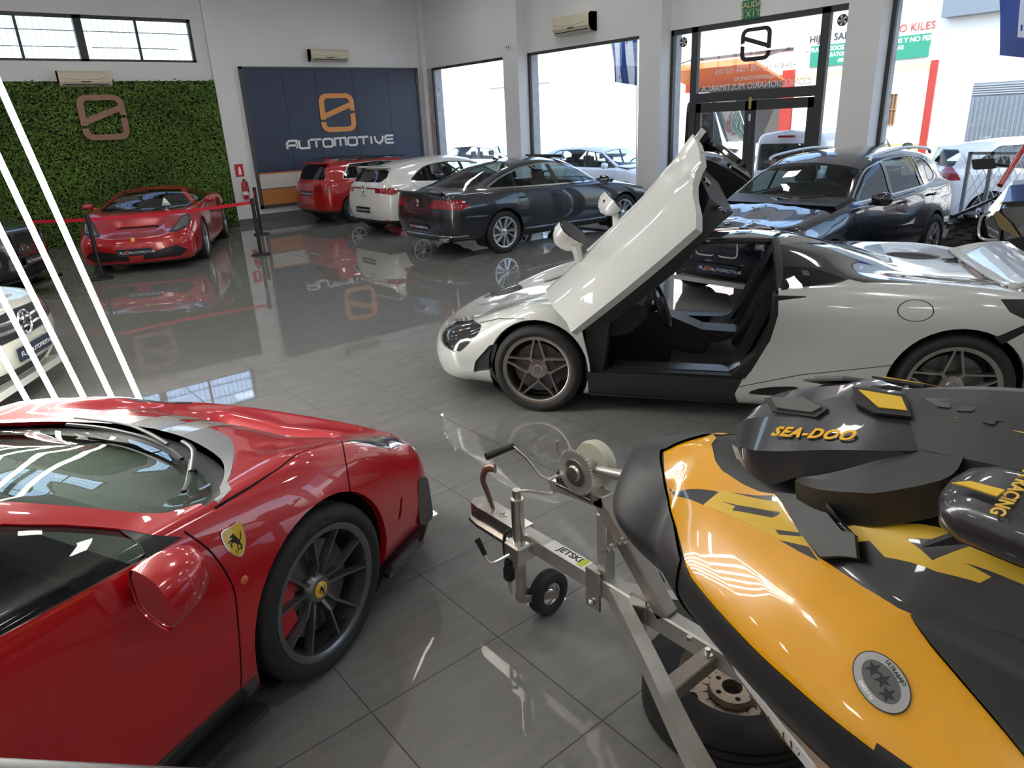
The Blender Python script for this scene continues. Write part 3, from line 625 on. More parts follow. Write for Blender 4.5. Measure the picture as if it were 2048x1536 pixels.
def rim_mesh(style, rr, w, m, m2=None):
    mb = MB(); h = w / 2; m2 = m2 or m
    mb.lathe([(rr - .022, -h * .8), (rr - .03, h * .55), (rr - .024, h * .84), (rr - .012, h * .9), (rr + .004, h * .9), (rr + .006, h * .84), (rr - .012, h * .8), (rr - .012, -h * .8)], (0, 0, 0), (0, 1, 0), m, 56)
    k = h * .82
    if style == 'star5':       # five forked spokes
        for i in range(5):
            a = -PI / 2 + i * 2 * PI / 5; spoke(mb, .05, a, rr * .42, a, .04, .03, k - .03, k - .022, .035, m)
            for s_ in (-1, 1): spoke(mb, rr * .38, a + s_ * .05, rr - .02, a + s_ * (PI / 5 - .07), .02, .018, k - .022, k, .032, m)
        mb.lathe([(0, k - .012), (.03, k - .012), (.036, k - .02), (.07, k - .024), (.075, k - .06), (0, k - .06)], (0, 0, 0), (0, 1, 0), m, 24)
    elif style == 'v10':       # five pairs of slim straight spokes
        for i in range(5):
            a = PI / 2 + .2 + i * 2 * PI / 5
            for s_ in (-1, 1): spoke(mb, .045, a + s_ * .32, rr * .42, a + s_ * .20, .028, .021, k - .045, k - .02, .04, m, .45); spoke(mb, rr * .41, a + s_ * .20, rr - .018, a + s_ * .285, .021, .018, k - .02, k, .035, m, .5)
        mb.lathe([(0, k - .03), (.05, k - .03), (.07, k - .05), (.075, k - .08), (0, k - .08)], (0, 0, 0), (0, 1, 0), m, 24)
    elif style == 'blade':     # five twin directional blades
        for i in range(5):
            a = PI / 2 + i * 2 * PI / 5
            for da, w0 in ((0, .055), (.5, .038)): spoke(mb, .05, a + da, rr - .016, a + da + .28, w0 * .6, w0 * 1.15, k - .02, k, .04, m, .2)
            spoke(mb, .05, a + .25, rr - .02, a + .52, .05, .12, k - .035, k - .02, .02, m2, .2)
        mb.lathe([(0, k - .008), (.035, k - .008), (.06, k - .02), (.065, k - .06), (0, k - .06)], (0, 0, 0), (0, 1, 0), m, 24)
    elif style == 'multi':     # seven broad Y spokes
        for i in range(7):
            a = PI / 2 + i * 2 * PI / 7; spoke(mb, .05, a, rr * .55, a, .035, .03, k - .02, k - .008, .035, m)
            for s_ in (-1, 1): spoke(mb, rr * .5, a + s_ * .02, rr - .018, a + s_ * .18, .022, .022, k - .008, k, .03, m)
        mb.lathe([(0, k - .008), (.03, k - .008), (.07, k - .02), (.075, k - .06), (0, k - .06)], (0, 0, 0), (0, 1, 0), m, 24)
    elif style == 'steel':     # pressed steel disc with round vents
        mb.lathe([(rr - .03, k - .03), (rr * .82, k - .05), (rr * .78, k - .03), (rr * .45, k - .035), (rr * .38, k - .055), (.035, k - .055)], (0, 0, 0), (0, 1, 0), m, 48)
    else:                      # five solid spokes
        for i in range(5):
            a = PI / 2 + i * 2 * PI / 5; spoke(mb, .05, a, rr - .018, a, .075, .05, k - .02, k, .04, m, .25)
        mb.lathe([(0, k - .008), (.04, k - .008), (.075, k - .02), (.08, k - .06), (0, k - .06)], (0, 0, 0), (0, 1, 0), m, 24)
    mb.lathe([(rr - .03, -h * .3), (0.02, -h * .3)], (0, 0, 0), (0, 1, 0), M['black'], 32)
    return mb
def wheel(parent, x, y, z, r, rr, w, style, m, m2=None, side=1, cal=None, steer=0.0, cap=None, disc=True, cache={}):
    """one wheel as a part: tyre with rim, brake disc, caliper and hub cap as sub-parts"""
    key = (style, round(r, 3), round(rr, 3), round(w, 3), m.name)
    if key not in cache: cache[key] = (tyre_mesh(r, rr, w).mesh('tyre'), rim_mesh(style, rr, w, m, m2).mesh('rim'))
    tm, rm = cache[key]; t = link('wheel', tm, parent); t.location = (x, y, z); t.rotation_euler = (0, 0, (0 if side > 0 else PI) + steer)
    link('rim', rm, t); h = w / 2
    if disc:
        MB().lathe([(.05, h * .25), (rr * .72, h * .25), (rr * .72, h * .12), (.05, h * .12)], (0, 0, 0), (0, 1, 0), pmat('disc_iron', (.16, .16, .16), .35, .8), 40).build('brake_disc', None, t)
        mb = MB(); a0, a1 = (2.55, 3.75) if side > 0 else (-.6, .6); mb.lathe([(rr * .5, h * .02), (rr * .5, h * .48), (rr * .86, h * .48), (rr * .86, h * .02)], (0, 0, 0), (0, 1, 0), None, 10, False, 0, 1.1)
        A_ = np.array([math.atan2(v[2], v[0]) for v in mb.v]); mid = math.atan2(np.sin(A_).mean(), np.cos(A_).mean())
        mb.xf(rot_y(mid - (.15 if side < 0 else PI - .15) * (1 if x > 0 else 1) - (PI if x < 0 else 0))); mb.build('brake_caliper', cal or M['black'], t)
    MB().lathe([(0, h * .63), (.028, h * .63), (.034, h * .60), (.034, h * .4), (0, h * .4)], (0, 0, 0), (0, 1, 0), None, 20).build('hub_cap', cap or M['black'], t)
    return t
def archliner(parent, x, z, r, y0, y1):
    for s_ in (-1, 1):
        mb = MB(); mb.lathe([(r, y0), (r, y1)], (0, 0, 0), (0, 1, 0), None, 28, True); mb.lathe([(r, y0), (.02, y0)], (0, 0, 0), (0, 1, 0), None, 28, False)
        if s_ < 0: mb.xf(np.diag([1, -1, 1])); mb.f = [f[::-1] for f in mb.f]
        mb.xf(None, (x, 0, z)); mb.v = [(a, b, max(c, .13)) for a, b, c in mb.v]; mb.build('arch_liner', M['dark'], parent)
PLATE = pmat('plate_navy', (.012, .02, .045), .35)
def plate(parent, o, ex, ey, w=.52, h=.11, dark=True):
    """dealer plate with small logo and lettering; ex to the reader's right, ey up"""
    ex = nrm(ex); ey = nrm(np.array(ey, float) - ex * (np.array(ey, float) @ ex)); ez = np.cross(ex, ey); o = np.array(o, float)
    mb = MB(); mb.prism(roundpoly([(-w / 2, -h / 2), (w / 2, -h / 2), (w / 2, h / 2), (-w / 2, h / 2)], .012, 3), 0, .008, PLATE, o, ex, ey); p = mb.build('number_plate', None, parent)
    mb = MB(); wl = M['white']; k = w / .52
    techtext(mb, 'AJ', -.215 * k, -.018 * k, .034 * k, .032 * k, .006 * k, .0082, .0095, wl, o, ex, ey, .3); techtext(mb, 'AUTOMOTIVE', -.075 * k, -.018 * k, .026 * k, .032 * k, .0055 * k, .0082, .0095, wl, o, ex, ey, .27)
    mb.build('lettering', None, p); mb = MB(); logo(mb, -.13 * k, -.026 * k, .045 * k, .05 * k, .0082, .0095, M['emb'], o, ex, ey); mb.build('emblem', None, p); return p
M['emb'] = pmat('plate_orange', (.7, .2, .06), .4)
M['cglass'] = glassmat('car_glass', (.62, .72, .70), 1.5)
M['tint'] = glassmat('tinted_glass', (.10, .12, .12), 1.5)
M['lens'] = pmat('clear_lens', (.25, .26, .28), .05, .6, coat=1)
M['lampdark'] = pmat('lamp_housing', (.02, .02, .022), .15, .2, coat=1)
M['redlens'] = pmat('red_lens', (.28, .004, .01), .12, coat=1)
M['gap'] = pmat('panel_gap', (.004, .004, .004), .8)
M['trim'] = pmat('black_trim', (.018, .018, .019), .5)
M['leather'] = pmat('black_leather', (.022, .022, .024), .42)
def seat(parent, x, y, z, s=1.0, m=None, rec=.35):
    m = m or M['leather']; mb = MB()
    def pad(L, W, T, c, tilt):
        G = []
        for i in range(13):
            u = i / 12; row = []
            for j in range(9):
                v = j / 8 * 2 - 1; b = abs(v) ** 4 * .05 + (1 - abs(v) ** 6) * .0; e = (1 - (2 * u - 1) ** 8); row.append((u * L, v * W / 2 * (.9 + .1 * math.sin(u * PI)), (T + b) * e * (1 if abs(v) < .99 else .2)))
            G.append(row)
        G = np.array(G); R = rot_y(-tilt); G2 = G @ R.T + np.array(c); mb.grid(G2, flip=True); B = G.copy(); B[:, :, 2] = -.03; mb.grid(B @ R.T + np.array(c))
    pad(.52, .52, .09, (x - .12, y, z), .12); pad(.56, .5, .08, (x - .14, y, z + .06), PI / 2 + rec); pad(.17, .26, .05, (x - .14 - .58 * math.sin(rec) - .01, y, z + .06 + .58 * math.cos(rec)), PI / 2 + rec * .6)
    mb.recalc = True; return mb.build('seat', m, parent)
def steering(parent, x, y, z, r=.185, tilt=.45):
    mb = MB(); pts = [(0, r * math.cos(a), r * math.sin(a)) for a in np.linspace(0, 2 * PI, 33)[:-1]]; mb.tube(pts, .016, M['leather'], 8, closed=True)
    for a in (0, PI, -PI / 2): mb.bar((0, 0, 0), (0, r * math.cos(a), r * math.sin(a)), .03, .018, M['leather'], (1, 0, 0))
    mb.lathe([(0, .03), (.06, .02), (.065, -.02), (0, -.02)], (0, 0, 0), (-1, 0, 0), M['leather'], 16); mb.tube([(0, 0, 0), (.25, 0, 0)], .03, M['black'], 8)
    mb.xf(rot_y(tilt), (x, y, z)); return mb.build('steering_wheel', None, parent)
def cabin(parent, x0, x1, w, zf, zd, xd, rear=True, ysgn=1, m=None, zt=None):
    """interior tub, dashboard, seats, steering wheel. x1 front bulkhead, x0 rear"""
    mb = MB(); mb.box((x0, -w, zf), (x1, w, zf + .02)); mb.box((x1 - .02, -w, zf), (x1, w, zd - .06)); mb.box((x0, -w, zf), (x0 + .02, w, zd - .12)); mb.box((x0, -.12, zf), (x1, .12, zf + .25))
    for s_ in (-1, 1): mb.box((x0, s_ * w, zf), (x1, s_ * (w - .02), zd - .1))
    mb.build('cabin_tub', M['dark'], parent)
    prof = [(x1, zd - .25), (x1 + .3, zd - .02), (xd + .15, zd + .03), (xd, zd - .01), (xd - .02, zd - .12), (xd + .08, zd - .3)]
    MB().prism(prof, -w + .02, w - .02, m or M['leather'], (0, 0, 0), (1, 0, 0), (0, 0, 1), (0, 1, 0)).build('dashboard', None, parent)
    for s_ in (-1, 1): seat(parent, xd - .62, s_ * w * .5, zf + .16, m=m)
    if rear:
        for s_ in (-1, 1): seat(parent, xd - 1.38, s_ * w * .45, zf + .14, m=m)
    steering(parent, xd - .16, ysgn * w * .5, zd - .02)
def mirror_part(parent, x, y, z, sg, m, sz=(.1, .11, .075), dark=None, arm=.1):
    mb = MB(); a, b, c = sz; G = []
    for i in range(9):
        u = i / 8; s_ = math.sin(math.acos(max(-1, min(1, 1 - u)))) if i < 8 else 1.0; row = []
        for k in range(17):
            t = 2 * PI * k / 16; e = .75; cy = abs(math.cos(t)) ** e * (1 if math.cos(t) > 0 else -1); cz = abs(math.sin(t)) ** e * (1 if math.sin(t) > 0 else -1); row.append((a * (1 - u), cy * b * s_, cz * c * s_))
        G.append(row)
    mb.grid(G, m); mb.recalc = True
    mb.prism([(b * math.cos(t) * .93, c * math.sin(t) * .93) for t in np.linspace(0, 2 * PI, 17)[:-1]], -.004, .004, M['chrome'], (-.001, 0, 0), (0, 1, 0), (0, 0, 1), (1, 0, 0))
    mb.xf(None, (x, y + sg * arm, z)); mb.tube([(x + .03, y - sg * .02, z - c * .7), (x + .03, y + sg * arm, z - c * .5)], .018, dark or m, 8); return mb.build('side_mirror', None, parent)
# ------------------------------------------------------------------ dark grey fastback saloon
def fill_glass(B, poly, ring=None, both=True, ax=(0, 2), y=.3, ringreg=None, reg=None, cond=None):
    for s_ in ((1, -1) if both else (1,)):
        c = sidecond(s_, y) if cond is None else (lambda q, s_=s_: sidecond(s_, y)(q) and cond(q))
        if ring is not None: B.cut(ring, ax, ringreg, c)
        B.cut(poly, ax, reg, c)
def offs(P, d):
    """offset a polygon outwards by d (towards the outside of its area)"""
    P = [np.array(p, float) for p in P]; n = len(P); ar = sum(P[i - 1][0] * P[i][1] - P[i][0] * P[i - 1][1] for i in range(n)); sg = 1 if ar > 0 else -1; out = []
    for i in range(n):
        a, b = nrm(P[i] - P[i - 1]), nrm(P[(i + 1) % n] - P[i]); t = nrm(a + b); nn = np.array([t[1], -t[0]]) * sg; k = d / max(.5, abs(float(nn @ np.array([a[1], -a[0]])))); out.append(tuple(P[i] + nn * k))
    return out
def onsurf(B, o, d, off=0.0):
    p, n = B.ray(o, d); return (np.array(p) + np.array(n) * off, np.array(n)) if p is not None else (np.array(o), -np.array(d, float))
def build_arteon(loc, rz):
    pm = pmat('dark_grey_metallic_paint', (.030, .034, .042), .3, .55, 1.0)
    P = dict(xf=1.95, xr=-2.1, nf=2.7, nr=3.6,
        bot=[(1.95, .78, .22), (1.0, .80, .2), (-1.0, .80, .2), (-2.1, .80, .27)], low=[(1.95, .86, .36), (1.4, .92, .36), (0, .905, .33), (-1.4, .925, .38), (-2.1, .875, .42)],
        mid=[(1.95, .88, .56), (1.4, .93, .58), (0, .92, .56), (-1.4, .935, .6), (-2.1, .90, .63)], hi=[(1.95, .86, .70), (1.4, .915, .76), (0, .905, .80), (-1.4, .925, .83), (-2.1, .885, .86)],
        sh=[(1.95, .78, .78), (1.4, .86, .87), (.9, .87, .915), (0, .88, .945), (-1.0, .885, .975), (-1.6, .86, .995), (-2.1, .80, 1.0)],
        gb=[(1.95, .70, .80), (1.4, .78, .90), (.9, .81, .94), (0, .83, .97), (-1.0, .825, 1.0), (-1.6, .77, 1.03), (-2.1, .73, 1.015)],
        rl=[(1.95, .55, .82), (1.4, .62, .925), (1.0, .68, .98), (.3, .61, 1.29), (-.3, .585, 1.37), (-.9, .575, 1.34), (-1.6, .60, 1.16), (-2.1, .62, 1.02)],
        rm=[(1.95, .3, .835), (1.4, .35, .945), (1.0, .38, 1.015), (.3, .34, 1.365), (-.3, .33, 1.43), (-.9, .33, 1.405), (-1.6, .35, 1.215), (-2.1, .36, 1.03)],
        top=[(1.95, 0, .84), (1.4, 0, .955), (1.0, 0, 1.025), (.3, 0, 1.385), (-.3, 0, 1.45), (-.9, 0, 1.425), (-1.6, 0, 1.23), (-2.1, 0, 1.035)],
        nose=[(2.22, .22), (2.30, .34), (2.33, .52), (2.30, .66), (2.24, .74), (2.2, .755), (2.15, .77), (2.1, .785), (2.05, .80)],
        tail=[(-2.40, .28), (-2.49, .42), (-2.53, .62), (-2.50, .82), (-2.49, 1.0), (-2.47, 1.025), (-2.42, 1.03), (-2.36, 1.035), (-2.25, 1.04)])
    B = Body(fillet(carnet(P), CR0)); car = thing('fastback_car', 'dark grey fastback car with silver spoked wheels parked beside the white hatchback', 'car', loc, rz)
    ch = B.region('window_chrome', M['chrome']); gl = B.region('side_glass', M['cglass'], -.006); pil = B.region('pillar_trim', M['blackgloss'], .001); ws = B.region('windscreen', M['cglass'], -.004); rw = B.region('rear_window', M['tint'], -.004)
    tl = B.region('tail_lamp', M['redlens'], .002); gap = B.region('panel_gap', M['gap'], -.004); cs = B.region('chrome_strip', M['chrome'], .004); hl = B.region('headlamp', M['lens']); dark = B.region('lower_diffuser', M['trim'], .001); pano = B.region('glass_roof', M['blackgloss'], .002)
    for x in (1.4185, -1.4185): B.arch(x, .345, .385)
    dlo = roundpoly([(.93, .985), (.30, 1.265), (-.2, 1.335), (-.75, 1.315), (-1.25, 1.19), (-1.60, 1.055), (-.5, 1.015)], [.03, .3, .2, .2, .2, .04, .3], 5)
    fill_glass(B, dlo, offs(dlo, .022), ringreg=ch, reg=gl)
    for s_ in (1, -1):
        for xb, xt, w in ((-.16, -.22, .05), (-1.12, -1.0, .018)): B.cut([(xb - w, .95), (xb + w, .95), (xt + w, 1.345), (xt - w, 1.345)], (0, 2), pil, sidecond(s_, .3), only=(gl,))
        for pts in ([(.98, .9), (.93, .6), (.88, .33)], [(-.14, 1.0), (-.17, .6), (-.17, .26)], [(-1.1, .98), (-1.12, .85), (-1.02, .62), (-.98, .45)], [(.90, .27), (-.98, .27)]): B.line(pts, (0, 2), gap, .008, sidecond(s_, .4))
        B.cut([(.95, .315), (-1.0, .34), (-1.0, .365), (.95, .34)], (0, 2), cs, sidecond(s_, .4), only=(0,))
        B.cut(roundpoly([(-2.05, .80), (-2.2, .93), (-2.6, .93), (-2.6, .82), (-2.3, .78)], .02), (0, 2), tl, sidecond(s_, .42))
        B.cut(roundpoly([(-2.12, .36), (-2.12, .385), (-2.62, .385), (-2.62, .36)], .005), (0, 2), cs, sidecond(s_, .0), only=(0,))
        B.cut(roundpoly([(1.75, .66), (2.3, .58), (2.3, .68), (1.7, .78)], .03), (0, 2), hl, sidecond(s_, .5))
    wsp = roundpoly([(.99, -.70), (1.07, -.3), (1.08, 0), (1.07, .3), (.99, .70), (.36, .575), (.345, 0), (.36, -.575)], .04); B.cut(wsp, (0, 1), ws, lambda c: c.z > .93)
    B.cut(roundpoly([(-.95, -.52), (-.90, 0), (-.95, .52), (-1.95, .60), (-2.02, 0), (-1.95, -.60)], .08), (0, 1), rw, lambda c: c.z > .93)
    B.cut(roundpoly([(.30, -.53), (.30, .53), (-.62, .53), (-.62, -.53)], .05), (0, 1), pano, lambda c: c.z > 1.2)
    B.cut([(-1.9, .0), (-3, .0), (-3, .315), (-1.9, .30)], (0, 2), dark, lambda c: c.x < -1.82)
    pr = [onsurf(B, (-4, 0, z), (1, 0, 0), .002) for z in (.55, .90)]; tipz = onsurf(B, (-4, .0, .47), (1, 0, 0), .004); tp = [onsurf(B, (-2.2, s_ * .45, .98), (0, 0, 1)) for s_ in (1, -1)]
    o = B.finish(car, pm, M['dark'], .025)
    for x in (1.4185, -1.4185): archliner(car, x, .345, .40, .58, .86)
    sv = pmat('machined_alloy', (.75, .76, .78), .22, .9)
    for x in (1.4185, -1.4185):
        for s_ in (1, -1): wheel(car, x, s_ * .80, .34, .34, .25, .235, 'blade', sv, M['blackgloss'], s_)
    cabin(car, -1.6, 1.0, .78, .3, .98, .75)
    plate(car, (pr[0][0][0] - .006, 0, .50), (0, -1, 0), (0, 0, 1))
    MB().lathe([(0, 0), (.055, 0), (.06, .006), (.045, .012), (0, .012)], (pr[1][0][0], 0, .87), (-1, 0, 0), M['chrome'], 24).build('badge', None, car)
    text('lettering', 'A R T E O N', M['chrome'], car, (onsurf_static(pr[1][0], -.008)), (0, -1, 0), (0, 0, 1), .055, extrude=.002)
    # lip spoiler, exhaust tips, mirrors, roof deflector, handles
    mb = MB(); G = [[(-2.43 - .07 * (1 - (y / .78) ** 2) - d, y, 1.018 + h) for d, h in ((-.09, .0), (.0, .032), (.012, .018), (-.0, -.006))] for y in np.linspace(-.66, .66, 15)]; mb.grid(G); mb.build('lip_spoiler', pm, car)
    for s_ in (1, -1):
        MB().prism(roundpoly([(-.11, -.03), (.11, -.03), (.10, .03), (-.10, .03)], .02), 0, .05, M['chrome'], (-2.40, s_ * .60, .315), (0, -1, 0), (0, 0, 1), (-1, 0, 0)).build('exhaust_trim', None, car)
        mirror_part(car, .80, s_ * .88, 1.0, s_, pm, arm=.1)
        for x, z in ((.02 - .28, .845), (-1.0, .865)):
            MB().tube([(x - .1, s_ * .905, z), (x - .06, s_ * .945, z + .004), (x + .06, s_ * .945, z + .004), (x + .1, s_ * .905, z)], .014, pm, 8).build('door_handle', None, car)
    MB().prism([(.22, 1.40), (.34, 1.375), (.24, 1.455)], -.50, .50, M['blackgloss'], (0, 0, 0), (1, 0, 0), (0, 0, 1), (0, 1, 0)).build('roof_deflector', None, car)
    MB().prism([(-.06, 0), (.07, 0), (-.05, .05)], -.012, .012, pm, (-.85, 0, 1.43), (1, 0, 0), (0, 0, 1), (0, 1, 0)).build('roof_antenna', None, car)
    return car
def onsurf_static(p, dx): return (p[0] + dx, p[1], .775)
# ------------------------------------------------------------------ supercar shells (x forward from mid wheelbase, y left, z up)
PISTA = dict(xf=2.0, xr=-1.8, nf=2.5, nr=3, ns=110, m=16,
    bot=[(2.0, .76, .13), (1.0, .86, .13), (-1.0, .88, .14), (-1.8, .8, .2)], low=[(2.0, .87, .2), (1.325, .945, .25), (.9, .93, .27), (0, .925, .25), (-.8, .96, .25), (-1.325, .975, .28), (-1.8, .92, .34)],
    mid=[(2.0, .885, .40), (1.325, .965, .48), (.9, .945, .46), (.2, .905, .46), (-.5, .93, .5), (-1.325, .985, .56), (-1.8, .93, .6)], hi=[(2.0, .865, .57), (1.7, .915, .67), (1.325, .95, .75), (.9, .93, .76), (.2, .915, .77), (-.5, .94, .80), (-1.325, .975, .85), (-1.8, .93, .82)],
    sh=[(2.0, .78, .66), (1.75, .815, .785), (1.6, .83, .835), (1.325, .85, .912), (.9, .87, .93), (.3, .885, .95), (-.5, .88, .96), (-1.325, .86, .96), (-1.8, .8, .9)],
    gb=[(2.0, .66, .67), (1.75, .70, .78), (1.6, .72, .83), (1.325, .74, .905), (1.0, .78, .925), (.6, .80, .95), (.3, .81, .965), (-.5, .76, .99), (-1.325, .62, .96), (-1.8, .6, .91)],
    rl=[(2.0, .44, .64), (1.75, .48, .745), (1.55, .52, .82), (1.325, .58, .862), (1.05, .68, .885), (.75, .67, .99), (.45, .63, 1.105), (.1, .575, 1.155), (-.4, .54, 1.15), (-.9, .5, 1.06), (-1.4, .42, .97), (-1.8, .4, .93)],
    rm=[(2.0, .22, .635), (1.75, .26, .755), (1.55, .30, .835), (1.35, .33, .862), (1.2, .34, .885), (.75, .35, 1.04), (.4, .33, 1.15), (.0, .31, 1.195), (-.4, .29, 1.185), (-.9, .26, 1.1), (-1.4, .22, .985), (-1.8, .2, .935)],
    top=[(2.0, 0, .63), (1.75, 0, .755), (1.55, 0, .84), (1.4, 0, .865), (1.25, 0, .885), (.8, 0, 1.05), (.4, 0, 1.165), (.0, 0, 1.206), (-.4, 0, 1.195), (-.9, 0, 1.11), (-1.4, 0, .99), (-1.8, 0, .94)],
    nose=[(2.18, .12), (2.38, .14), (2.42, .33), (2.40, .475), (2.34, .55), (2.30, .56), (2.25, .565), (2.2, .57), (2.15, .575)], tail=[(-2.0, .28), (-2.1, .34), (-2.12, .6), (-2.1, .8), (-2.08, .89), (-2.05, .9), (-2, .91), (-1.95, .92), (-1.9, .93)])
MCL = dict(xf=1.9, xr=-1.75, nf=2.2, nr=3, ns=110, m=16,
    bot=[(1.9, .70, .13), (1.0, .86, .13), (0, .86, .13), (-1.0, .88, .14), (-1.75, .80, .2)], low=[(1.9, .83, .22), (1.335, .93, .25), (.9, .915, .22), (0, .925, .20), (-.7, .95, .21), (-1.3, .955, .26), (-1.75, .90, .32)],
    mid=[(1.9, .86, .42), (1.335, .945, .48), (.9, .915, .45), (.3, .89, .45), (-.3, .91, .5), (-.9, .96, .55), (-1.335, .97, .58), (-1.75, .93, .6)], hi=[(1.9, .82, .56), (1.6, .90, .67), (1.335, .93, .73), (.9, .90, .69), (.3, .88, .68), (-.3, .915, .75), (-.9, .955, .81), (-1.335, .965, .84), (-1.75, .93, .84)],
    sh=[(1.9, .70, .62), (1.6, .80, .74), (1.335, .84, .81), (.9, .83, .81), (.3, .83, .84), (-.3, .865, .91), (-.9, .87, .965), (-1.335, .87, .965), (-1.75, .84, .92)], gb=[(1.9, .58, .62), (1.6, .66, .735), (1.335, .70, .80), (.95, .72, .82), (.3, .74, .88), (-.3, .77, .955), (-.9, .75, .99), (-1.335, .74, .965), (-1.75, .70, .91)],
    rl=[(1.9, .40, .585), (1.6, .45, .685), (1.335, .50, .755), (1.05, .57, .815), (.6, .53, 1.02), (.2, .47, 1.135), (-.15, .45, 1.145), (-.6, .43, 1.055), (-.93, .41, .975), (-1.15, .40, .935), (-1.75, .40, .895)],
    rm=[(1.9, .2, .58), (1.6, .22, .665), (1.335, .25, .735), (1.05, .30, .815), (.6, .27, 1.04), (.2, .24, 1.172), (-.1, .23, 1.18), (-.6, .22, 1.10), (-.93, .21, 1.0), (-1.15, .2, .935), (-1.4, .2, .90), (-1.75, .2, .89)],
    top=[(1.9, 0, .585), (1.6, 0, .66), (1.335, 0, .72), (1.1, 0, .79), (.6, 0, 1.04), (.2, 0, 1.175), (-.1, 0, 1.192), (-.3, 0, 1.175), (-.6, 0, 1.11), (-.93, 0, 1.005), (-1.15, 0, .935), (-1.4, 0, .90), (-1.75, 0, .885)],
    nose=[(2.15, .12), (2.32, .14), (2.36, .30), (2.34, .44), (2.28, .51), (2.24, .52), (2.18, .53), (2.12, .54), (2.08, .55)], tail=[(-1.95, .25), (-2.1, .32), (-2.15, .55), (-2.15, .80), (-2.13, .95), (-2.1, .94), (-2.05, .93), (-2.0, .92), (-1.9, .91)])
CRS = [0, .25, .5, .5, .5, .42, .42, .45, .5, .5]
PISTA_POSE = (-.718, 2.58, 24.2); MCL_POSE = (4.711, 3.092, 124.42)
M['carbon'] = pmat('carbon_gloss', (.018, .02, .02), .2, .0, 1.0)
M['tint2'] = glassmat('side_window_glass', (.40, .46, .44), 1.5); M['cglass2'] = glassmat('screen_glass', (.72, .82, .76), 1.5)
# ------------------------------------------------------------------ red sports car in the foreground
def prancing(mb, w, h0, h1, m, o, ex, ey, ez=None):
    """small rearing horse silhouette"""
    P = [(-.10, .42), (-.02, .50), (.02, .40), (.08, .30), (.14, .12), (.20, -.02), (.30, .06), (.36, .20), (.40, .34), (.46, .36), (.42, .16), (.34, .0), (.26, -.08), (.20, -.18), (.28, -.34), (.22, -.48), (.30, -.52), (.12, -.52), (.18, -.36), (.08, -.20), (.02, -.34), (.06, -.50), (-.06, -.52), (-.04, -.36), (.0, -.18), (-.08, -.04), (-.18, .04), (-.30, -.06), (-.26, -.16), (-.34, -.20), (-.40, -.06), (-.24, .12), (-.34, .14), (-.44, .06), (-.46, .14), (-.34, .22), (-.16, .22), (-.12, .30), (-.24, .30), (-.26, .38)]
    mb.prism([(p[0] * w, p[1] * w) for p in P], h0, h1, m, o, ex, ey, ez)
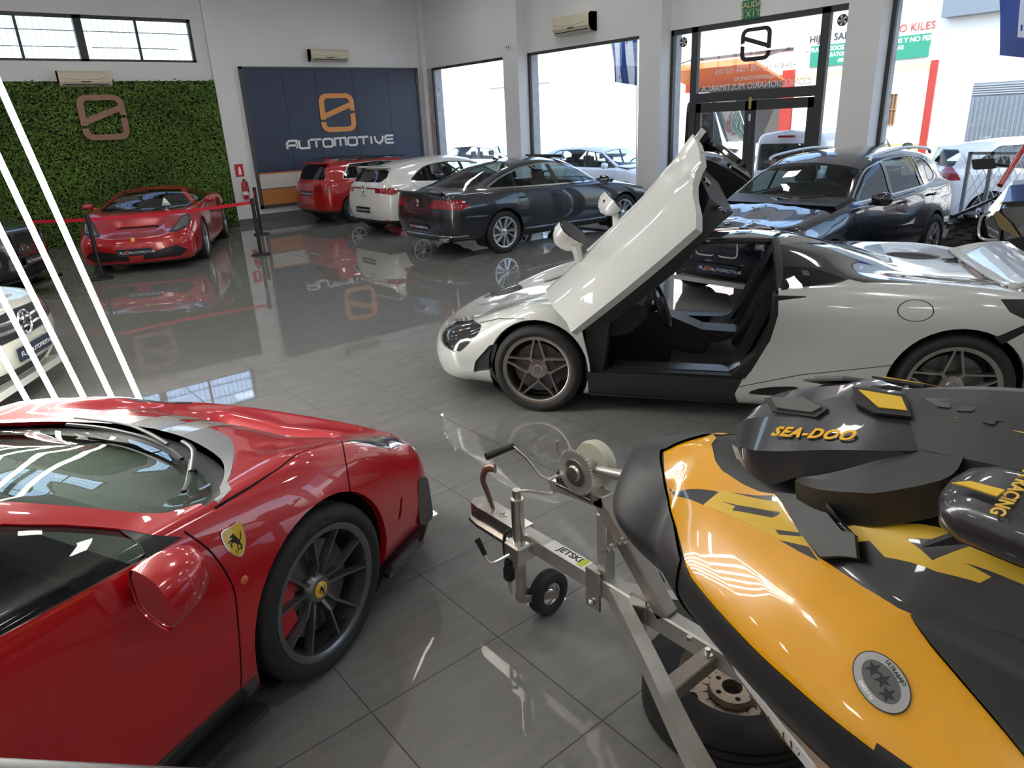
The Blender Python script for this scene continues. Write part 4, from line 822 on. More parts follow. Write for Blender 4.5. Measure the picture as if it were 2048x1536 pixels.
def build_pista():
    x0, y0, dg = PISTA_POSE
    red = pmat('red_paint', (.50, .004, .012), .28, .1, 1.0, .015)
    def disp(V):
        V = V.copy(); x, y = V[:, 0], np.abs(V[:, 1]); sm = lambda a, b, t: np.clip((t - a) / (b - a), 0, 1) ** 2 * (3 - 2 * np.clip((t - a) / (b - a), 0, 1))
        up = V[:, 2] > .5
        V[:, 2] -= up * .085 * sm(1.74, 1.84, x) * (1 - sm(1.98, 2.14, x)) * (1 - sm(.34, .46, y))
        V[:, 2] -= up * .03 * sm(.52, .60, y) * (1 - sm(.64, .72, y)) * sm(1.35, 1.6, x) * (1 - sm(1.8, 1.95, x))
        return V
    cr = list(CRS); B = Body(fillet(carnet(PISTA), cr), disp); car = thing('sports_car', 'red sports car in the foreground with yellow shield badge and striped hood', 'car', (x0, y0, 0), math.radians(dg))
    gl = B.region('side_glass', M['tint2'], -.006); tri = B.region('mirror_triangle', M['black'], -.001); ws = B.region('windscreen', M['cglass2'], -.012); cb = B.region('cowl_recess', M['black'], -.03); sv = B.region('cowl_trim', pmat('satin_silver', (.48, .46, .44), .32, .9), .002)
    st = B.region('hood_stripe', pmat('stripe_grey', (.45, .44, .40), .25, .1, 1.0), .0012); hl = B.region('headlamp', M['lens'], .001); gap = B.region('panel_gap', M['gap'], -.004); sk = B.region('side_skirt', M['carbon'], .001); sp = B.region('front_splitter', M['carbon'], .001); vt = B.region('bumper_vent', M['black'], -.012); tl = B.region('tail_lamp', M['redlens'], .001); en = B.region('engine_cover_glass', M['tint'], -.004)
    for x in (1.325, -1.325): B.arch(x, .345, .395)
    half = [(.22, .50), (.525, .548), (.711, .673), (.84, .79), (.93, .83), (1.02, .765), (1.125, .645), (1.215, .47), (1.27, .25), (1.285, .0)]
    sym = lambda H: [(a, -b) for a, b in H] + [(a, b) for a, b in H[::-1] if b > 0]
    top = lambda c: c.z > .6
    B.cut(sym(catmull([(.30, .9), (.97, .862), (1.082, .788), (1.255, .62), (1.40, .47), (1.49, .34), (1.535, .17), (1.545, 0)], 3)[3:]), (0, 1), sv, lambda c: c.z > .8 and c.x > .86)
    B.cut(sym(catmull([(.30, .9), (.93, .855), (1.037, .80), (1.157, .685), (1.28, .53), (1.361, .317), (1.395, .15), (1.40, 0)], 3)[3:]), (0, 1), cb, lambda c: c.z > .8 and c.x > .84)
    B.cut(sym(half), (0, 1), ws, lambda c: c.z > .8, )
    for a, b in ((.035, .165), (-.165, -.035)): B.cut([(1.40, a), (2.6, a), (2.6, b), (1.40, b)], (0, 1), st, top, only=(0, sv))
    win = [(.81, .888), (.70, .955), (.585, 1.02), (.47, 1.075), (.30, 1.112), (0.0, 1.122), (-.35, 1.085), (-.62, .985), (-.3, .955), (.28, .922), (.572, .903), (.688, .893)]
    for s_ in (1, -1):
        c = sidecond(s_, .3); B.cut(win, (0, 2), gl, c); B.cut([(.83, .875), (.70, .96), (.705, .955), (.685, .886)], (0, 2), tri, c, only=(gl,)); B.cut([(.715, .99), (.70, .99), (.675, .87), (.69, .87)], (0, 2), tri, c, only=(gl,))
        d = sidecond(s_, .5)
        B.line(catmull([(.82, .90), (.865, .818), (.893, .725), (.905, .637), (.89, .531), (.872, .40), (.86, .28)], 3), (0, 2), gap, .007, d); B.line([(-.64, .97), (-.66, .7), (-.56, .45), (-.50, .28)], (0, 2), gap, .007, d)
        B.line([(.95, s_ * .868), (1.108, s_ * .862), (1.26, s_ * .85), (1.505, s_ * .80), (1.74, s_ * .71)], (0, 1), gap, .006, top); B.line([(1.76, s_ * .70), (1.66, s_ * .80), (1.5, s_ * .95)], (0, 1), gap, .006, lambda c: c.z > .62)
        B.cut(roundpoly([(1.70, s_ * .80), (1.80, s_ * .70), (1.95, s_ * .655), (2.08, s_ * .63), (2.15, s_ * .68), (2.14, s_ * .765), (2.02, s_ * .80), (1.85, s_ * .815)], .03), (0, 1), hl, lambda c: c.z > .5)
        B.cut([(-1.0, .0), (1.0, .0), (.93, .275), (-1.0, .265)], (0, 2), sk, d, only=(0,)); B.cut([(1.62, .0), (2.6, .0), (2.6, .17), (1.62, .165)], (0, 2), sp, sidecond(s_, -.001), only=(0,))
        B.cut([(1.83, .37), (1.86, .37), (1.90, .46), (1.88, .46)], (0, 2), vt, d); B.cut(roundpoly([(s_ * .25, .2), (s_ * .72, .2), (s_ * .78, .34), (s_ * .3, .36)], .03), (1, 2), vt, lambda c: c.x > 2.0)
        B.cut(roundpoly([(-1.75, .77), (-2.3, .77), (-2.3, .87), (-1.8, .87)], .03), (0, 2), tl, lambda c, s_=s_: c.y * s_ > .5 and c.x < -1.9)
    B.cut(sym([(-.75, .3), (-1.35, .25), (-1.55, .0)]), (0, 1), en, lambda c: c.z > .85)
    bs = {k: onsurf(B, (o_[0], o_[1] * s, o_[2]), (0, -s, 0)) for k, o_ in (('sh', (.962, 2, .79)), ('mk', (.951, 2, .653))) for s in (-1,)}
    wp = lambda x, y, o=.012: tuple(onsurf(B, (x, y, 3), (0, 0, -1), o)[0])
    w1 = [wp(a, b, .016) for a, b in ((1.20, -.47), (1.12, -.555), (1.03, -.65), (.96, -.72))]; w2 = [wp(a, b, .016) for a, b in ((1.255, .36), (1.285, .15), (1.275, -.1), (1.235, -.3), (1.18, -.44))]
    arm1 = [wp(1.30, -.30, .03), wp(1.25, -.42, .03), wp(1.10, -.585, .028)]; arm2 = [wp(1.33, .42, .02), wp(1.335, .1, .03), wp(1.30, -.1, .03), wp(1.25, -.28, .028)]
    o = B.finish(car, red, M['dark'], .03)
    for x in (1.325, -1.325): archliner(car, x, .345, .40, .55, .90)
    gm = pmat('gunmetal_alloy', (.20, .205, .22), .3, .85); ycap = pmat('yellow_enamel', (.75, .48, .02), .3, coat=1); rcal = pmat('red_caliper', (.5, .01, .015), .35, coat=.5)
    for x, r, w in ((1.325, .345, .245), (-1.325, .35, .30)):
        for s_ in (1, -1): wheel(car, x, s_ * .815, r, r, .268, w, 'v10', gm, None, s_, cal=rcal, cap=ycap)
    fw = [c for c in car.children if c.name.startswith('wheel') and c.location.y < 0 and c.location.x > 0][0]; cap_ = [c for c in fw.children if c.name.startswith('hub_cap')][0]
    mb = MB(); prancing(mb, .04, 0, .001, M['black'], (0, .0775, 0), (-1, 0, 0), (0, 0, 1), (0, 1, 0))
    mb.build('hub_emblem', None, fw)
    text('tyre_lettering', 'MICHELIN', pmat('moulded_letter', (.05, .05, .052), .5), fw, (0, .123, .306), (-1, 0, 0), (0, 0, 1), .028, extrude=.0015, bold=.0006)
    cabin(car, -.75, .98, .80, .22, .84, .70, rear=False, ysgn=1, m=pmat('grey_trim', (.05, .052, .05), .6))
    # shield badge, side marker
    p, n = bs['sh']; ex = nrm(np.array([1, 0, .0]) - n * n[0]); ey = nrm(np.cross(n, ex)); P = [(-.037, .046), (0, .052), (.037, .046), (.036, 0), (.022, -.036), (0, -.054), (-.022, -.036), (-.036, 0)]
    P = catmull([(-.036, .047), (0, .05), (.036, .047), (.037, .0), (.022, -.034), (0, -.053), (-.022, -.034), (-.037, 0)], 3, True)
    mb = MB(); mb.prism([(a * 1.08, b * 1.07) for a, b in P], 0, .003, M['chrome'], p, ex, ey); mb.prism(P, .003, .0038, ycap, p, ex, ey); prancing(mb, .062, .0039, .0045, M['black'], p, ex, ey); b_ = mb.build('shield_badge', None, car)
    text('lettering', 'S  F', M['black'], b_, p + n * .004 - ey * .033, ex, ey, .02, extrude=.0004)
    p, n = bs['mk']; MB().lathe([(0, .006), (.012, .004), (.0155, 0), (0, 0)], p, n, pmat('amber_lens', (.6, .12, .02), .2, coat=1), 16).build('side_marker', None, car)
    for w_, a_ in ((w1, arm1), (w2, arm2)):
        W = MB().tube(catmull(w_, 4), .011, None, 6, flat=.6).build('wiper', M['black'], car); MB().tube(catmull(a_, 4), .010, pmat('wiper_arm', (.05, .05, .05), .4, .3), 6, flat=.5).build('wiper_arm', None, W)
    # door mirrors: tapered red pods on short stalks
    for s_ in (1, -1):
        mb = MB(); G = []
        for u, x, sc in ((0, .585, 1.0), (.2, .62, 1.02), (.45, .67, .96), (.7, .72, .78), (.88, .755, .5), (1, .775, .06)):
            row = []
            for k in range(21):
                t = 2 * PI * k / 20; cy = math.copysign(abs(math.cos(t)) ** .7, math.cos(t)); cz = math.copysign(abs(math.sin(t)) ** .7, math.sin(t)); row.append((x, s_ * (1.01 + cy * .075 * sc), .85 + .02 * u + cz * .082 * sc - .02 * cy))
            G.append(row)
        mb.grid(G, red, flip=s_ < 0); mb.prism([(s_ * (1.01 + .071 * math.copysign(abs(math.cos(t)) ** .7, math.cos(t))), .85 - .02 * math.copysign(abs(math.cos(t)) ** .7, math.cos(t)) + .078 * math.copysign(abs(math.sin(t)) ** .7, math.sin(t))) for t in np.linspace(0, 2 * PI, 21)[:-1]], .592, .6, M['chrome'], (0, 0, 0), (0, 1, 0), (0, 0, 1), (1, 0, 0))
        mb.prism([(.60, .80), (.70, .80), (.74, .85), (.60, .85)], s_ * .88, s_ * .96, M['black'], (0, 0, 0), (1, 0, 0), (0, 0, 1), (0, 1, 0)); mb.build('side_mirror', None, car)
        # carbon skirt blade, bumper canard and splitter end plate
        MB().prism([(-.95, .84), (.88, .84), (.93, .90), (.93, .955), (.60, .95), (-.95, .945)], .125, .15, M['carbon'], (0, 0, 0), (1, 0, 0), (0, s_, 0), (0, 0, 1)).build('skirt_blade', None, car)
        MB().prism([(1.70, .80), (2.25, .60), (2.38, .60), (2.26, .80), (2.0, .91), (1.70, .925)], .155, .18, M['carbon'], (0, 0, 0), (1, 0, 0), (0, s_, 0), (0, 0, 1)).prism([(1.70, .16), (1.97, .16), (1.94, .215), (1.74, .20)], s_ * .905, s_ * .92, M['carbon'], (0, 0, 0), (1, 0, 0), (0, 0, 1), (0, 1, 0)).build('splitter_blade', None, car)
        mb = MB(); mb.prism(roundpoly([(2.02, .22), (2.15, .20), (2.13, .45), (2.05, .47)], .05), s_ * .86, s_ * .88, M['carbon'], (0, 0, 0), (1, 0, 0), (0, 0, 1), (0, 1, 0)); mb.build('bumper_canard', None, car)
    plate(car, (2.425, 0, .30), (0, 1, 0), (0, 0, 1))
    return car
build_pista()
# ------------------------------------------------------------------ pale grey supercar with both doors raised
def rotvec(w):
    w = np.array(w, float); th = np.linalg.norm(w); k = w / th; K = np.array([[0, -k[2], k[1]], [k[2], 0, -k[0]], [-k[1], k[0], 0]]); return np.eye(3) + math.sin(th) * K + (1 - math.cos(th)) * K @ K
def build_mcl():
    x0, y0, dg = MCL_POSE
    pm = pmat('pale_grey_paint', (.58, .60, .575), .25, .1, 1.0, .015)
    B = Body(fillet(carnet(MCL), CRS)); car = thing('supercar', 'pale grey supercar with both doors swung up, showing its black cockpit', 'car', (x0, y0, 0), math.radians(dg))
    ds = {s_: (B.region('door', pm, 0, .05), B.region('door_window', M['tint'], -.004), B.region('door_roof', M['blackgloss'], 0, .05)) for s_ in (1, -1)}
    ws = B.region('windscreen', M['cglass'], -.004); cn = B.region('canopy', M['canopy'], 0); qg = B.region('quarter_window', M['tint2'], .001); hl = B.region('headlamp_socket', M['lampdark'], -.012); it = B.region('air_intake', M['black'], -.02)
    gap = B.region('panel_gap', M['gap'], -.004); vn = B.region('deck_vent', M['mesh'], -.012); bd = B.region('rear_lamp_panel', M['black'], -.006); sp = B.region('front_splitter', M['carbon'], .001); hv = B.region('hood_vent', M['black'], -.01); sl_ = B.region('sill', M['trim'], 0)
    for x, z, r in ((1.335, .33, .375), (-1.335, .345, .395)): B.arch(x, z, r)
    B.cut([(-.29, -.26), (.42, -.26), (.42, .26), (-.29, .26)], (0, 1), cn, lambda c: c.z > 1.0)
    for s_ in (1, -1):
        c = sidecond(s_, .05); d, dw, dr = ds[s_]
        B.cut([(-.262, .895), (-.70, .985), (-1.13, .94), (-1.2, 1.3), (-.262, 1.3)], (0, 2), cn, lambda q, s_=s_: q.y * s_ > -.001 and abs(q.y) < .80)
        B.cut([(-.30, 1.04), (-.292, .925), (-.40, .945), (-.68, .985), (-.48, 1.03)], (0, 2), qg, sidecond(s_, .3))
        B.cut([(.36, s_ * .25), (.36, s_ * .7), (-.275, s_ * .7), (-.275, s_ * .25)], (0, 1), dr, lambda q, s_=s_: q.z > 1.08 and q.y * s_ > .1)
        B.cut([(-.12, .0), (.965, .0), (.965, .335), (-.09, .335), (-.045, .225)], (0, 2), sl_, sidecond(s_, .35))
        op = catmull([(.945, .33), (.955, .42), (1.0, .62), (1.03, .79)], 3) + [(.98, .855), (.62, 1.005), (.36, 1.095), (-.275, 1.11), (-.275, .90), (-.28, .78), (-.245, .61), (-.145, .40), (-.10, .33)]
        B.cut(op, (0, 2), d, sidecond(s_, .35)); B.cut([(-.29, .905), (.35, .885), (.95, .845), (1.0, .9), (.4, 1.13), (-.29, 1.13)], (0, 2), dw, sidecond(s_, .35), only=(d,))
        B.cut(catmull([(2.19, .48), (2.14, .55), (1.95, .615), (1.80, .63), (1.775, .61), (1.80, .56), (1.90, .46), (1.97, .415), (2.10, .43)], 3, True), (0, 2), hl, sidecond(s_, .35))
        B.cut(roundpoly([(1.86, .245), (1.83, .35), (1.69, .50), (1.64, .505), (1.715, .28)], .03), (0, 2), it, sidecond(s_, .6))
        B.cut(catmull([(-.13, .228), (-.20, .276), (-.36, .302), (-.445, .298), (-.39, .25), (-.27, .216)], 2, True), (0, 2), it, sidecond(s_, .6))
        B.cut([(-1.51, .91), (-1.56, .84), (-1.66, .79), (-2.3, .72), (-2.3, .87), (-1.9, .90)], (0, 2), bd, sidecond(s_, .35)); B.cut([(-1.50, .69), (-1.68, .785), (-2.3, .72), (-2.3, .66), (-1.68, .735), (-1.55, .645)], (0, 2), bd, sidecond(s_, .35))
        B.line([(-.05, .272), (-.444, .387), (-.98, .492)], (0, 2), gap, .006, sidecond(s_, .6)); B.line([(1.42, .71), (1.62, .69), (1.80, .635)], (0, 2), gap, .005, sidecond(s_, .6))
        ell = lambda k: [(-1.06 + .097 * k * math.cos(t), .838 + .062 * k * math.sin(t)) for t in np.linspace(0, 2 * PI, 25)[:-1]]
        B.cut(ell(1.04), (0, 2), gap, sidecond(s_, .6)); B.cut(ell(.97), (0, 2), 0, sidecond(s_, .6))
        B.line([(1.06, s_ * .74), (1.45, s_ * .64), (1.9, s_ * .46), (2.2, s_ * .30)], (0, 1), gap, .008, lambda q: q.z > .45)
        B.cut([(1.75, .0), (2.6, .0), (2.6, .165), (1.75, .155)], (0, 2), sp, sidecond(s_, -.001), only=(0,))
        t = lambda P: [(a, s_ * b) for a, b in P]; up = lambda q: q.z > .8
        B.cut(t(catmull([(-1.12, .40), (-1.22, .50), (-1.42, .53), (-1.52, .46), (-1.44, .36), (-1.25, .32)], 3, True)), (0, 1), vn, up); B.cut(t(catmull([(-1.50, .30), (-1.62, .44), (-1.66, .42), (-1.60, .28)], 2, True)), (0, 1), hv, up); B.cut(t(catmull([(-1.66, .26), (-1.80, .42), (-1.84, .40), (-1.76, .24)], 2, True)), (0, 1), hv, up)
        B.cut(t(roundpoly([(1.60, .42), (1.25, .56), (1.18, .50), (1.55, .36)], .03)), (0, 1), hv, lambda q: q.z > .6)
    B.cut([(.40, -.46), (.42, 0), (.40, .46), (1.05, .60), (1.13, .3), (1.15, 0), (1.13, -.3), (1.05, -.60)][::-1], (0, 1), ws, lambda c: c.z > .74)
    o = B.finish(car, pm, M['dark'], .03)
    # swing the doors: rear edge up and outwards about the front hinge
    H = np.array([.95, .80, .72]); R = rotvec((.836, .589, -.511)); D = np.array([.109, .131, .169])
    doors = {}
    for ob in list(car.children):
        nm = ob.name.split('.')[0]
        if nm not in ('door', 'door_window', 'door_roof'): continue
        co = np.array([v.co[:] for v in ob.data.vertices]); sg = 1 if co[:, 1].mean() > 0 else -1
        if nm == 'door':
            x, y, z = co[:, 0].copy(), co[:, 1] * sg, co[:, 2].copy(); cl = lambda t: np.clip(t, 0, 1); ss = lambda t: cl(t) ** 2 * (3 - 2 * cl(t))
            y = y + np.interp(z, [.33, .40, .52, .60, .70, .80, .95], [-.03, -.01, .035, .02, .008, .02, .005]) - .045 * ss((.02 - x) / .22) * ss((z - .60) / .06) * (1 - ss((z - .82) / .05))
            co[:, 2] = z + .12 * cl((z - .32) / .5) + .03 * ss((-.1 - x) / .18) * ss((z - .7) / .15); co[:, 0] = x + .10 * ss((x - .70) / .3) * cl((z - .4) / .4) + .05 * ss((-.12 - x) / .16) * ss((.62 - z) / .2); co[:, 1] = y * sg
            ob.data.vertices.foreach_set('co', co.ravel())
            if 'custom_normal' in ob.data.attributes: ob.data.attributes.remove(ob.data.attributes['custom_normal'])
        S = np.diag([1, sg, 1]); RR = S @ R @ S; T = S @ (H + D) - RR @ (S @ H); Mx = Matrix([list(RR[i]) + [T[i]] for i in range(3)] + [[0, 0, 0, 1]]); ob.data.transform(Mx)
        doors.setdefault(sg, {})[nm] = ob; doors[sg]['M'] = Mx
    for sg, dd in doors.items():
        Mx = dd['M']
        for nm in ('door_window', 'door_roof'): dd[nm].parent = dd['door']
        # inner trim, shut face, mirror, strut
        mb = MB(); G = []
        for x, k in ((.90, .3), (.84, .7), (.7, 1), (.2, 1), (-.1, 1), (-.20, 1)):
            zl = .35 + .30 * max(0, -.02 - x) / .18 * .6; prof = [(.80, zl + .03), (.80 - .12 * k, zl + .03), (.80 - .24 * k, .60), (.80 - .20 * k, .86), (.76, .93), (.80, .93), (.825, .80), (.80, zl + .03)]; G.append([(x, a, b) for a, b in prof])
        mb.grid(G, M['leather']); mb.add(G[-1][:-1], [tuple(range(7))], M['black']); mb.add(G[0][:-1], [tuple(range(7))], M['black'])
        mb.prism(roundpoly([(.70, .52), (.64, .62), (.0, .66), (.0, .56)], .03), .62, .70, M['leather'], (0, 0, 0), (1, 0, 0), (0, 0, 1), (0, 1, 0))
        for c_ in ((-.20, .70, .52), (-.20, .76, .74)): mb.lathe([(0, .012), (.03, .012), (.035, 0)], c_, (-1, 0, 0), M['blackgloss'], 12)
        G = []
        for x in (.28, 0, -.25):
            G.append([(x, a, b) for a, b in ((.78, .90), (.64, .97), (.48, 1.03), (.28, 1.06), (.27, 1.13))])
        mb.grid(G, M['leather'], flip=True); mb.add([(-.25, a, b) for a, b in ((.78, .90), (.64, .97), (.48, 1.03), (.28, 1.06), (.27, 1.14), (.50, 1.09), (.64, 1.03), (.78, .95))], [tuple(range(8))], M['black'])
        # side glass frame and inner roof lining of the door
        G = []
        for x in np.linspace(.30, -.255, 8):
            G.append([(x, y, z) for y, z in ((.84, .86), (.76, .93), (.64, 1.02), (.50, 1.085), (.36, 1.125), (.27, 1.14))])
        mb.grid(G, M['black'])
        mb.tube([(-.25, .85, .87), (-.25, .76, .94), (-.25, .64, 1.03), (-.25, .50, 1.10), (-.25, .30, 1.15)], .03, M['blackgloss'], 8); mb.tube([(-.22, .29, 1.13), (.30, .29, 1.11)], .025, M['blackgloss'], 8); mb.tube([(.30, .29, 1.11), (.62, .50, .99), (.95, .66, .84)], .022, M['blackgloss'], 8)
        if sg < 0: mb.xf(np.diag([1, -1, 1])); mb.f = [f[::-1] for f in mb.f]
        me = mb.mesh('inner_trim'); me.transform(Mx); link('inner_trim', me, dd['door'])
        mb = MB(); G = []
        for u, sc in ((0, 1), (.35, .98), (.65, .8), (.88, .5), (1, .05)): G.append([(.66 + .15 * u, sg * (1.02 + .12 * sc * math.copysign(abs(math.cos(t)) ** .8, math.cos(t))), .95 + .078 * sc * math.copysign(abs(math.sin(t)) ** .8, math.sin(t))) for t in np.linspace(0, 2 * PI, 21)])
        mb.grid(G, pm, flip=sg < 0); mb.prism([(sg * (1.02 + .115 * math.copysign(abs(math.cos(t)) ** .8, math.cos(t))), .95 + .074 * math.copysign(abs(math.sin(t)) ** .8, math.sin(t))) for t in np.linspace(0, 2 * PI, 21)[:-1]], .652, .662, M['blackgloss'], (0, 0, 0), (0, 1, 0), (0, 0, 1), (1, 0, 0))
        mb.tube([(.70, sg * .98, .90), (.74, sg * .92, .88), (.78, sg * .85, .87)], [.04, .03, .04], pm, 8); mb.cyl((.72, sg * 1.03, 1.02), (.72, sg * 1.03, 1.03), .012, M['black'], 10)
        me = mb.mesh('side_mirror'); me.transform(Mx); link('side_mirror', me, dd['door'])
    for x, z, r in ((1.335, .33, .38), (-1.335, .345, .40)): archliner(car, x, z, r, .55, .88)
    al = pmat('smoked_alloy', (.46, .44, .41), .26, .95)
    for x, r, w, rr in ((1.335, .327, .245, .254), (-1.335, .3455, .305, .268)):
        for s_ in (1, -1): wheel(car, x, s_ * (.815 if x > 0 else .80), r, r, rr, w, 'star5', al, None, s_)
    # cockpit
    mb = MB(); mb.box((-.42, -.78, .16), (1.05, .78, .19)); mb.box((-.46, -.80, .16), (-.42, .80, 1.02)); mb.box((1.02, -.78, .16), (1.05, .78, .78)); mb.box((-.40, -.10, .19), (.95, .10, .40)); 
    for s_ in (1, -1):
        mb.prism([(.95, .14), (-.10, .14), (-.30, .60), (-.30, .92), (-.44, .92), (-.44, .14)][::-1] if False else [(-.44, .14), (.95, .14), (.95, .30), (.80, .34), (-.02, .34), (-.16, .50), (-.24, .70), (-.25, .90), (-.44, .90)], s_ * .74, s_ * .875, M['trim'], (0, 0, 0), (1, 0, 0), (0, 0, 1), (0, 1, 0))
        mb.prism([(.99, .14), (.99, .78), (.80, .80), (.86, .34), (.88, .14)], s_ * .70, s_ * .86, M['trim'], (0, 0, 0), (1, 0, 0), (0, 0, 1), (0, 1, 0))
        mb.tube(catmull([(.98, s_ * .70, .80), (.62, s_ * .54, 1.0), (.36, s_ * .42, 1.105), (.22, s_ * .27, 1.15), (-.27, s_ * .26, 1.15)], 4), .022, M['blackgloss'], 8); mb.tube(catmull([(-.27, s_ * .26, 1.15), (-.28, s_ * .5, 1.08), (-.285, s_ * .70, .97), (-.29, s_ * .80, .90)], 4), .03, M['trim'], 8)
    mb.build('cabin_tub', M['dark'], car)
    for s_ in (1, -1): MB().prism([(.80, .345), (.0, .345), (-.10, .42), (-.10, .36), (.0, .335), (.80, .335)], s_ * .66, s_ * .80, pmat('sill_plate', (.05, .052, .055), .25, .3), (0, 0, 0), (1, 0, 0), (0, 0, 1), (0, 1, 0)).build('sill_trim', None, car)
    MB().prism([(1.03, .5), (1.12, .76), (.72, .80), (.60, .77), (.58, .68), (.70, .56)], -.70, .70, M['leather'], (0, 0, 0), (1, 0, 0), (0, 0, 1), (0, 1, 0)).build('dashboard', None, car)
    MB().prism([(-.25, .19), (.75, .19), (.70, .60), (.50, .56), (.20, .44), (-.25, .42)], -.11, .11, M['leather'], (0, 0, 0), (1, 0, 0), (0, 0, 1), (0, 1, 0)).build('centre_console', None, car)
    for s_ in (1, -1): bucket(car, s_ * .38)
    steering(car, .50, .38, .70, .175, .38)
    # raised rear wing with struts, tail fascia details
    G = lambda dz: [[(-1.62 - .40 * u, y, .915 + .06 * u + .02 * math.sin(u * PI) + dz + .015 * (y / .6) ** 4) for y in np.linspace(-.66, .66, 17)] for u in np.linspace(0, 1, 7)]
    mb = MB(); mb.grid(G(0), pm, flip=True); mb.grid(G(-.03), pm)
    for y in (-.66, .66):
        a = [(-1.62 - .40 * u, y, .915 + .06 * u + .02 * math.sin(u * PI) + .015 * (1.1) ** 4) for u in np.linspace(0, 1, 7)]; mb.grid([a, [(p[0], p[1], p[2] - .03) for p in a]], pm)
    w = mb.build('rear_wing', None, car); w.modifiers.new('edge', 'SOLIDIFY').thickness = .004
    MB().box((-1.66, -.16, .875), (-1.63, .16, .91)).build('brake_light', M['redlens'], w)
    for s_ in (1, -1): MB().bar((-1.78, s_ * .25, .84), (-1.80, s_ * .25, .92), .05, .10, M['black'], (1, 0, 0)).build('wing_strut', None, w)
    MB().box((-1.95, -.55, .78), (-1.60, .55, .878)).build('wing_well', M['black'], car)
    plate(car, (2.345, 0, .30), (0, 1, 0), (0, 0, 1), .4)
    return car
def bucket(parent, y):
    """deep sports seat with bolsters"""
    m = M['leather']; mb = MB(); S = catmull([(.42, .30), (.20, .285), (-.02, .30), (-.12, .40), (-.20, .62), (-.27, .84), (-.305, 1.0), (-.31, 1.06)], 4); W = catmull([(.24, 0), (.25, 0), (.25, 0), (.24, 0), (.25, 0), (.22, 0), (.14, 0), (.10, 0)], 4); G = []
    for i, (p, w) in enumerate(zip(S, W)):
        a = S[max(0, i - 1)]; b = S[min(len(S) - 1, i + 1)]; t = nrm([b[0] - a[0], b[1] - a[1]]); n = np.array([-t[1], t[0]]); n = n if n[1] > 0 or n[0] > 0 else -n; row = []; hb = .085 * math.sin(PI * min(1, max(0, (i + 1) / (len(S) - 3)))) if i < len(S) - 3 else .0
        if n[0] < 0 and n[1] < 0: n = -n
        for v in np.linspace(-1, 1, 13): k = hb * max(0, (abs(v) - .45) / .55) ** 1.5; q = np.array(p) + n * k; row.append((q[0], y + v * w[0], q[1]))
        G.append(row)
    G = np.array(G); mb.grid(G, m); Bk = G.copy(); Bk[:, :, 0] -= .07; Bk[:, :, 2] -= .03; mb.grid(Bk, m, flip=True)
    for e in (0, -1): mb.grid(np.stack([G[:, e], Bk[:, e]], 0), m, flip=e == 0)
    mb.grid(np.stack([G[0], Bk[0]], 0), m); mb.recalc = True; s = mb.build('seat', None, parent)
    MB().tube([(-.20, y - .14, .80), (-.14, y - .15, .60), (-.02, y - .20, .36)], .022, M['black'], 6, flat=.25).build('seat_belt', None, s)
M['canopy'] = pmat('black_glass_roof', (.012, .014, .016), .06, coat=1.0); M['mesh'] = pmat('vent_mesh', (.03, .03, .03), .5, .4)
build_mcl()
SKI = dict(xf=1.28, xr=-1.55, nf=2.1, nr=4, ns=110, m=16,
    bot=[(1.3, .10, .70), (1.12, .20, .68), (.94, .31, .68), (.766, .405, .68), (.6, .46, .675), (.3, .50, .67), (-.5, .52, .66), (-1.55, .46, .66)], low=[(1.3, .20, .82), (1.12, .31, .82), (.94, .39, .82), (.766, .455, .82), (.6, .50, .81), (.3, .54, .80), (-.5, .57, .8), (-1.55, .5, .8)],
    mid=[(1.3, .235, .885), (1.12, .345, .885), (.94, .435, .885), (.766, .50, .885), (.6, .535, .88), (.3, .565, .87), (-.5, .59, .87), (-1.55, .52, .87)], hi=[(1.3, .19, .97), (1.12, .33, .97), (.94, .42, .97), (.766, .483, .97), (.6, .522, .965), (.3, .55, .955), (-.5, .575, .93), (-1.55, .51, .93)],
    sh=[(1.3, .14, 1.05), (1.12, .235, 1.065), (.94, .32, 1.065), (.766, .40, 1.055), (.6, .43, 1.045), (.3, .45, 1.03), (-.5, .46, .95), (-1.55, .42, .95)], gb=[(1.3, .09, 1.11), (1.12, .15, 1.125), (.94, .21, 1.125), (.8, .27, 1.12), (.7, .305, 1.11), (.6, .325, 1.10), (.3, .33, 1.08), (-.5, .30, .99), (-1.55, .30, .99)],
    rl=[(1.3, .055, 1.145), (1.12, .10, 1.16), (.94, .16, 1.18), (.75, .22, 1.205), (.6, .245, 1.225), (.5, .24, 1.24), (.2, .22, 1.24), (-.3, .2, 1.12), (-1.55, .2, 1.02)], rm=[(1.3, .03, 1.155), (1.12, .05, 1.17), (.94, .09, 1.2), (.75, .12, 1.25), (.5, .13, 1.31), (.2, .13, 1.30), (-.3, .13, 1.18), (-1.55, .12, 1.04)],
    top=[(1.3, 0, 1.158), (1.12, 0, 1.175), (.94, 0, 1.205), (.75, 0, 1.255), (.5, 0, 1.32), (.2, 0, 1.31), (-.3, 0, 1.19), (-1.55, 0, 1.05)],
    nose=[(1.45, .74), (1.55, .85), (1.575, .90), (1.56, .98), (1.545, 1.03), (1.535, 1.045), (1.525, 1.052), (1.515, 1.058), (1.505, 1.062)], tail=[(-1.6, .5), (-1.66, .8), (-1.68, .87), (-1.66, .93), (-1.64, .96), (-1.63, .99), (-1.62, 1.0), (-1.62, 1.02), (-1.6, 1.04)])
SKI_POSE = (1.6, -.2, 90.0); CRK = [0, .2, .3, .3, .35, .22, .14, .3, .5, .5]
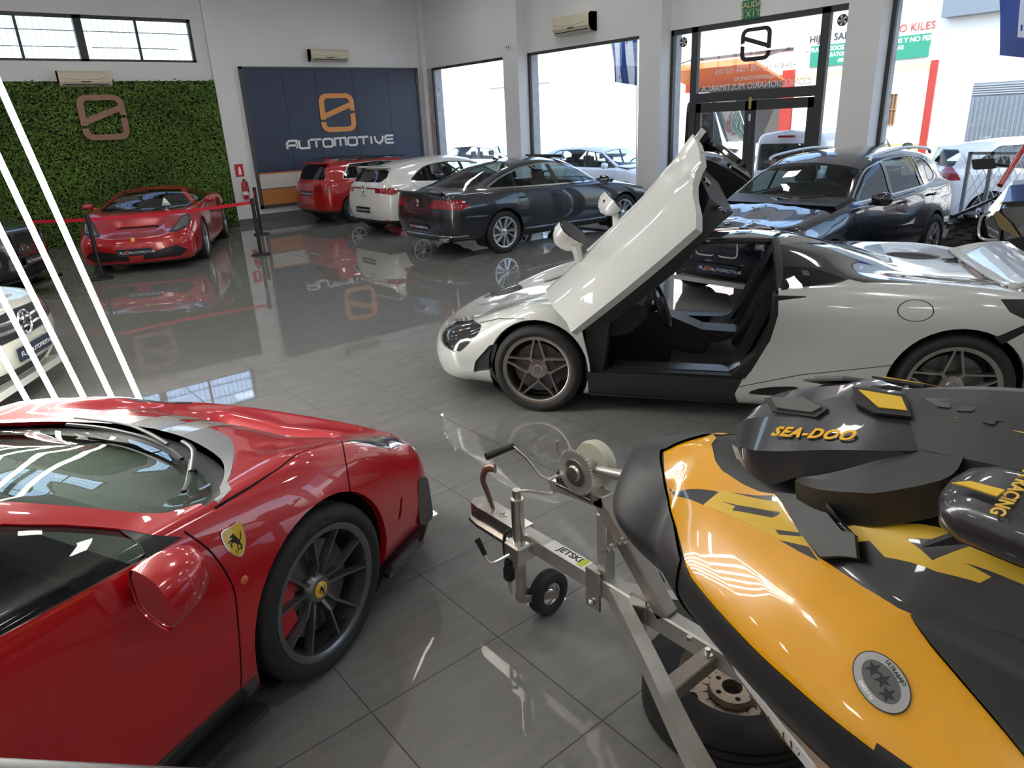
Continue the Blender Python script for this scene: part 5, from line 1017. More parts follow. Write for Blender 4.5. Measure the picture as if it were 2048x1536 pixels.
# ------------------------------------------------------------------ yellow and black personal watercraft
def loft_rows(mb, rows, m, mirror=True, flip=False, sub=3):
    """rows: longitudinal polylines with equal point counts; smooth along, faceted across"""
    R = [catmull(r, sub) for r in rows]
    for a, b in zip(R[:-1], R[1:]): mb.grid(np.array([a, b]), m, True, flip)
def mirror_all(mb):
    n = len(mb.v); mb.v += [(x, -y, z) for x, y, z in mb.v]; k = len(mb.f); mb.f += [tuple(j + n for j in f[::-1]) for f in mb.f]; mb.mi += mb.mi[:k]; mb.sm += mb.sm[:k]
def slab(mb, pts, t, m, up=(0, 0, 1)):
    """thin solid plate over a 3-D outline"""
    P = [np.array(p, float) for p in pts]; c = sum(P) / len(P); n = np.zeros(3)
    for i in range(len(P)): n += np.cross(P[i - 1] - c, P[i] - c)
    n = nrm(n)
    if n @ np.array(up) < 0: n = -n; P = P[::-1]
    ex = nrm(P[1] - P[0]); ey = np.cross(n, ex); q = [((p - c) @ ex, (p - c) @ ey) for p in P]; h = [(p - c) @ n for p in P]; k = len(mb.v); mb.prism(q, 0, t, m, c, ex, ey, n)
    return mb
def build_ski():
    x0, y0, dg = SKI_POSE
    yl = pmat('yellow_gelcoat', (.80, .37, .0), .25, .0, 1.0, .02); yd = pmat('yellow_decal', (.72, .46, .03), .4); bk = pmat('matt_black_plastic', (.022, .024, .025), .48, noise=(60, .1)); gb = pmat('charcoal_gloss', (.028, .032, .038), .3, .2, 1.0, .02); bd = pmat('black_gloss_deck', (.010, .011, .012), .3, 0, 1.0, .03)
    B = Body(fillet(carnet(SKI), CRK)); ski = thing('jet_ski', 'yellow and black jet ski resting on the galvanized trailer', 'jet ski', (x0, y0, 0), math.radians(dg))
    Y = B.region('side_panel', yl, .002); BM = B.region('bow_bumper', bk, .010); RR = B.region('rub_rail', M['trim'], .004); DK = B.region('gloss_deck', bd, .001); G = B.region('deck_graphic', yd, .0016); D = B.region('hull_decal', yd, .0026); DB = B.region('decal_shape', bd, .0028); HB = B.region('lower_hull', yl, 0); SP = B.region('side_guard', bk, .012); gp = B.region('panel_gap', M['gap'], -.002)
    yel = [(1.397, .073), (1.376, .060), (1.35, .04), (1.30, .012), (1.28, .0), (1.258, .015), (1.251, .049), (1.20, .099), (1.162, .123), (1.085, .15), (1.026, .164), (.984, .168), (.931, .198), (.867, .245), (.806, .284), (.785, .289), (.701, .31), (.623, .323), (.598, .323), (.587, .33), (.547, .354), (.465, .395), (.364, .446), (.25, .50), (.10, .525), (.10, .60), (.6, .56), (.769, .52), (.944, .445), (1.115, .33), (1.203, .252), (1.29, .176), (1.342, .135)]
    for s_ in (1, -1):
        t = lambda P: [(a, s_ * b) for a, b in P]; c = lambda q, s_=s_: q.y * s_ > -.0005 and q.z > .955; cu = lambda q, s_=s_: q.y * s_ > -.0005
        B.cut([(-1.8, .60), (1.0, .60), (.80, .815), (-1.8, .805)], (0, 2), HB, sidecond(s_, .0)); B.cut([(-1.8, .60), (.95, .60), (.92, .70), (-1.8, .70)], (0, 2), HB, sidecond(s_, .0))
        B.cut([(-1.8, .818), (1.16, .818), (1.16, .968), (.6, .962), (-1.8, .93)], (0, 2), RR, sidecond(s_, .2))
        B.cut([(1.12, .5), (1.7, .5), (1.7, 1.3), (1.28, 1.3), (1.30, 1.14), (1.405, 1.088), (1.342, 1.056), (1.29, 1.012), (1.203, .987), (1.13, .962)], (0, 2), BM, cu)
        B.cut(t(yel), (0, 1), Y, c)
        B.cut(t([(.97, .17), (.931, .198), (.867, .245), (.806, .284), (.785, .289), (.701, .31), (.623, .323), (.598, .323), (.25, .33), (-.6, .30), (-.6, .20), (.2, .20), (.5, .21), (.647, .205), (.842, .185)]), (0, 1), DK, lambda q, s_=s_: q.y * s_ > 0 and q.z > .9)
        g1 = [(.842, .198), (.723, .206), (.703, .219), (.647, .211), (.536, .213), (.473, .209), (.38, .222), (.38, .25), (.456, .252), (.549, .254), (.501, .258), (.514, .268), (.584, .272), (.681, .268), (.722, .249), (.742, .252), (.752, .247), (.778, .231), (.767, .228)]
        B.cut(t(g1), (0, 1), G, c, only=(DK, 0)); B.cut(t([(.657, .241), (.535, .222), (.598, .262)]), (0, 1), DK, c, only=(G,))
        B.cut(t([(1.307, .158), (1.15, .176), (.983, .172), (.867, .245), (.803, .289), (.908, .266), (1.153, .212)]), (0, 1), D, c, only=(Y,))
        for sh in ([(1.307, .158), (1.131, .178), (1.153, .212)], [(1.099, .176), (.987, .171), (.964, .183), (1.029, .179)], [(1.107, .201), (1.061, .204), (.947, .202), (.946, .208), (.957, .218), (1.064, .219), (1.063, .208)], [(.932, .245), (.875, .24), (.865, .248), (.917, .255)], [(.906, .268), (.838, .267), (.801, .292), (.851, .283)]): B.cut(t(sh), (0, 1), DB, c, only=(Y, D))
        B.cut(t([(.598, .326), (.587, .333), (.547, .357), (.465, .398), (.364, .449), (.25, .50), (-1.0, .52), (-1.0, .31), (.30, .31), (.433, .30), (.542, .31)]), (0, 1), SP, lambda q, s_=s_: q.y * s_ > 0 and q.z > .9)
    bl = onsurf(B, (.587, .45, 2), (0, 0, -1), .004); hol = onsurf(B, (1.21, 2, .86), (0, -1, 0), .012)
    o = B.finish(ski, bk, None, 0, 'hull')
    # V keel under the hull
    mb = MB(); G_ = [[(x, y * w, z) for y, z in ((-.46, .69), (-.28, .60), (0, .485), (.28, .60), (.46, .69))] for x, w in ((1.30, .12), (1.12, .45), (.94, .68), (.6, .95), (0, 1.05), (-1.6, 1.0))]
    for i, dz in ((0, .20), (1, .10), (2, .04)): G_[i] = [(x, y, min(.69, z + dz)) for x, y, z in G_[i]]
    mb.grid(G_, yl); mb.build('keel', None, ski)
    # hood, angular pod
    T = [(1.155, .08, 1.262), (1.096, .11, 1.301), (1.006, .14, 1.341), (.94, .15, 1.354), (.879, .15, 1.360), (.829, .152, 1.367), (.762, .155, 1.377), (.686, .17, 1.37)]
    Mi = [(1.131, .12, 1.222), (1.08, .162, 1.24), (1.01, .20, 1.27), (.94, .215, 1.298), (.90, .22, 1.315), (.846, .22, 1.335), (.78, .207, 1.352), (.686, .171, 1.37)]
    Lo = [(1.114, .13, 1.197), (1.085, .155, 1.187), (1.02, .18, 1.18), (.975, .192, 1.192), (.919, .20, 1.233), (.855, .213, 1.271), (.77, .205, 1.325), (.686, .168, 1.365)]
    Rr = [(1.15, .05, 1.272), (1.10, .07, 1.322), (1.02, .085, 1.357), (.95, .09, 1.38), (.893, .08, 1.405), (.84, .09, 1.398), (.77, .10, 1.40), (.69, .11, 1.398)]
    Cc = [(1.17, 0, 1.258), (1.11, 0, 1.325), (1.03, 0, 1.367), (.96, 0, 1.392), (.90, 0, 1.41), (.84, 0, 1.415), (.77, 0, 1.425), (.69, 0, 1.44)]
    Un = [(a, 0, b - .10) for a, _, b in Cc]
    mb = MB(.22); loft_rows(mb, [Cc, Rr, T, Mi, Lo, Un], gb); mb.add([Cc[0], Rr[0], T[0], Mi[0], Lo[0], Un[0]], [(0, 1, 2, 3, 4, 5)], gb); mirror_all(mb); mb.recalc = True; hood = mb.build('hood', None, ski)
    mb = MB()
    for P, m_ in (([(1.075, .088, 1.346), (.975, .092, 1.384), (.90, .115, 1.378), (.915, .142, 1.364), (1.03, .130, 1.342)], M['black']), ([(1.05, .095, 1.353), (.975, .098, 1.386), (.915, .118, 1.380), (.93, .133, 1.368), (1.02, .126, 1.352)], pmat('grey_vent_panel', (.10, .10, .095), .55))): slab(mb, P, .006 if m_ is M['black'] else .008, m_)
    for P, m_ in (([(.885, .045, 1.412), (.77, .045, 1.432), (.73, .105, 1.405), (.80, .115, 1.400), (.85, .10, 1.402)], M['black']), ([(.865, .055, 1.412), (.775, .055, 1.426), (.745, .092, 1.412), (.80, .10, 1.406)], yd)): slab(mb, P, .006 if m_ is M['black'] else .008, m_)
    mirror_all(mb); mb.build('hood_vent', None, hood)
    sl_ = MB(); slab(sl_, [(1.128, .124, 1.224), (1.105, .148, 1.228), (1.075, .158, 1.200), (1.112, .135, 1.192)], .005, pmat('silver_black', (.12, .12, .12), .3, .5), (1, 1, 0)); mirror_all(sl_); sl_.build('hood_insert', None, hood)
    a, b = np.array(T[2]), np.array(Mi[2]); ex = nrm(np.array((.829, .165, 1.358)) - np.array((.99, .165, 1.317))); n = nrm(np.cross(ex, np.array(T[4]) - np.array(Mi[4]))); n = n if n[2] > 0 else -n; ey = np.cross(n, ex)
    o_ = np.array((.903, .178, 1.336)) + n * .007
    text('lettering', 'SEA-DOO', pmat('yellow_letter', (.80, .42, .01), .4), hood, o_, ex, ey, .040, extrude=.0008, bold=.0016, shear=.3, spacing=1.15)
    # side shroud below the hood and console
    mb = MB(.22); A = [(.914, .215, 1.232), (.842, .245, 1.25), (.754, .262, 1.284), (.707, .262, 1.303), (.614, .245, 1.359), (.595, .225, 1.385)]; B_ = [(.914, .20, 1.236), (.855, .208, 1.274), (.77, .20, 1.328), (.72, .185, 1.35), (.686, .165, 1.372), (.60, .19, 1.396)]; C_ = [(a, b - .03, c - .09) for a, b, c in A]
    loft_rows(mb, [B_, A, C_], bk, sub=3); mirror_all(mb); mb.recalc = True; mb.build('side_shroud', None, ski)
    K0 = [(.80, 0, 1.425), (.70, 0, 1.452), (.60, 0, 1.474), (.45, 0, 1.495), (.20, 0, 1.50)]; K1 = [(.775, .055, 1.42), (.70, .06, 1.442), (.60, .065, 1.462), (.45, .07, 1.482), (.20, .08, 1.488)]; K2 = [(.73, .11, 1.397), (.665, .125, 1.41), (.58, .135, 1.435), (.45, .14, 1.46), (.20, .15, 1.465)]; K3 = [(.69, .165, 1.372), (.62, .19, 1.388), (.54, .20, 1.40), (.42, .21, 1.41), (.20, .22, 1.42)]; K4 = [(.70, .16, 1.26), (.60, .20, 1.25), (.52, .21, 1.25), (.42, .22, 1.25), (.20, .22, 1.2)]
    mb = MB(.22); loft_rows(mb, [K0, K1, K2, K3, K4], bk); mirror_all(mb); mb.recalc = True; con = mb.build('console', None, ski)
    mb = MB(); f = lambda x, y: (x, y, float(np.interp(x, [.30, .45, .60, .70, .775], [1.484, 1.480, 1.46, 1.44, 1.42])) - max(0, y - .055) / .075 * .024 + max(0, .055 - y) * .2)
    def dec(P, m_, t=.002): slab(mb, [f(*p) for p in P], t, m_)
    dec([(.745, .05), (.70, .085), (.66, .10), (.53, .135), (.40, .14), (.40, .03), (.60, .03)], yd); dec([(.735, .05), (.68, .048), (.672, .080), (.695, .078)], gb, .004)
    dec([(.655, .088), (.657, .075), (.64, .072), (.635, .052), (.618, .055), (.63, .088)], gb, .004); dec([(.60, .118), (.585, .082), (.575, .095), (.553, .093), (.557, .108), (.58, .110), (.58, .122)], gb, .004); mirror_all(mb); mb.build('console_graphic', None, con)
    # blade fins on the deck side, mirror pods, badge, registration strip
    for s_ in (1, -1):
        mb = MB(); P = [(.975, .172, 1.158), (.895, .185, 1.188), (.872, .192, 1.196), (.775, .253, 1.178), (.742, .256, 1.182), (.712, .286, 1.148), (.748, .287, 1.140), (.795, .293, 1.122), (.87, .247, 1.130), (.935, .20, 1.148)]
        slab(mb, [(a, b * s_, c) for a, b, c in P], .012, bk, (0, .3 * s_, 1)); mb.add([(a, b * s_, c) for a, b, c in ((.895, .185, 1.20), (.775, .253, 1.19), (.735, .268, 1.185), (.79, .262, 1.215), (.865, .21, 1.232))], [(0, 1, 2, 3, 4), (4, 3, 2, 1, 0)], bk); mb.build('deck_fin', None, ski)
        mb = MB(); slab(mb, [(a, b * s_, c) for a, b, c in ((.655, .285, 1.285), (.615, .255, 1.315), (.56, .30, 1.325), (.44, .33, 1.33), (.40, .30, 1.30), (.47, .27, 1.26))], .02, bk); mb.build('mirror_fin', None, ski)
        mb = MB(); G2 = []
        cx = lambda u: .60 - .26 * u
        for u, k in ((0, .05), (.03, .45), (.10, .78), (.25, .97), (.6, 1.05), (1, 1.0)):
            row = []
            for q in range(25):
                t_ = 2 * PI * q / 24; cy = math.copysign(abs(math.cos(t_)) ** .6, math.cos(t_)); cz = math.copysign(abs(math.sin(t_)) ** .6, math.sin(t_)); row.append((cx(u), s_ * (.275 + .025 * u + .085 * k * cy), 1.352 + .018 * u + .045 * k * cz - .018 * cy * k))
            G2.append(row)
        mb.grid(G2, gb, flip=s_ < 0); mb.recalc = True; mb.add(G2[-1][:-1], [tuple(range(24))], M['chrome']); mp_ = mb.build('mirror_pod', None, ski)
        if s_ > 0:
            text('lettering', 'RIVA RACING', pmat('yellow_letter2', (.78, .5, .08), .4), mp_, (.487, .283, 1.4105), (.02, 1, -.21), (-1, 0, .07), .030, extrude=.001, bold=.0006)
            mb = MB(); slab(mb, [(.575, .318, 1.396), (.55, .322, 1.400), (.50, .335, 1.402), (.495, .316, 1.408), (.55, .306, 1.404)], .003, yd); slab(mb, [(.455, .334, 1.403), (.435, .336, 1.404), (.437, .352, 1.397), (.457, .350, 1.397)], .003, yd); mb.build('pod_stripe', None, mp_)
    p, n = bl; ex = nrm(np.array([-1, .0, 0]) - n * (-n[0])); ey = np.cross(n, ex)
    ex2 = nrm(ex * .86 - ey * .5); ey2 = np.cross(n, ex2)
    mb = MB(); ell = lambda a, b, N=32: [(a * math.cos(t_), b * math.sin(t_)) for t_ in np.linspace(0, 2 * PI, N + 1)[:-1]]
    mb.prism(ell(.060, .042), 0, .0015, M['black'], p, ex2, ey2); mb.prism(ell(.058, .040), .0015, .002, pmat('silver_sticker', (.42, .43, .43), .3, .6), p, ex2, ey2); mb.prism(ell(.043, .026), .002, .0024, pmat('dark_silver', (.12, .12, .12), .35, .5), p, ex2, ey2)
    for cx_, cy_ in ((-.024, .002), (0, .004), (.024, -.004)): mb.prism([((.016 if q % 2 == 0 else .0065) * math.sin(q * PI / 5) + cx_, (.016 if q % 2 == 0 else .0065) * math.cos(q * PI / 5) + cy_) for q in range(10)], .0024, .0029, M['black'], p, ex2, ey2)
    bdg = mb.build('emission_sticker', None, ski)
    text('lettering', 'ULTRABAJO', M['black'], bdg, p + n * .0022 + ey2 * .0305, ex2, ey2, .0095, extrude=.0004, bold=.0003); text('lettering', 'EMISIÓN', M['white'], bdg, p + n * .0022 - ey2 * .0315, ex2, ey2, .0095, extrude=.0004, bold=.0003)
    mb = MB(); slab(mb, [(.93, .405, .82), (.66, .503, .812), (.60, .520, .772), (.63, .508, .758), (.91, .398, .80)], .004, pmat('white_sticker', (.7, .7, .68), .4), (0, 1, .2)); r = mb.build('registration_strip', None, ski)
    text('lettering', '7a A L - 1 1 7 - 2 0', M['black'], r, (.745, .4735, .788), (-1, .36, 0), (0, .2, 1), .03, extrude=.0008)
    MB().lathe([(0, 0), (.016, 0), (.016, .003), (0, .003)], hol[0] + hol[1] * .004, hol[1], M['gap'], 16).build('drain_hole', None, ski)
    # seat and handlebar behind the console (mostly out of frame)
    mb = MB(); G3 = [[(x, y, z - .10 * abs(y / .2) ** 2.5) for y in np.linspace(-.2, .2, 9)] for x, z in ((.10, 1.30), (-.1, 1.30), (-.4, 1.26), (-.8, 1.28), (-1.2, 1.26), (-1.3, 1.1))]; mb.grid(G3, M['leather'], flip=False); mb.recalc = True; mb.grid([[(x, s2 * .2, z) for z in (1.2, 1.0)] for s2 in (1,) for x in (.1, -.4, -1.3)], bk); mb.grid([[(x, -.2, z) for z in (1.2, 1.0)] for x in (.1, -.4, -1.3)], bk, flip=True); mb.build('seat', None, ski)
    MB().tube(catmull([(.28, -.36, 1.58), (.30, -.2, 1.57), (.34, 0, 1.53), (.30, .2, 1.57), (.28, .36, 1.58)], 5), .015, M['black'], 10).build('handlebar', None, ski)
    return ski
build_ski()
# ------------------------------------------------------------------ galvanized trailer under the jet ski, loose spare wheel
def build_trailer():
    X = 1.645; t = thing('trailer', 'galvanized steel trailer with winch post and jockey wheel carrying the jet ski', 'trailer', (X, .67, -.05))
    gv = pmat('galvanized_steel', (.50, .49, .46), .42, .75, noise=(7, .22, 6)); zn = pmat('zinc_plated', (.62, .60, .55), .25, .95, noise=(20, .15)); gm2 = pmat('galvanized_worn', (.40, .36, .32), .5, .7, noise=(9, .3, 6))
    b = lambda name, m=None: (lambda mb: mb.build(name, m, t))
    Yl = lambda y: y - .6
    MB().bar((0, Yl(1.95), .43), (0, Yl(-1.9), .43), .06, .08, gv, ch=.006).build('drawbar', None, t)
    # coupling head with handle
    mb = MB(); mb.prism([(-.045, 0), (.045, 0), (.045, .28), (.038, .335), (.0, .355), (-.038, .335), (-.045, .28)], .395, .475, zn, (0, Yl(1.93), 0), (1, 0, 0), (0, 1, 0), (0, 0, 1)); mb.prism([(-.058, -.02), (.058, -.02), (.058, .28), (.045, .35), (0, .372), (-.045, .35), (-.058, .28)], .378, .396, zn, (0, Yl(1.93), 0), (1, 0, 0), (0, 1, 0), (0, 0, 1)); c = mb.build('coupling_head', None, t)
    MB().tube(catmull([(0, Yl(2.15), .46), (0, Yl(2.185), .54), (-.005, Yl(2.205), .60), (0, Yl(2.18), .66), (.01, Yl(2.13), .675)], 5), [.018] * 20 + [.022], pmat('brown_lever', (.20, .13, .10), .3, .6), 8, flat=.5).build('coupling_handle', None, c)
    for y in (1.98, 2.08): MB().lathe([(0, .012), (.012, .012), (.014, .004), (.024, .003), (.024, 0), (0, 0)], (0, Yl(y), .475), (0, 0, 1), zn, 12).build('bolt', None, c)
    # jockey wheel on the camera side
    jx, jy = -.062, Yl(1.90)
    MB().cyl((jx, jy, .33), (jx, jy, .65), .027, zn, 18).cyl((jx, jy, .65), (jx, jy, .69), .018, zn, 14).build('jockey_tube', None, t)
    j = MB().cyl((jx, jy, .16), (jx, jy, .36), .0235, gm2, 18).build('jockey_leg', None, t)
    MB().box((jx - .045, jy - .05, .37), (jx + .045, jy + .05, .45), zn, ch=.008).build('jockey_clamp', None, t)
    MB().tube(catmull([(jx, jy, .68), (jx + .04, jy - .03, .682), (jx + .105, jy - .09, .668), (jx + .115, jy - .10, .685), (jx + .115, jy - .10, .715)], 4), .006, zn, 8).build('crank_arm', None, t)
    MB().lathe([(0, .032), (.015, .03), (.024, .018), (.022, 0), (.012, -.008), (0, -.008)], (jx + .115, jy - .10, .715), (0, 0, 1), M['black'], 10).build('crank_knob', None, t)
    MB().tube(catmull([(jx - .045, jy + .01, .40), (jx - .11, jy + .05, .37), (jx - .12, jy + .08, .40)], 4), .007, zn, 8).build('clamp_lever', None, t); MB().tube([(jx - .12, jy + .08, .40), (jx - .13, jy + .115, .465)], [.010, .013], M['black'], 8).build('lever_grip', None, t)
    wx, wy = jx + .12, jy - .035
    jw = MB().lathe([(.05, -.022), (.062, -.03), (.085, -.033), (.097, -.028), (.10, -.014), (.097, -.009), (.10, -.004), (.097, 0), (.10, .004), (.097, .009), (.10, .014), (.097, .028), (.085, .033), (.062, .03), (.05, .022)], (wx, wy, .155), (.08, -1, 0), M['rubber'], 36).build('jockey_wheel', None, t)
    MB().lathe([(.055, .024), (.050, .010), (.03, .004), (.022, .02), (.012, .03), (0, .03), (0, -.03), (.012, -.03), (.022, -.02), (.03, -.004), (.050, -.010), (.055, -.024)], (wx, wy, .155), (.08, -1, 0), pmat('chrome_rim', (.8, .8, .8), .12, 1), 28).build('rim', None, jw)
    for s_ in (1, -1):
        d = np.array([.08, -1, 0]) * .042 * s_; MB().bar(np.array((jx - .01, jy, .175)) + d * .6, np.array((wx + .02, wy, .155)) + d, .006, .035, gm2).build('jockey_fork', None, jw)
    # safety chain, electric plug
    mb = MB()
    for k in range(10):
        z = .36 - k * .027; a = (k % 2) * PI / 2; mb.tube([(.0 + -.02 + .008 * math.cos(q) * math.cos(a), Yl(2.04) + .008 * math.cos(q) * math.sin(a) - .004 * k * .3, z + .019 * math.sin(q)) for q in np.linspace(0, 2 * PI, 13)[:-1]], .0035, zn, 6, closed=True)
    tag(mb.build('safety_chain', None, t), kind='stuff')
    MB().tube(catmull([(-.02, Yl(1.97), .47), (-.07, Yl(1.98), .45), (-.075, Yl(1.985), .36), (-.06, Yl(1.98), .31)], 5), .008, M['black'], 8).build('cable', None, t)
    MB().lathe([(0, -.075), (.016, -.07), (.027, -.055), (.027, -.01), (.02, 0), (.02, .03), (0, .035)], (-.06, Yl(1.98), .285), (0, 0, 1), M['black'], 12).build('electric_plug', None, t)
    # winch post: upright, leaning post and horizontal head
    MB().bar((0, Yl(1.47), .43), (0, Yl(1.47), .74), .05, .05, gv, (0, 1, 0), .004).build('upright', None, t)
    MB().bar((0, Yl(1.18), .46), (0, Yl(1.49), .80), .06, .06, gm2, ch=.005).build('leaning_post', None, t); MB().bar((0, Yl(1.455), .795), (0, Yl(1.74), .765), .06, .05, gv, ch=.005).build('winch_head', None, t)
    for y in (1.50, 1.28):
        mb = MB()
        for s_ in (1, -1): mb.box((s_ * .032, Yl(y) - .035, .33), (s_ * .042, Yl(y) + .035, .50), zn)
        mb.cyl((-.06, Yl(y), .36), (.06, Yl(y), .36), .007, zn, 8); mb.cyl((-.055, Yl(y), .36), (-.045, Yl(y), .36), .014, zn, 6); mb.build('clamp_plate', None, t)
    mb = MB(); mb.bar((-.045, Yl(1.42), .63), (-.045, Yl(1.14), .90), .012, .06, gm2, (1, 0, 0)); mb.bar((.045, Yl(1.42), .63), (.045, Yl(1.14), .90), .012, .06, gm2, (1, 0, 0)); mb.build('strut', None, t)
    for y, z in ((1.385, .66), (1.335, .71)): MB().cyl((-.085, Yl(y), z), (-.04, Yl(y), z), .007, zn, 8).cyl((-.068, Yl(y), z), (-.052, Yl(y), z), .015, zn, 6).build('bolt', None, t)
    mb = MB(); mb.cyl((.03, Yl(1.56), .87), (.02, Yl(1.14), .96), .021, gv, 16); mb.build('bow_stop_arm', None, t)
    # hand winch
    wy_, wz = Yl(1.60), .865
    w = MB()
    for s_ in (1, -1): w.prism([(-.09, -.08), (.09, -.08), (.09, -.03), (.03, .035), (-.05, .035), (-.09, .0)], s_ * .032, s_ * .037, zn, (0, wy_, wz), (0, 1, 0), (0, 0, 1), (1, 0, 0))
    w.box((-.04, wy_ - .09, wz - .085), (.04, wy_ + .09, wz - .075), zn); w = w.build('winch_frame', None, t)
    G = []
    for k in range(44 * 2): G.append(((.088 if k % 2 == 0 else .080) * math.cos(k * PI / 44), (.088 if k % 2 == 0 else .080) * math.sin(k * PI / 44)))
    MB().prism(G, -.055, -.047, gv, (0, wy_ - .03, wz + .02), (0, 1, 0), (0, 0, 1), (1, 0, 0)).lathe([(0, .0), (.05, 0), (.05, .003), (.03, .004), (.025, .012), (0, .012)], (-.055, wy_ - .03, wz + .02), (-1, 0, 0), zn, 24).build('gear_wheel', None, w)
    MB().lathe([(.03, -.045), (.03, .03)], (0, wy_ - .03, wz + .02), (1, 0, 0), gv, 20).lathe([(.02, .03), (.085, .03), (.09, .05), (.085, .075), (.02, .08)], (0, wy_ - .03, wz + .02), (1, 0, 0), pmat('cream_reel', (.55, .53, .42), .35, .2), 30).build('winch_drum', None, w)
    for dy, dz in ((-.07, -.02), (.07, -.04), (.02, .02)): MB().cyl((-.05, wy_ + dy, wz + dz), (-.035, wy_ + dy, wz + dz), .011, zn, 8).build('bolt', None, w)
    ha = [(-.05, wy_ + .07, wz - .03), (-.085, wy_ + .075, wz - .035), (-.105, wy_ + .10, wz - .02), (-.115, wy_ + .16, wz + .03), (-.12, wy_ + .235, wz + .06)]
    MB().tube(ha, .0125, zn, 8, flat=.45).build('winch_crank', None, w); g0 = np.array(ha[-1]); MB().tube([g0 + (.0, 0, 0), g0 + (-.115, .02, -.012)], [.0125, .015], M['black'], 12).build('winch_grip', None, w)
    MB().tube([(-.02, wy_ + .06, wz + .02), (-.03, wy_ + .09, wz + .07), (-.03, wy_ + .085, wz + .10)], .006, gm2, 6).build('ratchet_pawl', None, w)
    s1 = MB().box((-.031, Yl(1.56), .471), (.026, Yl(1.78), .4715), pmat('white_label', (.75, .75, .72), .5)).build('label_plate', None, t)
    text('lettering', 'JETSKI', M['black'], s1, (.0, Yl(1.66), .472), (0, -1, 0), (1, 0, 0), .045, extrude=.0004, bold=.001); MB().box((-.028, Yl(1.57), .4716), (.024, Yl(1.60), .472), pmat('label_green', (.45, .5, .05), .5)).build('label_mark', None, s1)
    # side rails, cross members, bolts
    for s_ in (-1, 1):
        P = [(s_ * .005, Yl(1.42), .42), (s_ * .19, Yl(1.10), .42), (s_ * .38, Yl(.78), .42), (s_ * .50, Yl(.50), .42), (s_ * .52, Yl(.2), .42), (s_ * .52, Yl(-1.9), .42)]; P = catmull(P, 4); mb = MB()
        L_, R_ = [], []
        for i, p in enumerate(P):
            a_ = np.array(P[max(0, i - 1)]); b_ = np.array(P[min(len(P) - 1, i + 1)]); d = nrm(b_ - a_); n = np.array([-d[1], d[0], 0]); L_.append(np.array(p) + n * .025); R_.append(np.array(p) - n * .025)
        U = np.array([0, 0, .035]); mb.grid([L_ + 0 * U if False else [q + U for q in L_], [q + U for q in R_]], gv, False, True); mb.grid([[q - U for q in L_], [q - U for q in R_]], gv, False); mb.grid([[q + U for q in L_], [q - U for q in L_]], gv, False); mb.grid([[q + U for q in R_], [q - U for q in R_]], gv, False, True); mb.recalc = True; mb.build('side_rail', None, t)
        MB().bar((s_ * .02, Yl(.985), .42), (s_ * .27, Yl(.985), .42), .055, .055, gm2, ch=.004).build('cross_member', None, t)
        MB().lathe([(0, .02), (.009, .02), (.010, .006), (.02, .005), (.02, 0), (0, 0)], (s_ * .045, Yl(.985), .4475), (0, 0, 1), zn, 12).build('bolt', None, t)
        MB().bar((s_ * .18, Yl(.2), .55), (s_ * .18, Yl(-1.8), .55), .08, .06, M['trim'], ch=.01).build('bunk_pad', None, t)
        MB().bar((s_ * .18, Yl(.1), .42), (s_ * .18, Yl(.1), .50), .05, .05, gv, (0, 1, 0)).build('bunk_bracket', None, t)
        wheel(t, s_ * .66, Yl(-.75), .32, .27, .165, .16, 'steel', gv, None, 1).rotation_euler = (0, 0, PI / 2 if s_ < 0 else -PI / 2)
    MB().bar((-.62, Yl(-.75), .34), (.62, Yl(-.75), .34), .05, .05, gv).build('axle', None, t); MB().bar((-.5, Yl(-.75), .36), (.5, Yl(-.75), .36), .05, .06, gv).build('axle_block', None, t)
    for y in (-1.5, .1): MB().bar((-.52, Yl(y), .42), (.52, Yl(y), .42), .05, .05, gv).build('cross_member', None, t)
    MB().cyl((-.06, Yl(1.045), .475), (-.06, Yl(1.045), .487), .010, zn, 6).build('bolt', None, t)
    return t
build_trailer()
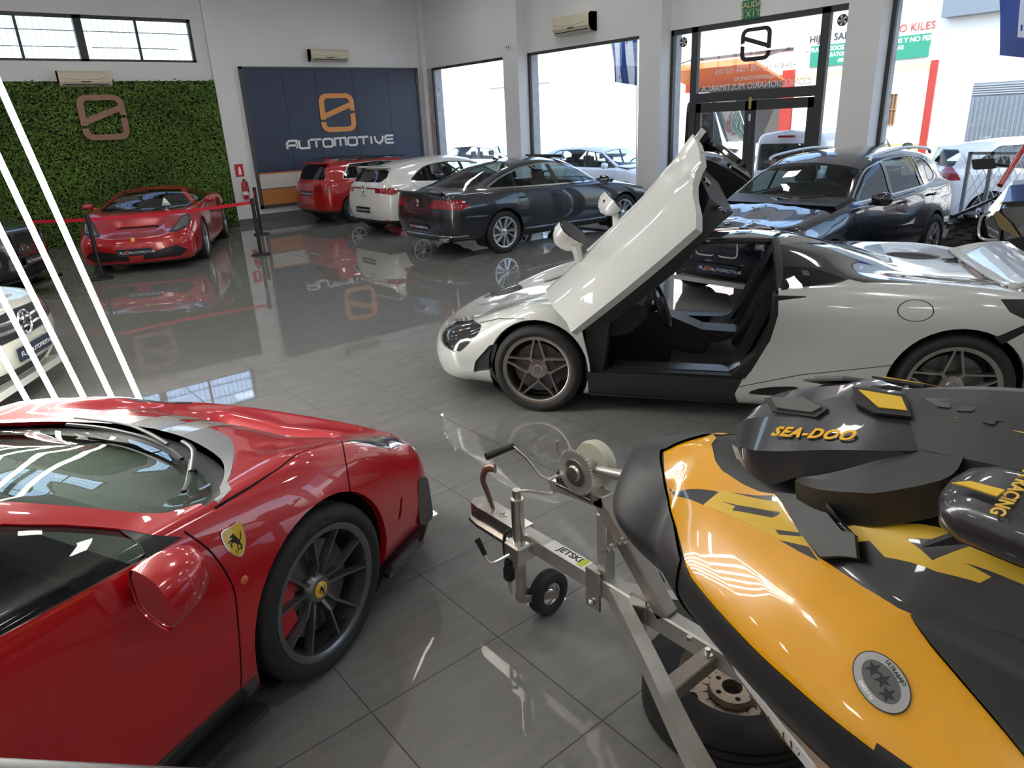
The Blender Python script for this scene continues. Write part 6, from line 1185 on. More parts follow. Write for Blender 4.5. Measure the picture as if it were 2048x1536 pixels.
def build_spare():
    t = thing('spare_wheel', 'loose car wheel with rusty steel rim lying flat under the trailer rail', 'wheel', (1.82, 1.09, 0)); r, rr, w = .318, .20, .17
    rm = pmat('worn_steel_rim', (.40, .33, .26), .4, .8, noise=(8, .45, 6))
    ty = tyre_mesh(r, rr, w).xf(rot_x(PI / 2), (0, 0, w / 2 + .002)).build('tyre', None, t)
    mb = MB(); mb.lathe([(rr + .004, w * .88), (rr - .006, w * .88), (rr - .018, w * .70), (rr - .02, w * .40), (rr - .012, w * .1), (rr + .002, w * .1)], (0, 0, 0), (0, 0, 1), rm, 48); mb.build('rim', None, t)
    # disc with round vents: ring segments between the holes
    mb = MB(); n = 16; R0, R1, z = .085, rr - .018, w * .45
    for k in range(n):
        a0, a1 = k * 2 * PI / n, (k + 1) * 2 * PI / n; c = .5 * (a0 + a1); rc = .5 * (R0 + R1) + .012; hr = .019
        hole = [(rc * math.cos(c) + hr * math.cos(q), rc * math.sin(c) + hr * math.sin(q)) for q in np.linspace(0, 2 * PI, 17)[:-1]]
        outer = []
        for q in np.linspace(0, 2 * PI, 17)[:-1]:
            d = np.array([math.cos(q), math.sin(q)]); p = np.array([rc * math.cos(c), rc * math.sin(c)]); lo, hi = 0, .3
            for _ in range(24):
                m_ = .5 * (lo + hi); e = p + d * m_; rad = np.hypot(*e); an = (math.atan2(e[1], e[0]) - c + PI) % (2 * PI) - PI
                if R0 <= rad <= R1 and abs(an) <= (a1 - a0) / 2: lo = m_
                else: hi = m_
            outer.append(tuple(p + d * lo))
        for i in range(16):
            j = (i + 1) % 16; mb.add([(*hole[i], z), (*outer[i], z - .004), (*outer[j], z - .004), (*hole[j], z)], [(0, 1, 2, 3)], rm, True); mb.add([(*hole[i], z), (*hole[j], z), (*hole[j], z - .008), (*hole[i], z - .008)], [(0, 1, 2, 3)], rm, True)
    mb.recalc = True; mb.lathe([(R0, z), (.078, z + .02), (.036, z + .022), (.034, z - .01)], (0, 0, 0), (0, 0, 1), rm, 40)
    for k in range(5): a = k * 2 * PI / 5 + .3; mb.lathe([(0, .0006), (.009, .0006), (.0095, 0)], (.058 * math.cos(a), .058 * math.sin(a), z + .0215), (0, 0, 1), M['gap'], 10)
    mb.build('wheel_disc', None, t); return t
build_spare()
# ------------------------------------------------------------------ everyday cars
def stdnet(N, T, W, zs, hood, belt, roof, rail, tail, nose, xf, xr, tum=.0, sw=.06):
    """hood: [(x, z)] centre profile from nose to cowl; roof: [(x, z)] centre profile from cowl to tail; belt: [(x, z)]; rail: [(x, y, z)] roof edge; tail / nose: 9 (x, z)"""
    top = sorted(set([(x, 0, z) for x, z in hood + roof])); zt = pchip([t[0] for t in top], [t[2] for t in top]); bz = pchip(*zip(*sorted(belt)))
    xs = [xr, xr * .75, xr * .5, 0, xf * .5, xf * .75, xf]; w = lambda x: W * (1 - sw * (abs(x) / max(abs(xf), abs(xr))) ** 3)
    P = dict(xf=xf, xr=xr, nose=nose, tail=tail, nf=2.6, nr=3.4,
        bot=[(x, w(x) - .12, zs) for x in xs], low=[(x, w(x) - .02, zs + .13) for x in xs], mid=[(x, w(x), .56) for x in xs], hi=[(x, w(x) - .012, float(bz(x)) - .17) for x in xs],
        sh=[(x, w(x) - .05 - (.03 if abs(x) > 1.3 else 0), float(bz(x)) - .01) for x in xs], gb=[(x, w(x) - .10 - (.05 if abs(x) > 1.3 else 0), float(bz(x)) + .022) for x in xs], rl=rail,
        rm=[(x, .5 * y, float(zt(x)) - .018) for x, y, z in rail], top=top)
    return P
def std_car(name, label, loc, rz, net, pm, F, cat='car', group=None):
    """F: dict of outlines and options"""
    B = Body(fillet(carnet(net), F.get('cr', CR0)), F.get('disp')); car = thing(name, label, cat, loc, rz, group); ax = F['axles']; wr = F['wr']
    gl = B.region('side_glass', F.get('glass', M['cglass']), -.006); rg = B.region('window_trim', F.get('ring', M['blackgloss']), .0); pil = B.region('pillar_trim', M['blackgloss'], .001); ws = B.region('windscreen', F.get('wglass', M['cglass']), -.004); rw = B.region('rear_window', F.get('rglass', M['tint']), -.004)
    tl = B.region('tail_lamp', M['redlens'], .002); gap = B.region('panel_gap', M['gap'], -.004); hl = B.region('headlamp', F.get('lens', M['lens']), .002); cl = B.region('lower_cladding', M['trim'], .002); gr = B.region('grille', F.get('grille_mat', M['black']), F.get('grille_off', -.01)); rf = B.region('roof_panel', F.get('roof_mat', pm), .001); ch = B.region('bright_strip', M['chrome'], .003)
    if 'clad' in F:
        for P in F['clad']: B.cut(P, (0, 2), cl, None)
    if 'archclad' in F:
        for x in ax: B.cut([(x + (F['arch'] + .05) * math.cos(t), wr + (F['arch'] + .05) * math.sin(t)) for t in np.linspace(0, 2 * PI, 41)[:-1]], (0, 2), cl, lambda c: abs(c.y) > .5)
    for x in ax: B.arch(x, wr, F['arch'])
    for s_ in (1, -1):
        if 'dlo' in F:
            d = roundpoly(F['dlo'], F.get('dlor', .05), 4); B.cut(offs(d, F.get('ringw', .018)), (0, 2), rg, sidecond(s_, .3)); B.cut(d, (0, 2), gl, sidecond(s_, .3))
            for P in F.get('pillars', []): B.cut(P, (0, 2), pil, sidecond(s_, .3), only=(gl,))
        for P in F.get('gaps', []): B.line(P, (0, 2), gap, .008, sidecond(s_, .4))
        for P in F.get('tailside', []): B.cut(P, (0, 2), tl, sidecond(s_, F.get('taily', .42)))
        for P in F.get('tailback', []): B.cut([(s_ * a, b) for a, b in P], (1, 2), tl, lambda c: c.x < F['tailx'])
        for P in F.get('headside', []): B.cut(P, (0, 2), hl, sidecond(s_, F.get('heady', .4)))
        for P in F.get('headfront', []): B.cut([(s_ * a, b) for a, b in P], (1, 2), hl, lambda c: c.x > F['headx'])
        for P in F.get('grille', []): B.cut([(s_ * a, b) for a, b in P], (1, 2), gr, lambda c: c.x > F['headx'])
        for P in F.get('strips', []): B.cut(P, (0, 2), ch, sidecond(s_, .4), only=(0,))
        for P in F.get('hoodlines', []): B.line([(a, s_ * b) for a, b in P], (0, 1), gap, .008, lambda c: c.z > .6)
    sym = lambda H: [(a, -b) for a, b in H] + [(a, b) for a, b in H[::-1] if b > 1e-6]
    if 'ws' in F: B.cut(sym(F['ws']), (0, 1), ws, lambda c: c.z > F.get('wsz', .93))
    if 'rw' in F:
        if F.get('rwback'): B.cut(roundpoly([(-a, b) for a, b in F['rw']] + [(a, b) for a, b in F['rw'][::-1]], .05), (1, 2), rw, lambda c: c.x < F['tailx'])
        else: B.cut(sym(F['rw']), (0, 1), rw, lambda c: c.z > .9)
    if 'roof' in F: B.cut(sym(F['roof']), (0, 1), rf, lambda c: c.z > 1.1)
    for P in F.get('cladback', []): B.cut(P, (1, 2), cl, lambda c: c.x < F['tailx'])
    q = {k: onsurf(B, v[0], v[1], .004) for k, v in F.get('probe', {}).items()}
    B.finish(car, pm, M['dark'], .025)
    for x in ax: archliner(car, x, wr, F['arch'] + .01, .55, F['W'] - .06)
    for x in ax:
        for s_ in (1, -1): wheel(car, x, s_ * (F['W'] - F.get('ww', .22) / 2 - .01), wr, wr, F['rr'], F.get('ww', .22), F['wheel'], F['wm'], F.get('wm2'), s_, cap=F.get('cap'))
    if F.get('cabin', True): cabin(car, *F['cab'])
    for y in (1, -1):
        if 'mir' in F: mirror_part(car, F['mir'][0], y * F['mir'][1], F['mir'][2], y, F.get('mirmat', pm), arm=.1, dark=M['black'])
        for x, y2, z in F.get('handles', []): MB().tube([(x - .1, y * (y2 - .03), z), (x - .06, y * (y2 + .02), z + .004), (x + .06, y * (y2 + .02), z + .004), (x + .1, y * (y2 - .03), z)], .014, pm, 8).build('door_handle', None, car)
    return car, q
def tailnet(x, zs, zb, zt): return [(x + .12, zs), (x + .03, zs + .13), (x, .55), (x + .02, zb - .16), (x + .05, zb), (x + .06, zb + .02), (x + .08, zb + .05), (x + .10, zt - .03), (x + .11, zt)]
def build_a3():
    pm = pmat('bright_red_paint', (.42, .008, .010), .3, .1, 1.0); W = .893
    net = stdnet(2.15, -2.1, W, .2, [(1.75, .80), (1.4, .90), (1.05, .99)], [(-1.72, .92), (-1.3, .95), (-.5, .95), (.5, .92), (1.05, .90), (1.4, .85), (1.75, .76)], [(1.05, .99), (.35, 1.36), (-.2, 1.425), (-.9, 1.42), (-1.5, 1.385), (-1.72, 1.36)],
        [(-1.72, .60, 1.28), (-1.5, .60, 1.31), (-.9, .595, 1.345), (-.2, .60, 1.355), (.35, .62, 1.28), (1.02, .70, .965), (1.4, .62, .88), (1.75, .55, .79)],
        [(-1.98, .25), (-2.08, .36), (-2.10, .55), (-2.06, .80), (-2.02, .93), (-2.0, .96), (-1.84, 1.27), (-1.80, 1.34), (-1.79, 1.36)], [(2.02, .22), (2.1, .34), (2.15, .5), (2.12, .64), (2.06, .71), (2.03, .72), (2.0, .74), (1.95, .76), (1.9, .78)], 1.75, -1.72)
    F = dict(axles=(1.3185, -1.3185), wr=.32, arch=.36, W=W, rr=.215, wheel='multi', wm=pmat('alloy_a', (.5, .5, .52), .3, .9), dlo=[(.92, .955), (.30, 1.255), (-.4, 1.315), (-1.25, 1.29), (-1.5, 1.0), (-.5, .985)], ring=M['steel'], pillars=[[(-.10, .9), (-.02, .9), (-.06, 1.4), (-.14, 1.4)], [(-1.0, .9), (-.95, .9), (-.90, 1.4), (-.95, 1.4)]],
        gaps=[[(.95, .9), (.9, .6), (.86, .3)], [(-.06, .98), (-.08, .3)], [(-1.05, .97), (-.95, .6), (-.9, .4)]], tailside=[roundpoly([(-1.82, .80), (-1.98, .86), (-2.2, .87), (-2.2, .74), (-1.9, .73)], .02)], taily=.36, tailx=-1.75, ws=[(.36, .56), (.98, .68), (1.05, .3), (1.06, 0)], rw=[(.62, 1.0), (.52, 1.31)], rwback=True,
        clad=[[(-1.6, .0), (-2.4, .0), (-2.4, .33), (-1.6, .30)]], roof=[(.28, .50), (-1.25, .50)], roof_mat=M['blackgloss'], cab=(-1.5, 1.0, .76, .3, .95, .75), mir=(.72, .87, .98), handles=[(-.35, .89, .86), (-1.15, .89, .88)], probe={'pl': ((-4, 0, .70), (1, 0, 0)), 'em': ((-4, 0, .86), (1, 0, 0))})
    car, q = std_car('hatchback_car', 'red hatchback car parked nearest the blue panel wall', (9.21, 16.18, 0), math.radians(2.5), net, pm, F)
    plate(car, (q['pl'][0][0] - .008, 0, .70), (0, -1, 0), (0, 0, 1))
    mb = MB()
    for k in range(4): mb.lathe([(.026, 0), (.032, .004), (.026, .008)], (q['em'][0][0] - .004, (k - 1.5) * .048, .865), (-1, 0, 0), M['chrome'], 20)
    mb.build('ring_badge', None, car)
    MB().box((-1.86, -.56, 1.335), (-1.66, .56, 1.375), pm, ch=.012).build('roof_spoiler', None, car)
    for s_ in (1, -1): MB().tube(catmull([(.25, s_ * .60, 1.37), (.15, s_ * .595, 1.41), (-1.3, s_ * .58, 1.42), (-1.45, s_ * .59, 1.36)], 5), .014, M['black'], 8).build('roof_rail', None, car)
    MB().prism([(-.06, 0), (.08, 0), (-.05, .05)], -.012, .012, pm, (-1.4, 0, 1.39), (1, 0, 0), (0, 0, 1), (0, 1, 0)).build('roof_antenna', None, car)
    MB().tube([(-1.93, .0, 1.02), (-1.86, -.25, 1.08)], .01, M['black'], 6).build('rear_wiper', None, car)
def build_megane():
    pm = pmat('pearl_white_paint', (.72, .73, .70), .3, .05, 1.0); W = .907
    net = stdnet(2.2, -2.1, W, .2, [(1.75, .80), (1.4, .91), (1.05, 1.0)], [(-1.72, .97), (-1.3, .98), (-.5, .95), (.5, .92), (1.05, .91), (1.4, .86), (1.75, .77)], [(1.05, 1.0), (.35, 1.38), (-.2, 1.447), (-.9, 1.42), (-1.5, 1.345), (-1.72, 1.31)],
        [(-1.72, .56, 1.22), (-1.5, .57, 1.265), (-.9, .59, 1.335), (-.2, .60, 1.365), (.35, .62, 1.29), (1.02, .70, .975), (1.4, .62, .89), (1.75, .55, .79)],
        [(-1.98, .26), (-2.06, .36), (-2.10, .52), (-2.06, .78), (-2.03, .96), (-2.0, 1.0), (-1.85, 1.2), (-1.80, 1.29), (-1.79, 1.31)], [(2.06, .22), (2.15, .34), (2.2, .5), (2.16, .64), (2.1, .72), (2.06, .73), (2.02, .74), (1.97, .76), (1.92, .78)], 1.75, -1.72)
    F = dict(axles=(1.3345, -1.3345), wr=.32, arch=.36, W=W, rr=.215, wheel='multi', wm=pmat('alloy_m', (.5, .5, .52), .3, .9), dlo=[(.95, .965), (.30, 1.275), (-.4, 1.325), (-1.0, 1.27), (-1.38, 1.05), (-.5, .99)], dlor=[.03, .2, .2, .2, .05, .2], ring=M['blackgloss'], pillars=[[(-.10, .9), (-.02, .9), (-.06, 1.4), (-.14, 1.4)], [(-1.02, .9), (-.98, .9), (-.90, 1.4), (-.94, 1.4)]],
        gaps=[[(.95, .9), (.9, .6), (.86, .3)], [(-.06, .98), (-.08, .3)], [(-1.40, 1.0), (-1.25, .8), (-.98, .6), (-.93, .35)]], tailside=[roundpoly([(-1.72, .90), (-1.86, .94), (-2.3, .94), (-2.3, .90), (-2.0, .84), (-1.9, .81), (-1.80, .82)], .015)], taily=.40, tailx=-1.72, ws=[(.36, .57), (.98, .68), (1.05, .3), (1.06, 0)], rw=[(.50, 1.04), (.60, 1.13), (.48, 1.27)], rwback=True,
        tailback=[[(.10, .915), (.45, .915), (.45, .94), (.10, .94)]], clad=[[(-1.5, .0), (-2.4, .0), (-2.4, .315), (-1.9, .325), (-1.5, .29)]], cab=(-1.5, 1.0, .78, .3, .97, .75), mir=(.74, .88, 1.0), handles=[(-.35, .90, .87), (-1.15, .90, .88)], probe={'pl': ((-4, 0, .52), (1, 0, 0)), 'em': ((-4, 0, .90), (1, 0, 0)), 'tx': ((-4, 0, .78), (1, 0, 0))})
    car, q = std_car('hatchback_car', 'white hatchback car parked between the red and the dark grey cars', (9.08, 13.20, 0), math.radians(1.2), net, pm, F)
    plate(car, (q['pl'][0][0] - .008, 0, .52), (0, -1, 0), (0, 0, 1))
    x = q['em'][0][0] - .012; D = [(0, .07), (.042, 0), (0, -.07), (-.042, 0)]; mb = MB(); stroke2d(mb, D, .018, 0, .012, M['chrome'], (x + .006, 0, .90), (0, -1, 0), (0, 0, 1), True); mb.build('diamond_badge', None, car)
    text('lettering', 'MEGANE', M['chrome'], car, (q['tx'][0][0] - .004, 0, .785), (0, -1, 0), (0, 0, 1), .05, extrude=.002)
    for s_ in (1, -1): MB().box((-1.99, s_ * .72, .305), (-1.93, s_ * .58, .34), M['redlens']).build('reflector', None, car)
    MB().tube([(-1.98, .0, 1.04), (-1.93, -.28, 1.10)], .012, M['black'], 6).build('rear_wiper', None, car)
    MB().box((-1.84, -.5, 1.29), (-1.64, .5, 1.325), pm, ch=.012).build('roof_spoiler', None, car)
def kidney(car, x, z, w, h, mat_ring=None, slats=9, dy=.02):
    for s_ in (1, -1):
        c = s_ * (w / 2 + dy); P = roundpoly([(-w / 2, -h / 2), (w / 2, -h / 2), (w / 2 - .01, h / 2), (-w / 2 + .01, h / 2)], .06, 5); mb = MB(); stroke2d(mb, P, .016, -.01, .022, M['chrome'] if mat_ring is None else mat_ring, (x, c, z), (0, 1, 0), (0, 0, 1), True); mb.prism(P, -.03, .0, M['black'], (x, c, z), (0, 1, 0), (0, 0, 1))
        for k in range(slats): y = -w / 2 + .03 + (w - .06) * k / (slats - 1); mb.box((x - .004, c + y - .005, z - h / 2 + .02), (x + .014, c + y + .005, z + h / 2 - .02), M['trim'])
        mb.build('kidney_grille', None, car)
def roundel(car, p, n, ey, r=.04):
    mb = MB(); mb.lathe([(0, .004), (r * .62, .004), (r * .62, .003), (r, .003), (r, 0), (0, 0)], p, n, M['blackgloss'], 24); ex = np.cross(ey, n)
    for k, m_ in enumerate((M['white'], M['blue'], M['white'], M['blue'])): mb.prism([(0, 0)] + [(r * .58 * math.cos(a), r * .58 * math.sin(a)) for a in np.linspace(k * PI / 2, (k + 1) * PI / 2, 7)], .0042, .005, m_, p, ex, ey, n)
    mb.build('badge', None, car)
M['blue'] = pmat('badge_blue', (.03, .16, .45), .3)
def build_x1():
    pm = pmat('midnight_blue_paint', (.008, .012, .026), .25, .35, 1.0, .012); W = .90
    net = stdnet(2.23, -2.22, W, .24, [(1.75, .93), (1.4, 1.0), (.95, 1.07)], [(-1.85, 1.03), (-1.3, 1.03), (-.5, 1.0), (.5, .98), (.95, .98), (1.4, .945), (1.75, .90)], [(.95, 1.07), (.30, 1.42), (-.2, 1.52), (-.8, 1.535), (-1.5, 1.49), (-1.85, 1.44)],
        [(-1.85, .58, 1.34), (-1.5, .59, 1.40), (-.8, .60, 1.455), (-.2, .61, 1.45), (.30, .63, 1.35), (.92, .72, 1.04), (1.4, .62, .98), (1.75, .55, .92)],
        tailnet(-2.22, .28, 1.03, 1.44), [(2.06, .28), (2.15, .38), (2.20, .52), (2.22, .70), (2.16, .86), (2.12, .87), (2.08, .88), (2.0, .90), (1.95, .915)], 1.75, -1.85)
    def disp(V):
        V = V.copy(); x, y, z = V[:, 0], np.abs(V[:, 1]), V[:, 2]; k = (z > .8) & (x > .9); V[:, 2] += np.where(k, .016 * np.exp(-((y - (.30 + .12 * (1.75 - x))) / .03) ** 2), 0); return V
    F = dict(axles=(1.38, -1.38), wr=.335, arch=.385, archclad=True, W=W, rr=.225, ww=.225, wheel='multi', wm=pmat('silver_alloy', (.6, .6, .62), .25, .9), dlo=[(.80, 1.03), (.28, 1.33), (-.3, 1.415), (-.9, 1.415), (-1.45, 1.345), (-1.68, 1.14), (-1.55, 1.075), (-.5, 1.045)], dlor=[.03, .2, .2, .2, .12, .08, .06, .3], ring=M['steel'], ringw=.014, pillars=[[(-.16, .95), (-.08, .95), (-.12, 1.5), (-.20, 1.5)], [(-1.02, .95), (-.98, .95), (-.93, 1.5), (-.97, 1.5)], [(-1.20, .95), (-1.15, .95), (-1.0, 1.5), (-1.05, 1.5)]],
        gaps=[[(.92, 1.0), (.90, .7), (.84, .35)], [(-.12, 1.04), (-.14, .35)], [(-1.30, 1.05), (-1.20, .9), (-.98, .65), (-.95, .4)]], tailside=[roundpoly([(-1.88, .90), (-1.95, 1.06), (-2.3, 1.06), (-2.3, .84)], .03)], tailx=-1.8, headside=[roundpoly([(1.72, .86), (1.62, .80), (1.85, .70), (2.3, .67), (2.3, .80), (1.95, .86)], .02)], heady=.42, headx=1.85, ws=[(.33, .58), (.87, .69), (.94, .35), (.955, 0)], wsz=1.0, rw=[(.6, 1.08), (.52, 1.38)], rwback=True,
        clad=[[(-2.4, .0), (2.4, .0), (2.4, .345), (1.8, .35), (1.4, .36), (-1.4, .36), (-2.4, .40)]], grille=[roundpoly([(.0, .36), (.46, .36), (.60, .46), (.50, .50), (.0, .50)], .02)], cab=(-1.75, .9, .78, .36, 1.05, .66), mir=(.62, .90, 1.06), mirmat=M['blackgloss'], handles=[(-.32, .885, .93), (-1.18, .885, .94)], hoodlines=[[(.95, .70), (1.3, .66), (1.75, .58), (2.0, .46)]], probe={'em': ((2.02, 0, 3), (0, 0, -1)), 'pl': ((4, 0, .42), (-1, 0, 0))}, disp=disp, wglass=glassmat('green_tint_screen', (.60, .70, .66)), glass=glassmat('side_glass_clear', (.50, .58, .58)))
    car, q = std_car('compact_suv', 'dark blue compact SUV facing in beside the entrance door', (8.72, 4.54, 0), math.radians(181.2), net, pm, F)
    kidney(car, 2.185, .67, .24, .19); plate(car, (q['pl'][0][0] + .012, 0, .43), (0, 1, 0), (0, 0, 1)); roundel(car, q['em'][0], q['em'][1], nrm(np.array([-1, 0, .2]) - q['em'][1] * (q['em'][1] @ np.array([-1, 0, .2]))))
    MB().prism([(-.62, 0), (.62, 0), (.55, .05), (-.55, .05)], 2.02, 2.16, pmat('silver_skid', (.5, .5, .5), .35, .6), (0, 0, .25), (0, 1, 0), (0, 0, 1), (1, 0, 0)).build('skid_plate', None, car)
    for s_ in (1, -1):
        MB().tube(catmull([(.18, s_ * .62, 1.42), (.05, s_ * .615, 1.475), (-.8, s_ * .60, 1.515), (-1.5, s_ * .59, 1.47), (-1.65, s_ * .59, 1.41)], 6), .02, pmat('satin_rail', (.6, .6, .6), .3, .9), 8).build('roof_rail', None, car)
        MB().lathe([(0, .0), (.05, 0), (.055, -.02), (0, -.02)], (2.07, s_ * .62, .50), (1, .2 * s_, 0), M['lens'], 20).build('fog_lamp', None, car)
        MB().tube([(1.0, s_ * .05 + .2, 1.075), (.93, s_ * .28 + .22, 1.10)], .011, M['black'], 6).build('wiper', None, car)
    MB().prism([(-.08, 0), (.10, 0), (-.06, .06)], -.014, .014, pm, (-1.55, 0, 1.48), (1, 0, 0), (0, 0, 1), (0, 1, 0)).build('roof_antenna', None, car)
def build_f8():
    pm = pmat('deep_red_paint', (.42, .005, .010), .28, .15, 1.0, .015)
    def disp(V):
        V = V.copy(); x, y, z = V[:, 0], np.abs(V[:, 1]), V[:, 2]; sm = lambda a, b, t: np.clip((t - a) / (b - a), 0, 1)
        V[:, 2] -= np.where((z > .55), .05 * np.exp(-((x - 1.85) / .22) ** 2) * (1 - sm(.30, .45, y)), 0); return V
    B = Body(fillet(carnet(PISTA), CRS), disp); car = thing('sports_car', 'low red sports car behind the belt barrier in front of the hedge', 'car', (3.62, 14.90, 0), math.radians(-115.2))
    gl = B.region('side_glass', M['tint2'], -.005); ws = B.region('windscreen', M['cglass'], -.005); gap = B.region('panel_gap', M['gap'], -.004); hl = B.region('headlamp', M['lens'], .001); hf = B.region('headlamp_surround', M['black'], .0); vt = B.region('air_intake', M['black'], -.02); tl = B.region('tail_lamp', M['redlens'], .001); sp = B.region('front_splitter', M['carbon'], .001)
    for x in (1.325, -1.325): B.arch(x, .345, .385)
    half = [(.25, .50), (.525, .56), (.80, .72), (.95, .76), (1.12, .65), (1.25, .43), (1.32, 0)]; B.cut([(a, -b) for a, b in half] + [(a, b) for a, b in half[::-1] if b > 0], (0, 1), ws, lambda c: c.z > .8)
    win = [(.78, .90), (.70, .955), (.585, 1.02), (.47, 1.075), (.30, 1.112), (0.0, 1.122), (-.35, 1.085), (-.62, .985), (-.3, .965), (.28, .94)]
    for s_ in (1, -1):
        B.cut(win, (0, 2), gl, sidecond(s_, .3)); B.line(catmull([(.82, .90), (.865, .818), (.893, .725), (.89, .531), (.86, .28)], 3), (0, 2), gap, .008, sidecond(s_, .5)); B.line([(-.64, .97), (-.66, .7), (-.50, .28)], (0, 2), gap, .008, sidecond(s_, .5))
        B.cut(roundpoly([(1.50, s_ * .70), (1.62, s_ * .79), (1.60, s_ * .70)], .01), (0, 1), vt, lambda c: c.z > .7)
        P = [(1.62, s_ * .79), (1.72, s_ * .68), (2.02, s_ * .56), (2.20, s_ * .50), (2.20, s_ * .66), (2.0, s_ * .80), (1.8, s_ * .83)]; B.cut(roundpoly(P, .03), (0, 1), hf, lambda c: c.z > .48); B.cut(roundpoly([(1.70, s_ * .77), (1.76, s_ * .70), (2.02, s_ * .60), (2.14, s_ * .57), (2.13, s_ * .64), (1.98, s_ * .77), (1.8, s_ * .80)], .02), (0, 1), hl, lambda c: c.z > .48)
        B.cut(roundpoly([(s_ * .10, .20), (s_ * .66, .20), (s_ * .78, .30), (s_ * .62, .40), (s_ * .22, .33), (s_ * .10, .27)], .03), (1, 2), vt, lambda c: c.x > 1.9); B.cut(roundpoly([(1.93, .28), (2.02, .27), (1.97, .46), (1.88, .44)], .02), (0, 2), vt, sidecond(s_, .6))
        B.cut(roundpoly([(-.60, .72), (-.95, .70), (-1.05, .86), (-.75, .88)], .04), (0, 2), vt, sidecond(s_, .5)); B.cut([(-1.75, .77), (-2.3, .77), (-2.3, .87), (-1.8, .87)], (0, 2), tl, lambda c, s_=s_: c.y * s_ > .5 and c.x < -1.9); B.cut([(1.62, .0), (2.6, .0), (2.6, .165), (1.62, .16)], (0, 2), sp, sidecond(s_, -.001), only=(0,))
    B.cut([(1.80, -.30), (1.86, -.34), (1.86, .34), (1.80, .30)], (0, 1), vt, lambda c: c.z > .5)
    B.finish(car, pm, M['dark'], .03)
    for x in (1.325, -1.325): archliner(car, x, .345, .39, .55, .90)
    al = pmat('silver_sport_alloy', (.5, .5, .52), .25, .9)
    for x, w in ((1.325, .245), (-1.325, .30)):
        for s_ in (1, -1): wheel(car, x, s_ * .825, .345, .345, .262, w, 'star5', al, None, s_, cap=pmat('yellow_cap', (.7, .45, .02), .3))
    cabin(car, -.75, .98, .78, .22, .86, .68, rear=False)
    plate(car, (2.425, 0, .345), (0, 1, 0), (0, 0, 1)); MB().prism([(-.028, -.03), (.028, -.03), (.028, .03), (-.028, .03)], 0, .006, pmat('yellow_badge', (.75, .5, .03), .3, coat=1), (2.355, 0, .535), (0, 1, 0), (-.4, 0, 1)).build('badge', None, car)
    for s_ in (1, -1): mirror_part(car, .62, s_ * .90, .96, s_, pm, (.14, .10, .06), arm=.12)
    MB().prism([(0, 0), (.16, 0), (.05, .14)], 0, .004, M['white'], (.96, .25, .92), (0, 1, 0), (-.6, 0, 1)).build('price_card', None, car)
    for y in (.18, -.35): MB().tube([(1.30, y, .90), (1.18, y + .30, .93)], .012, M['black'], 6).build('wiper', None, car)
build_arteon((8.83, 10.04, 0), math.radians(-1.0)); build_a3(); build_megane(); build_x1(); build_f8()
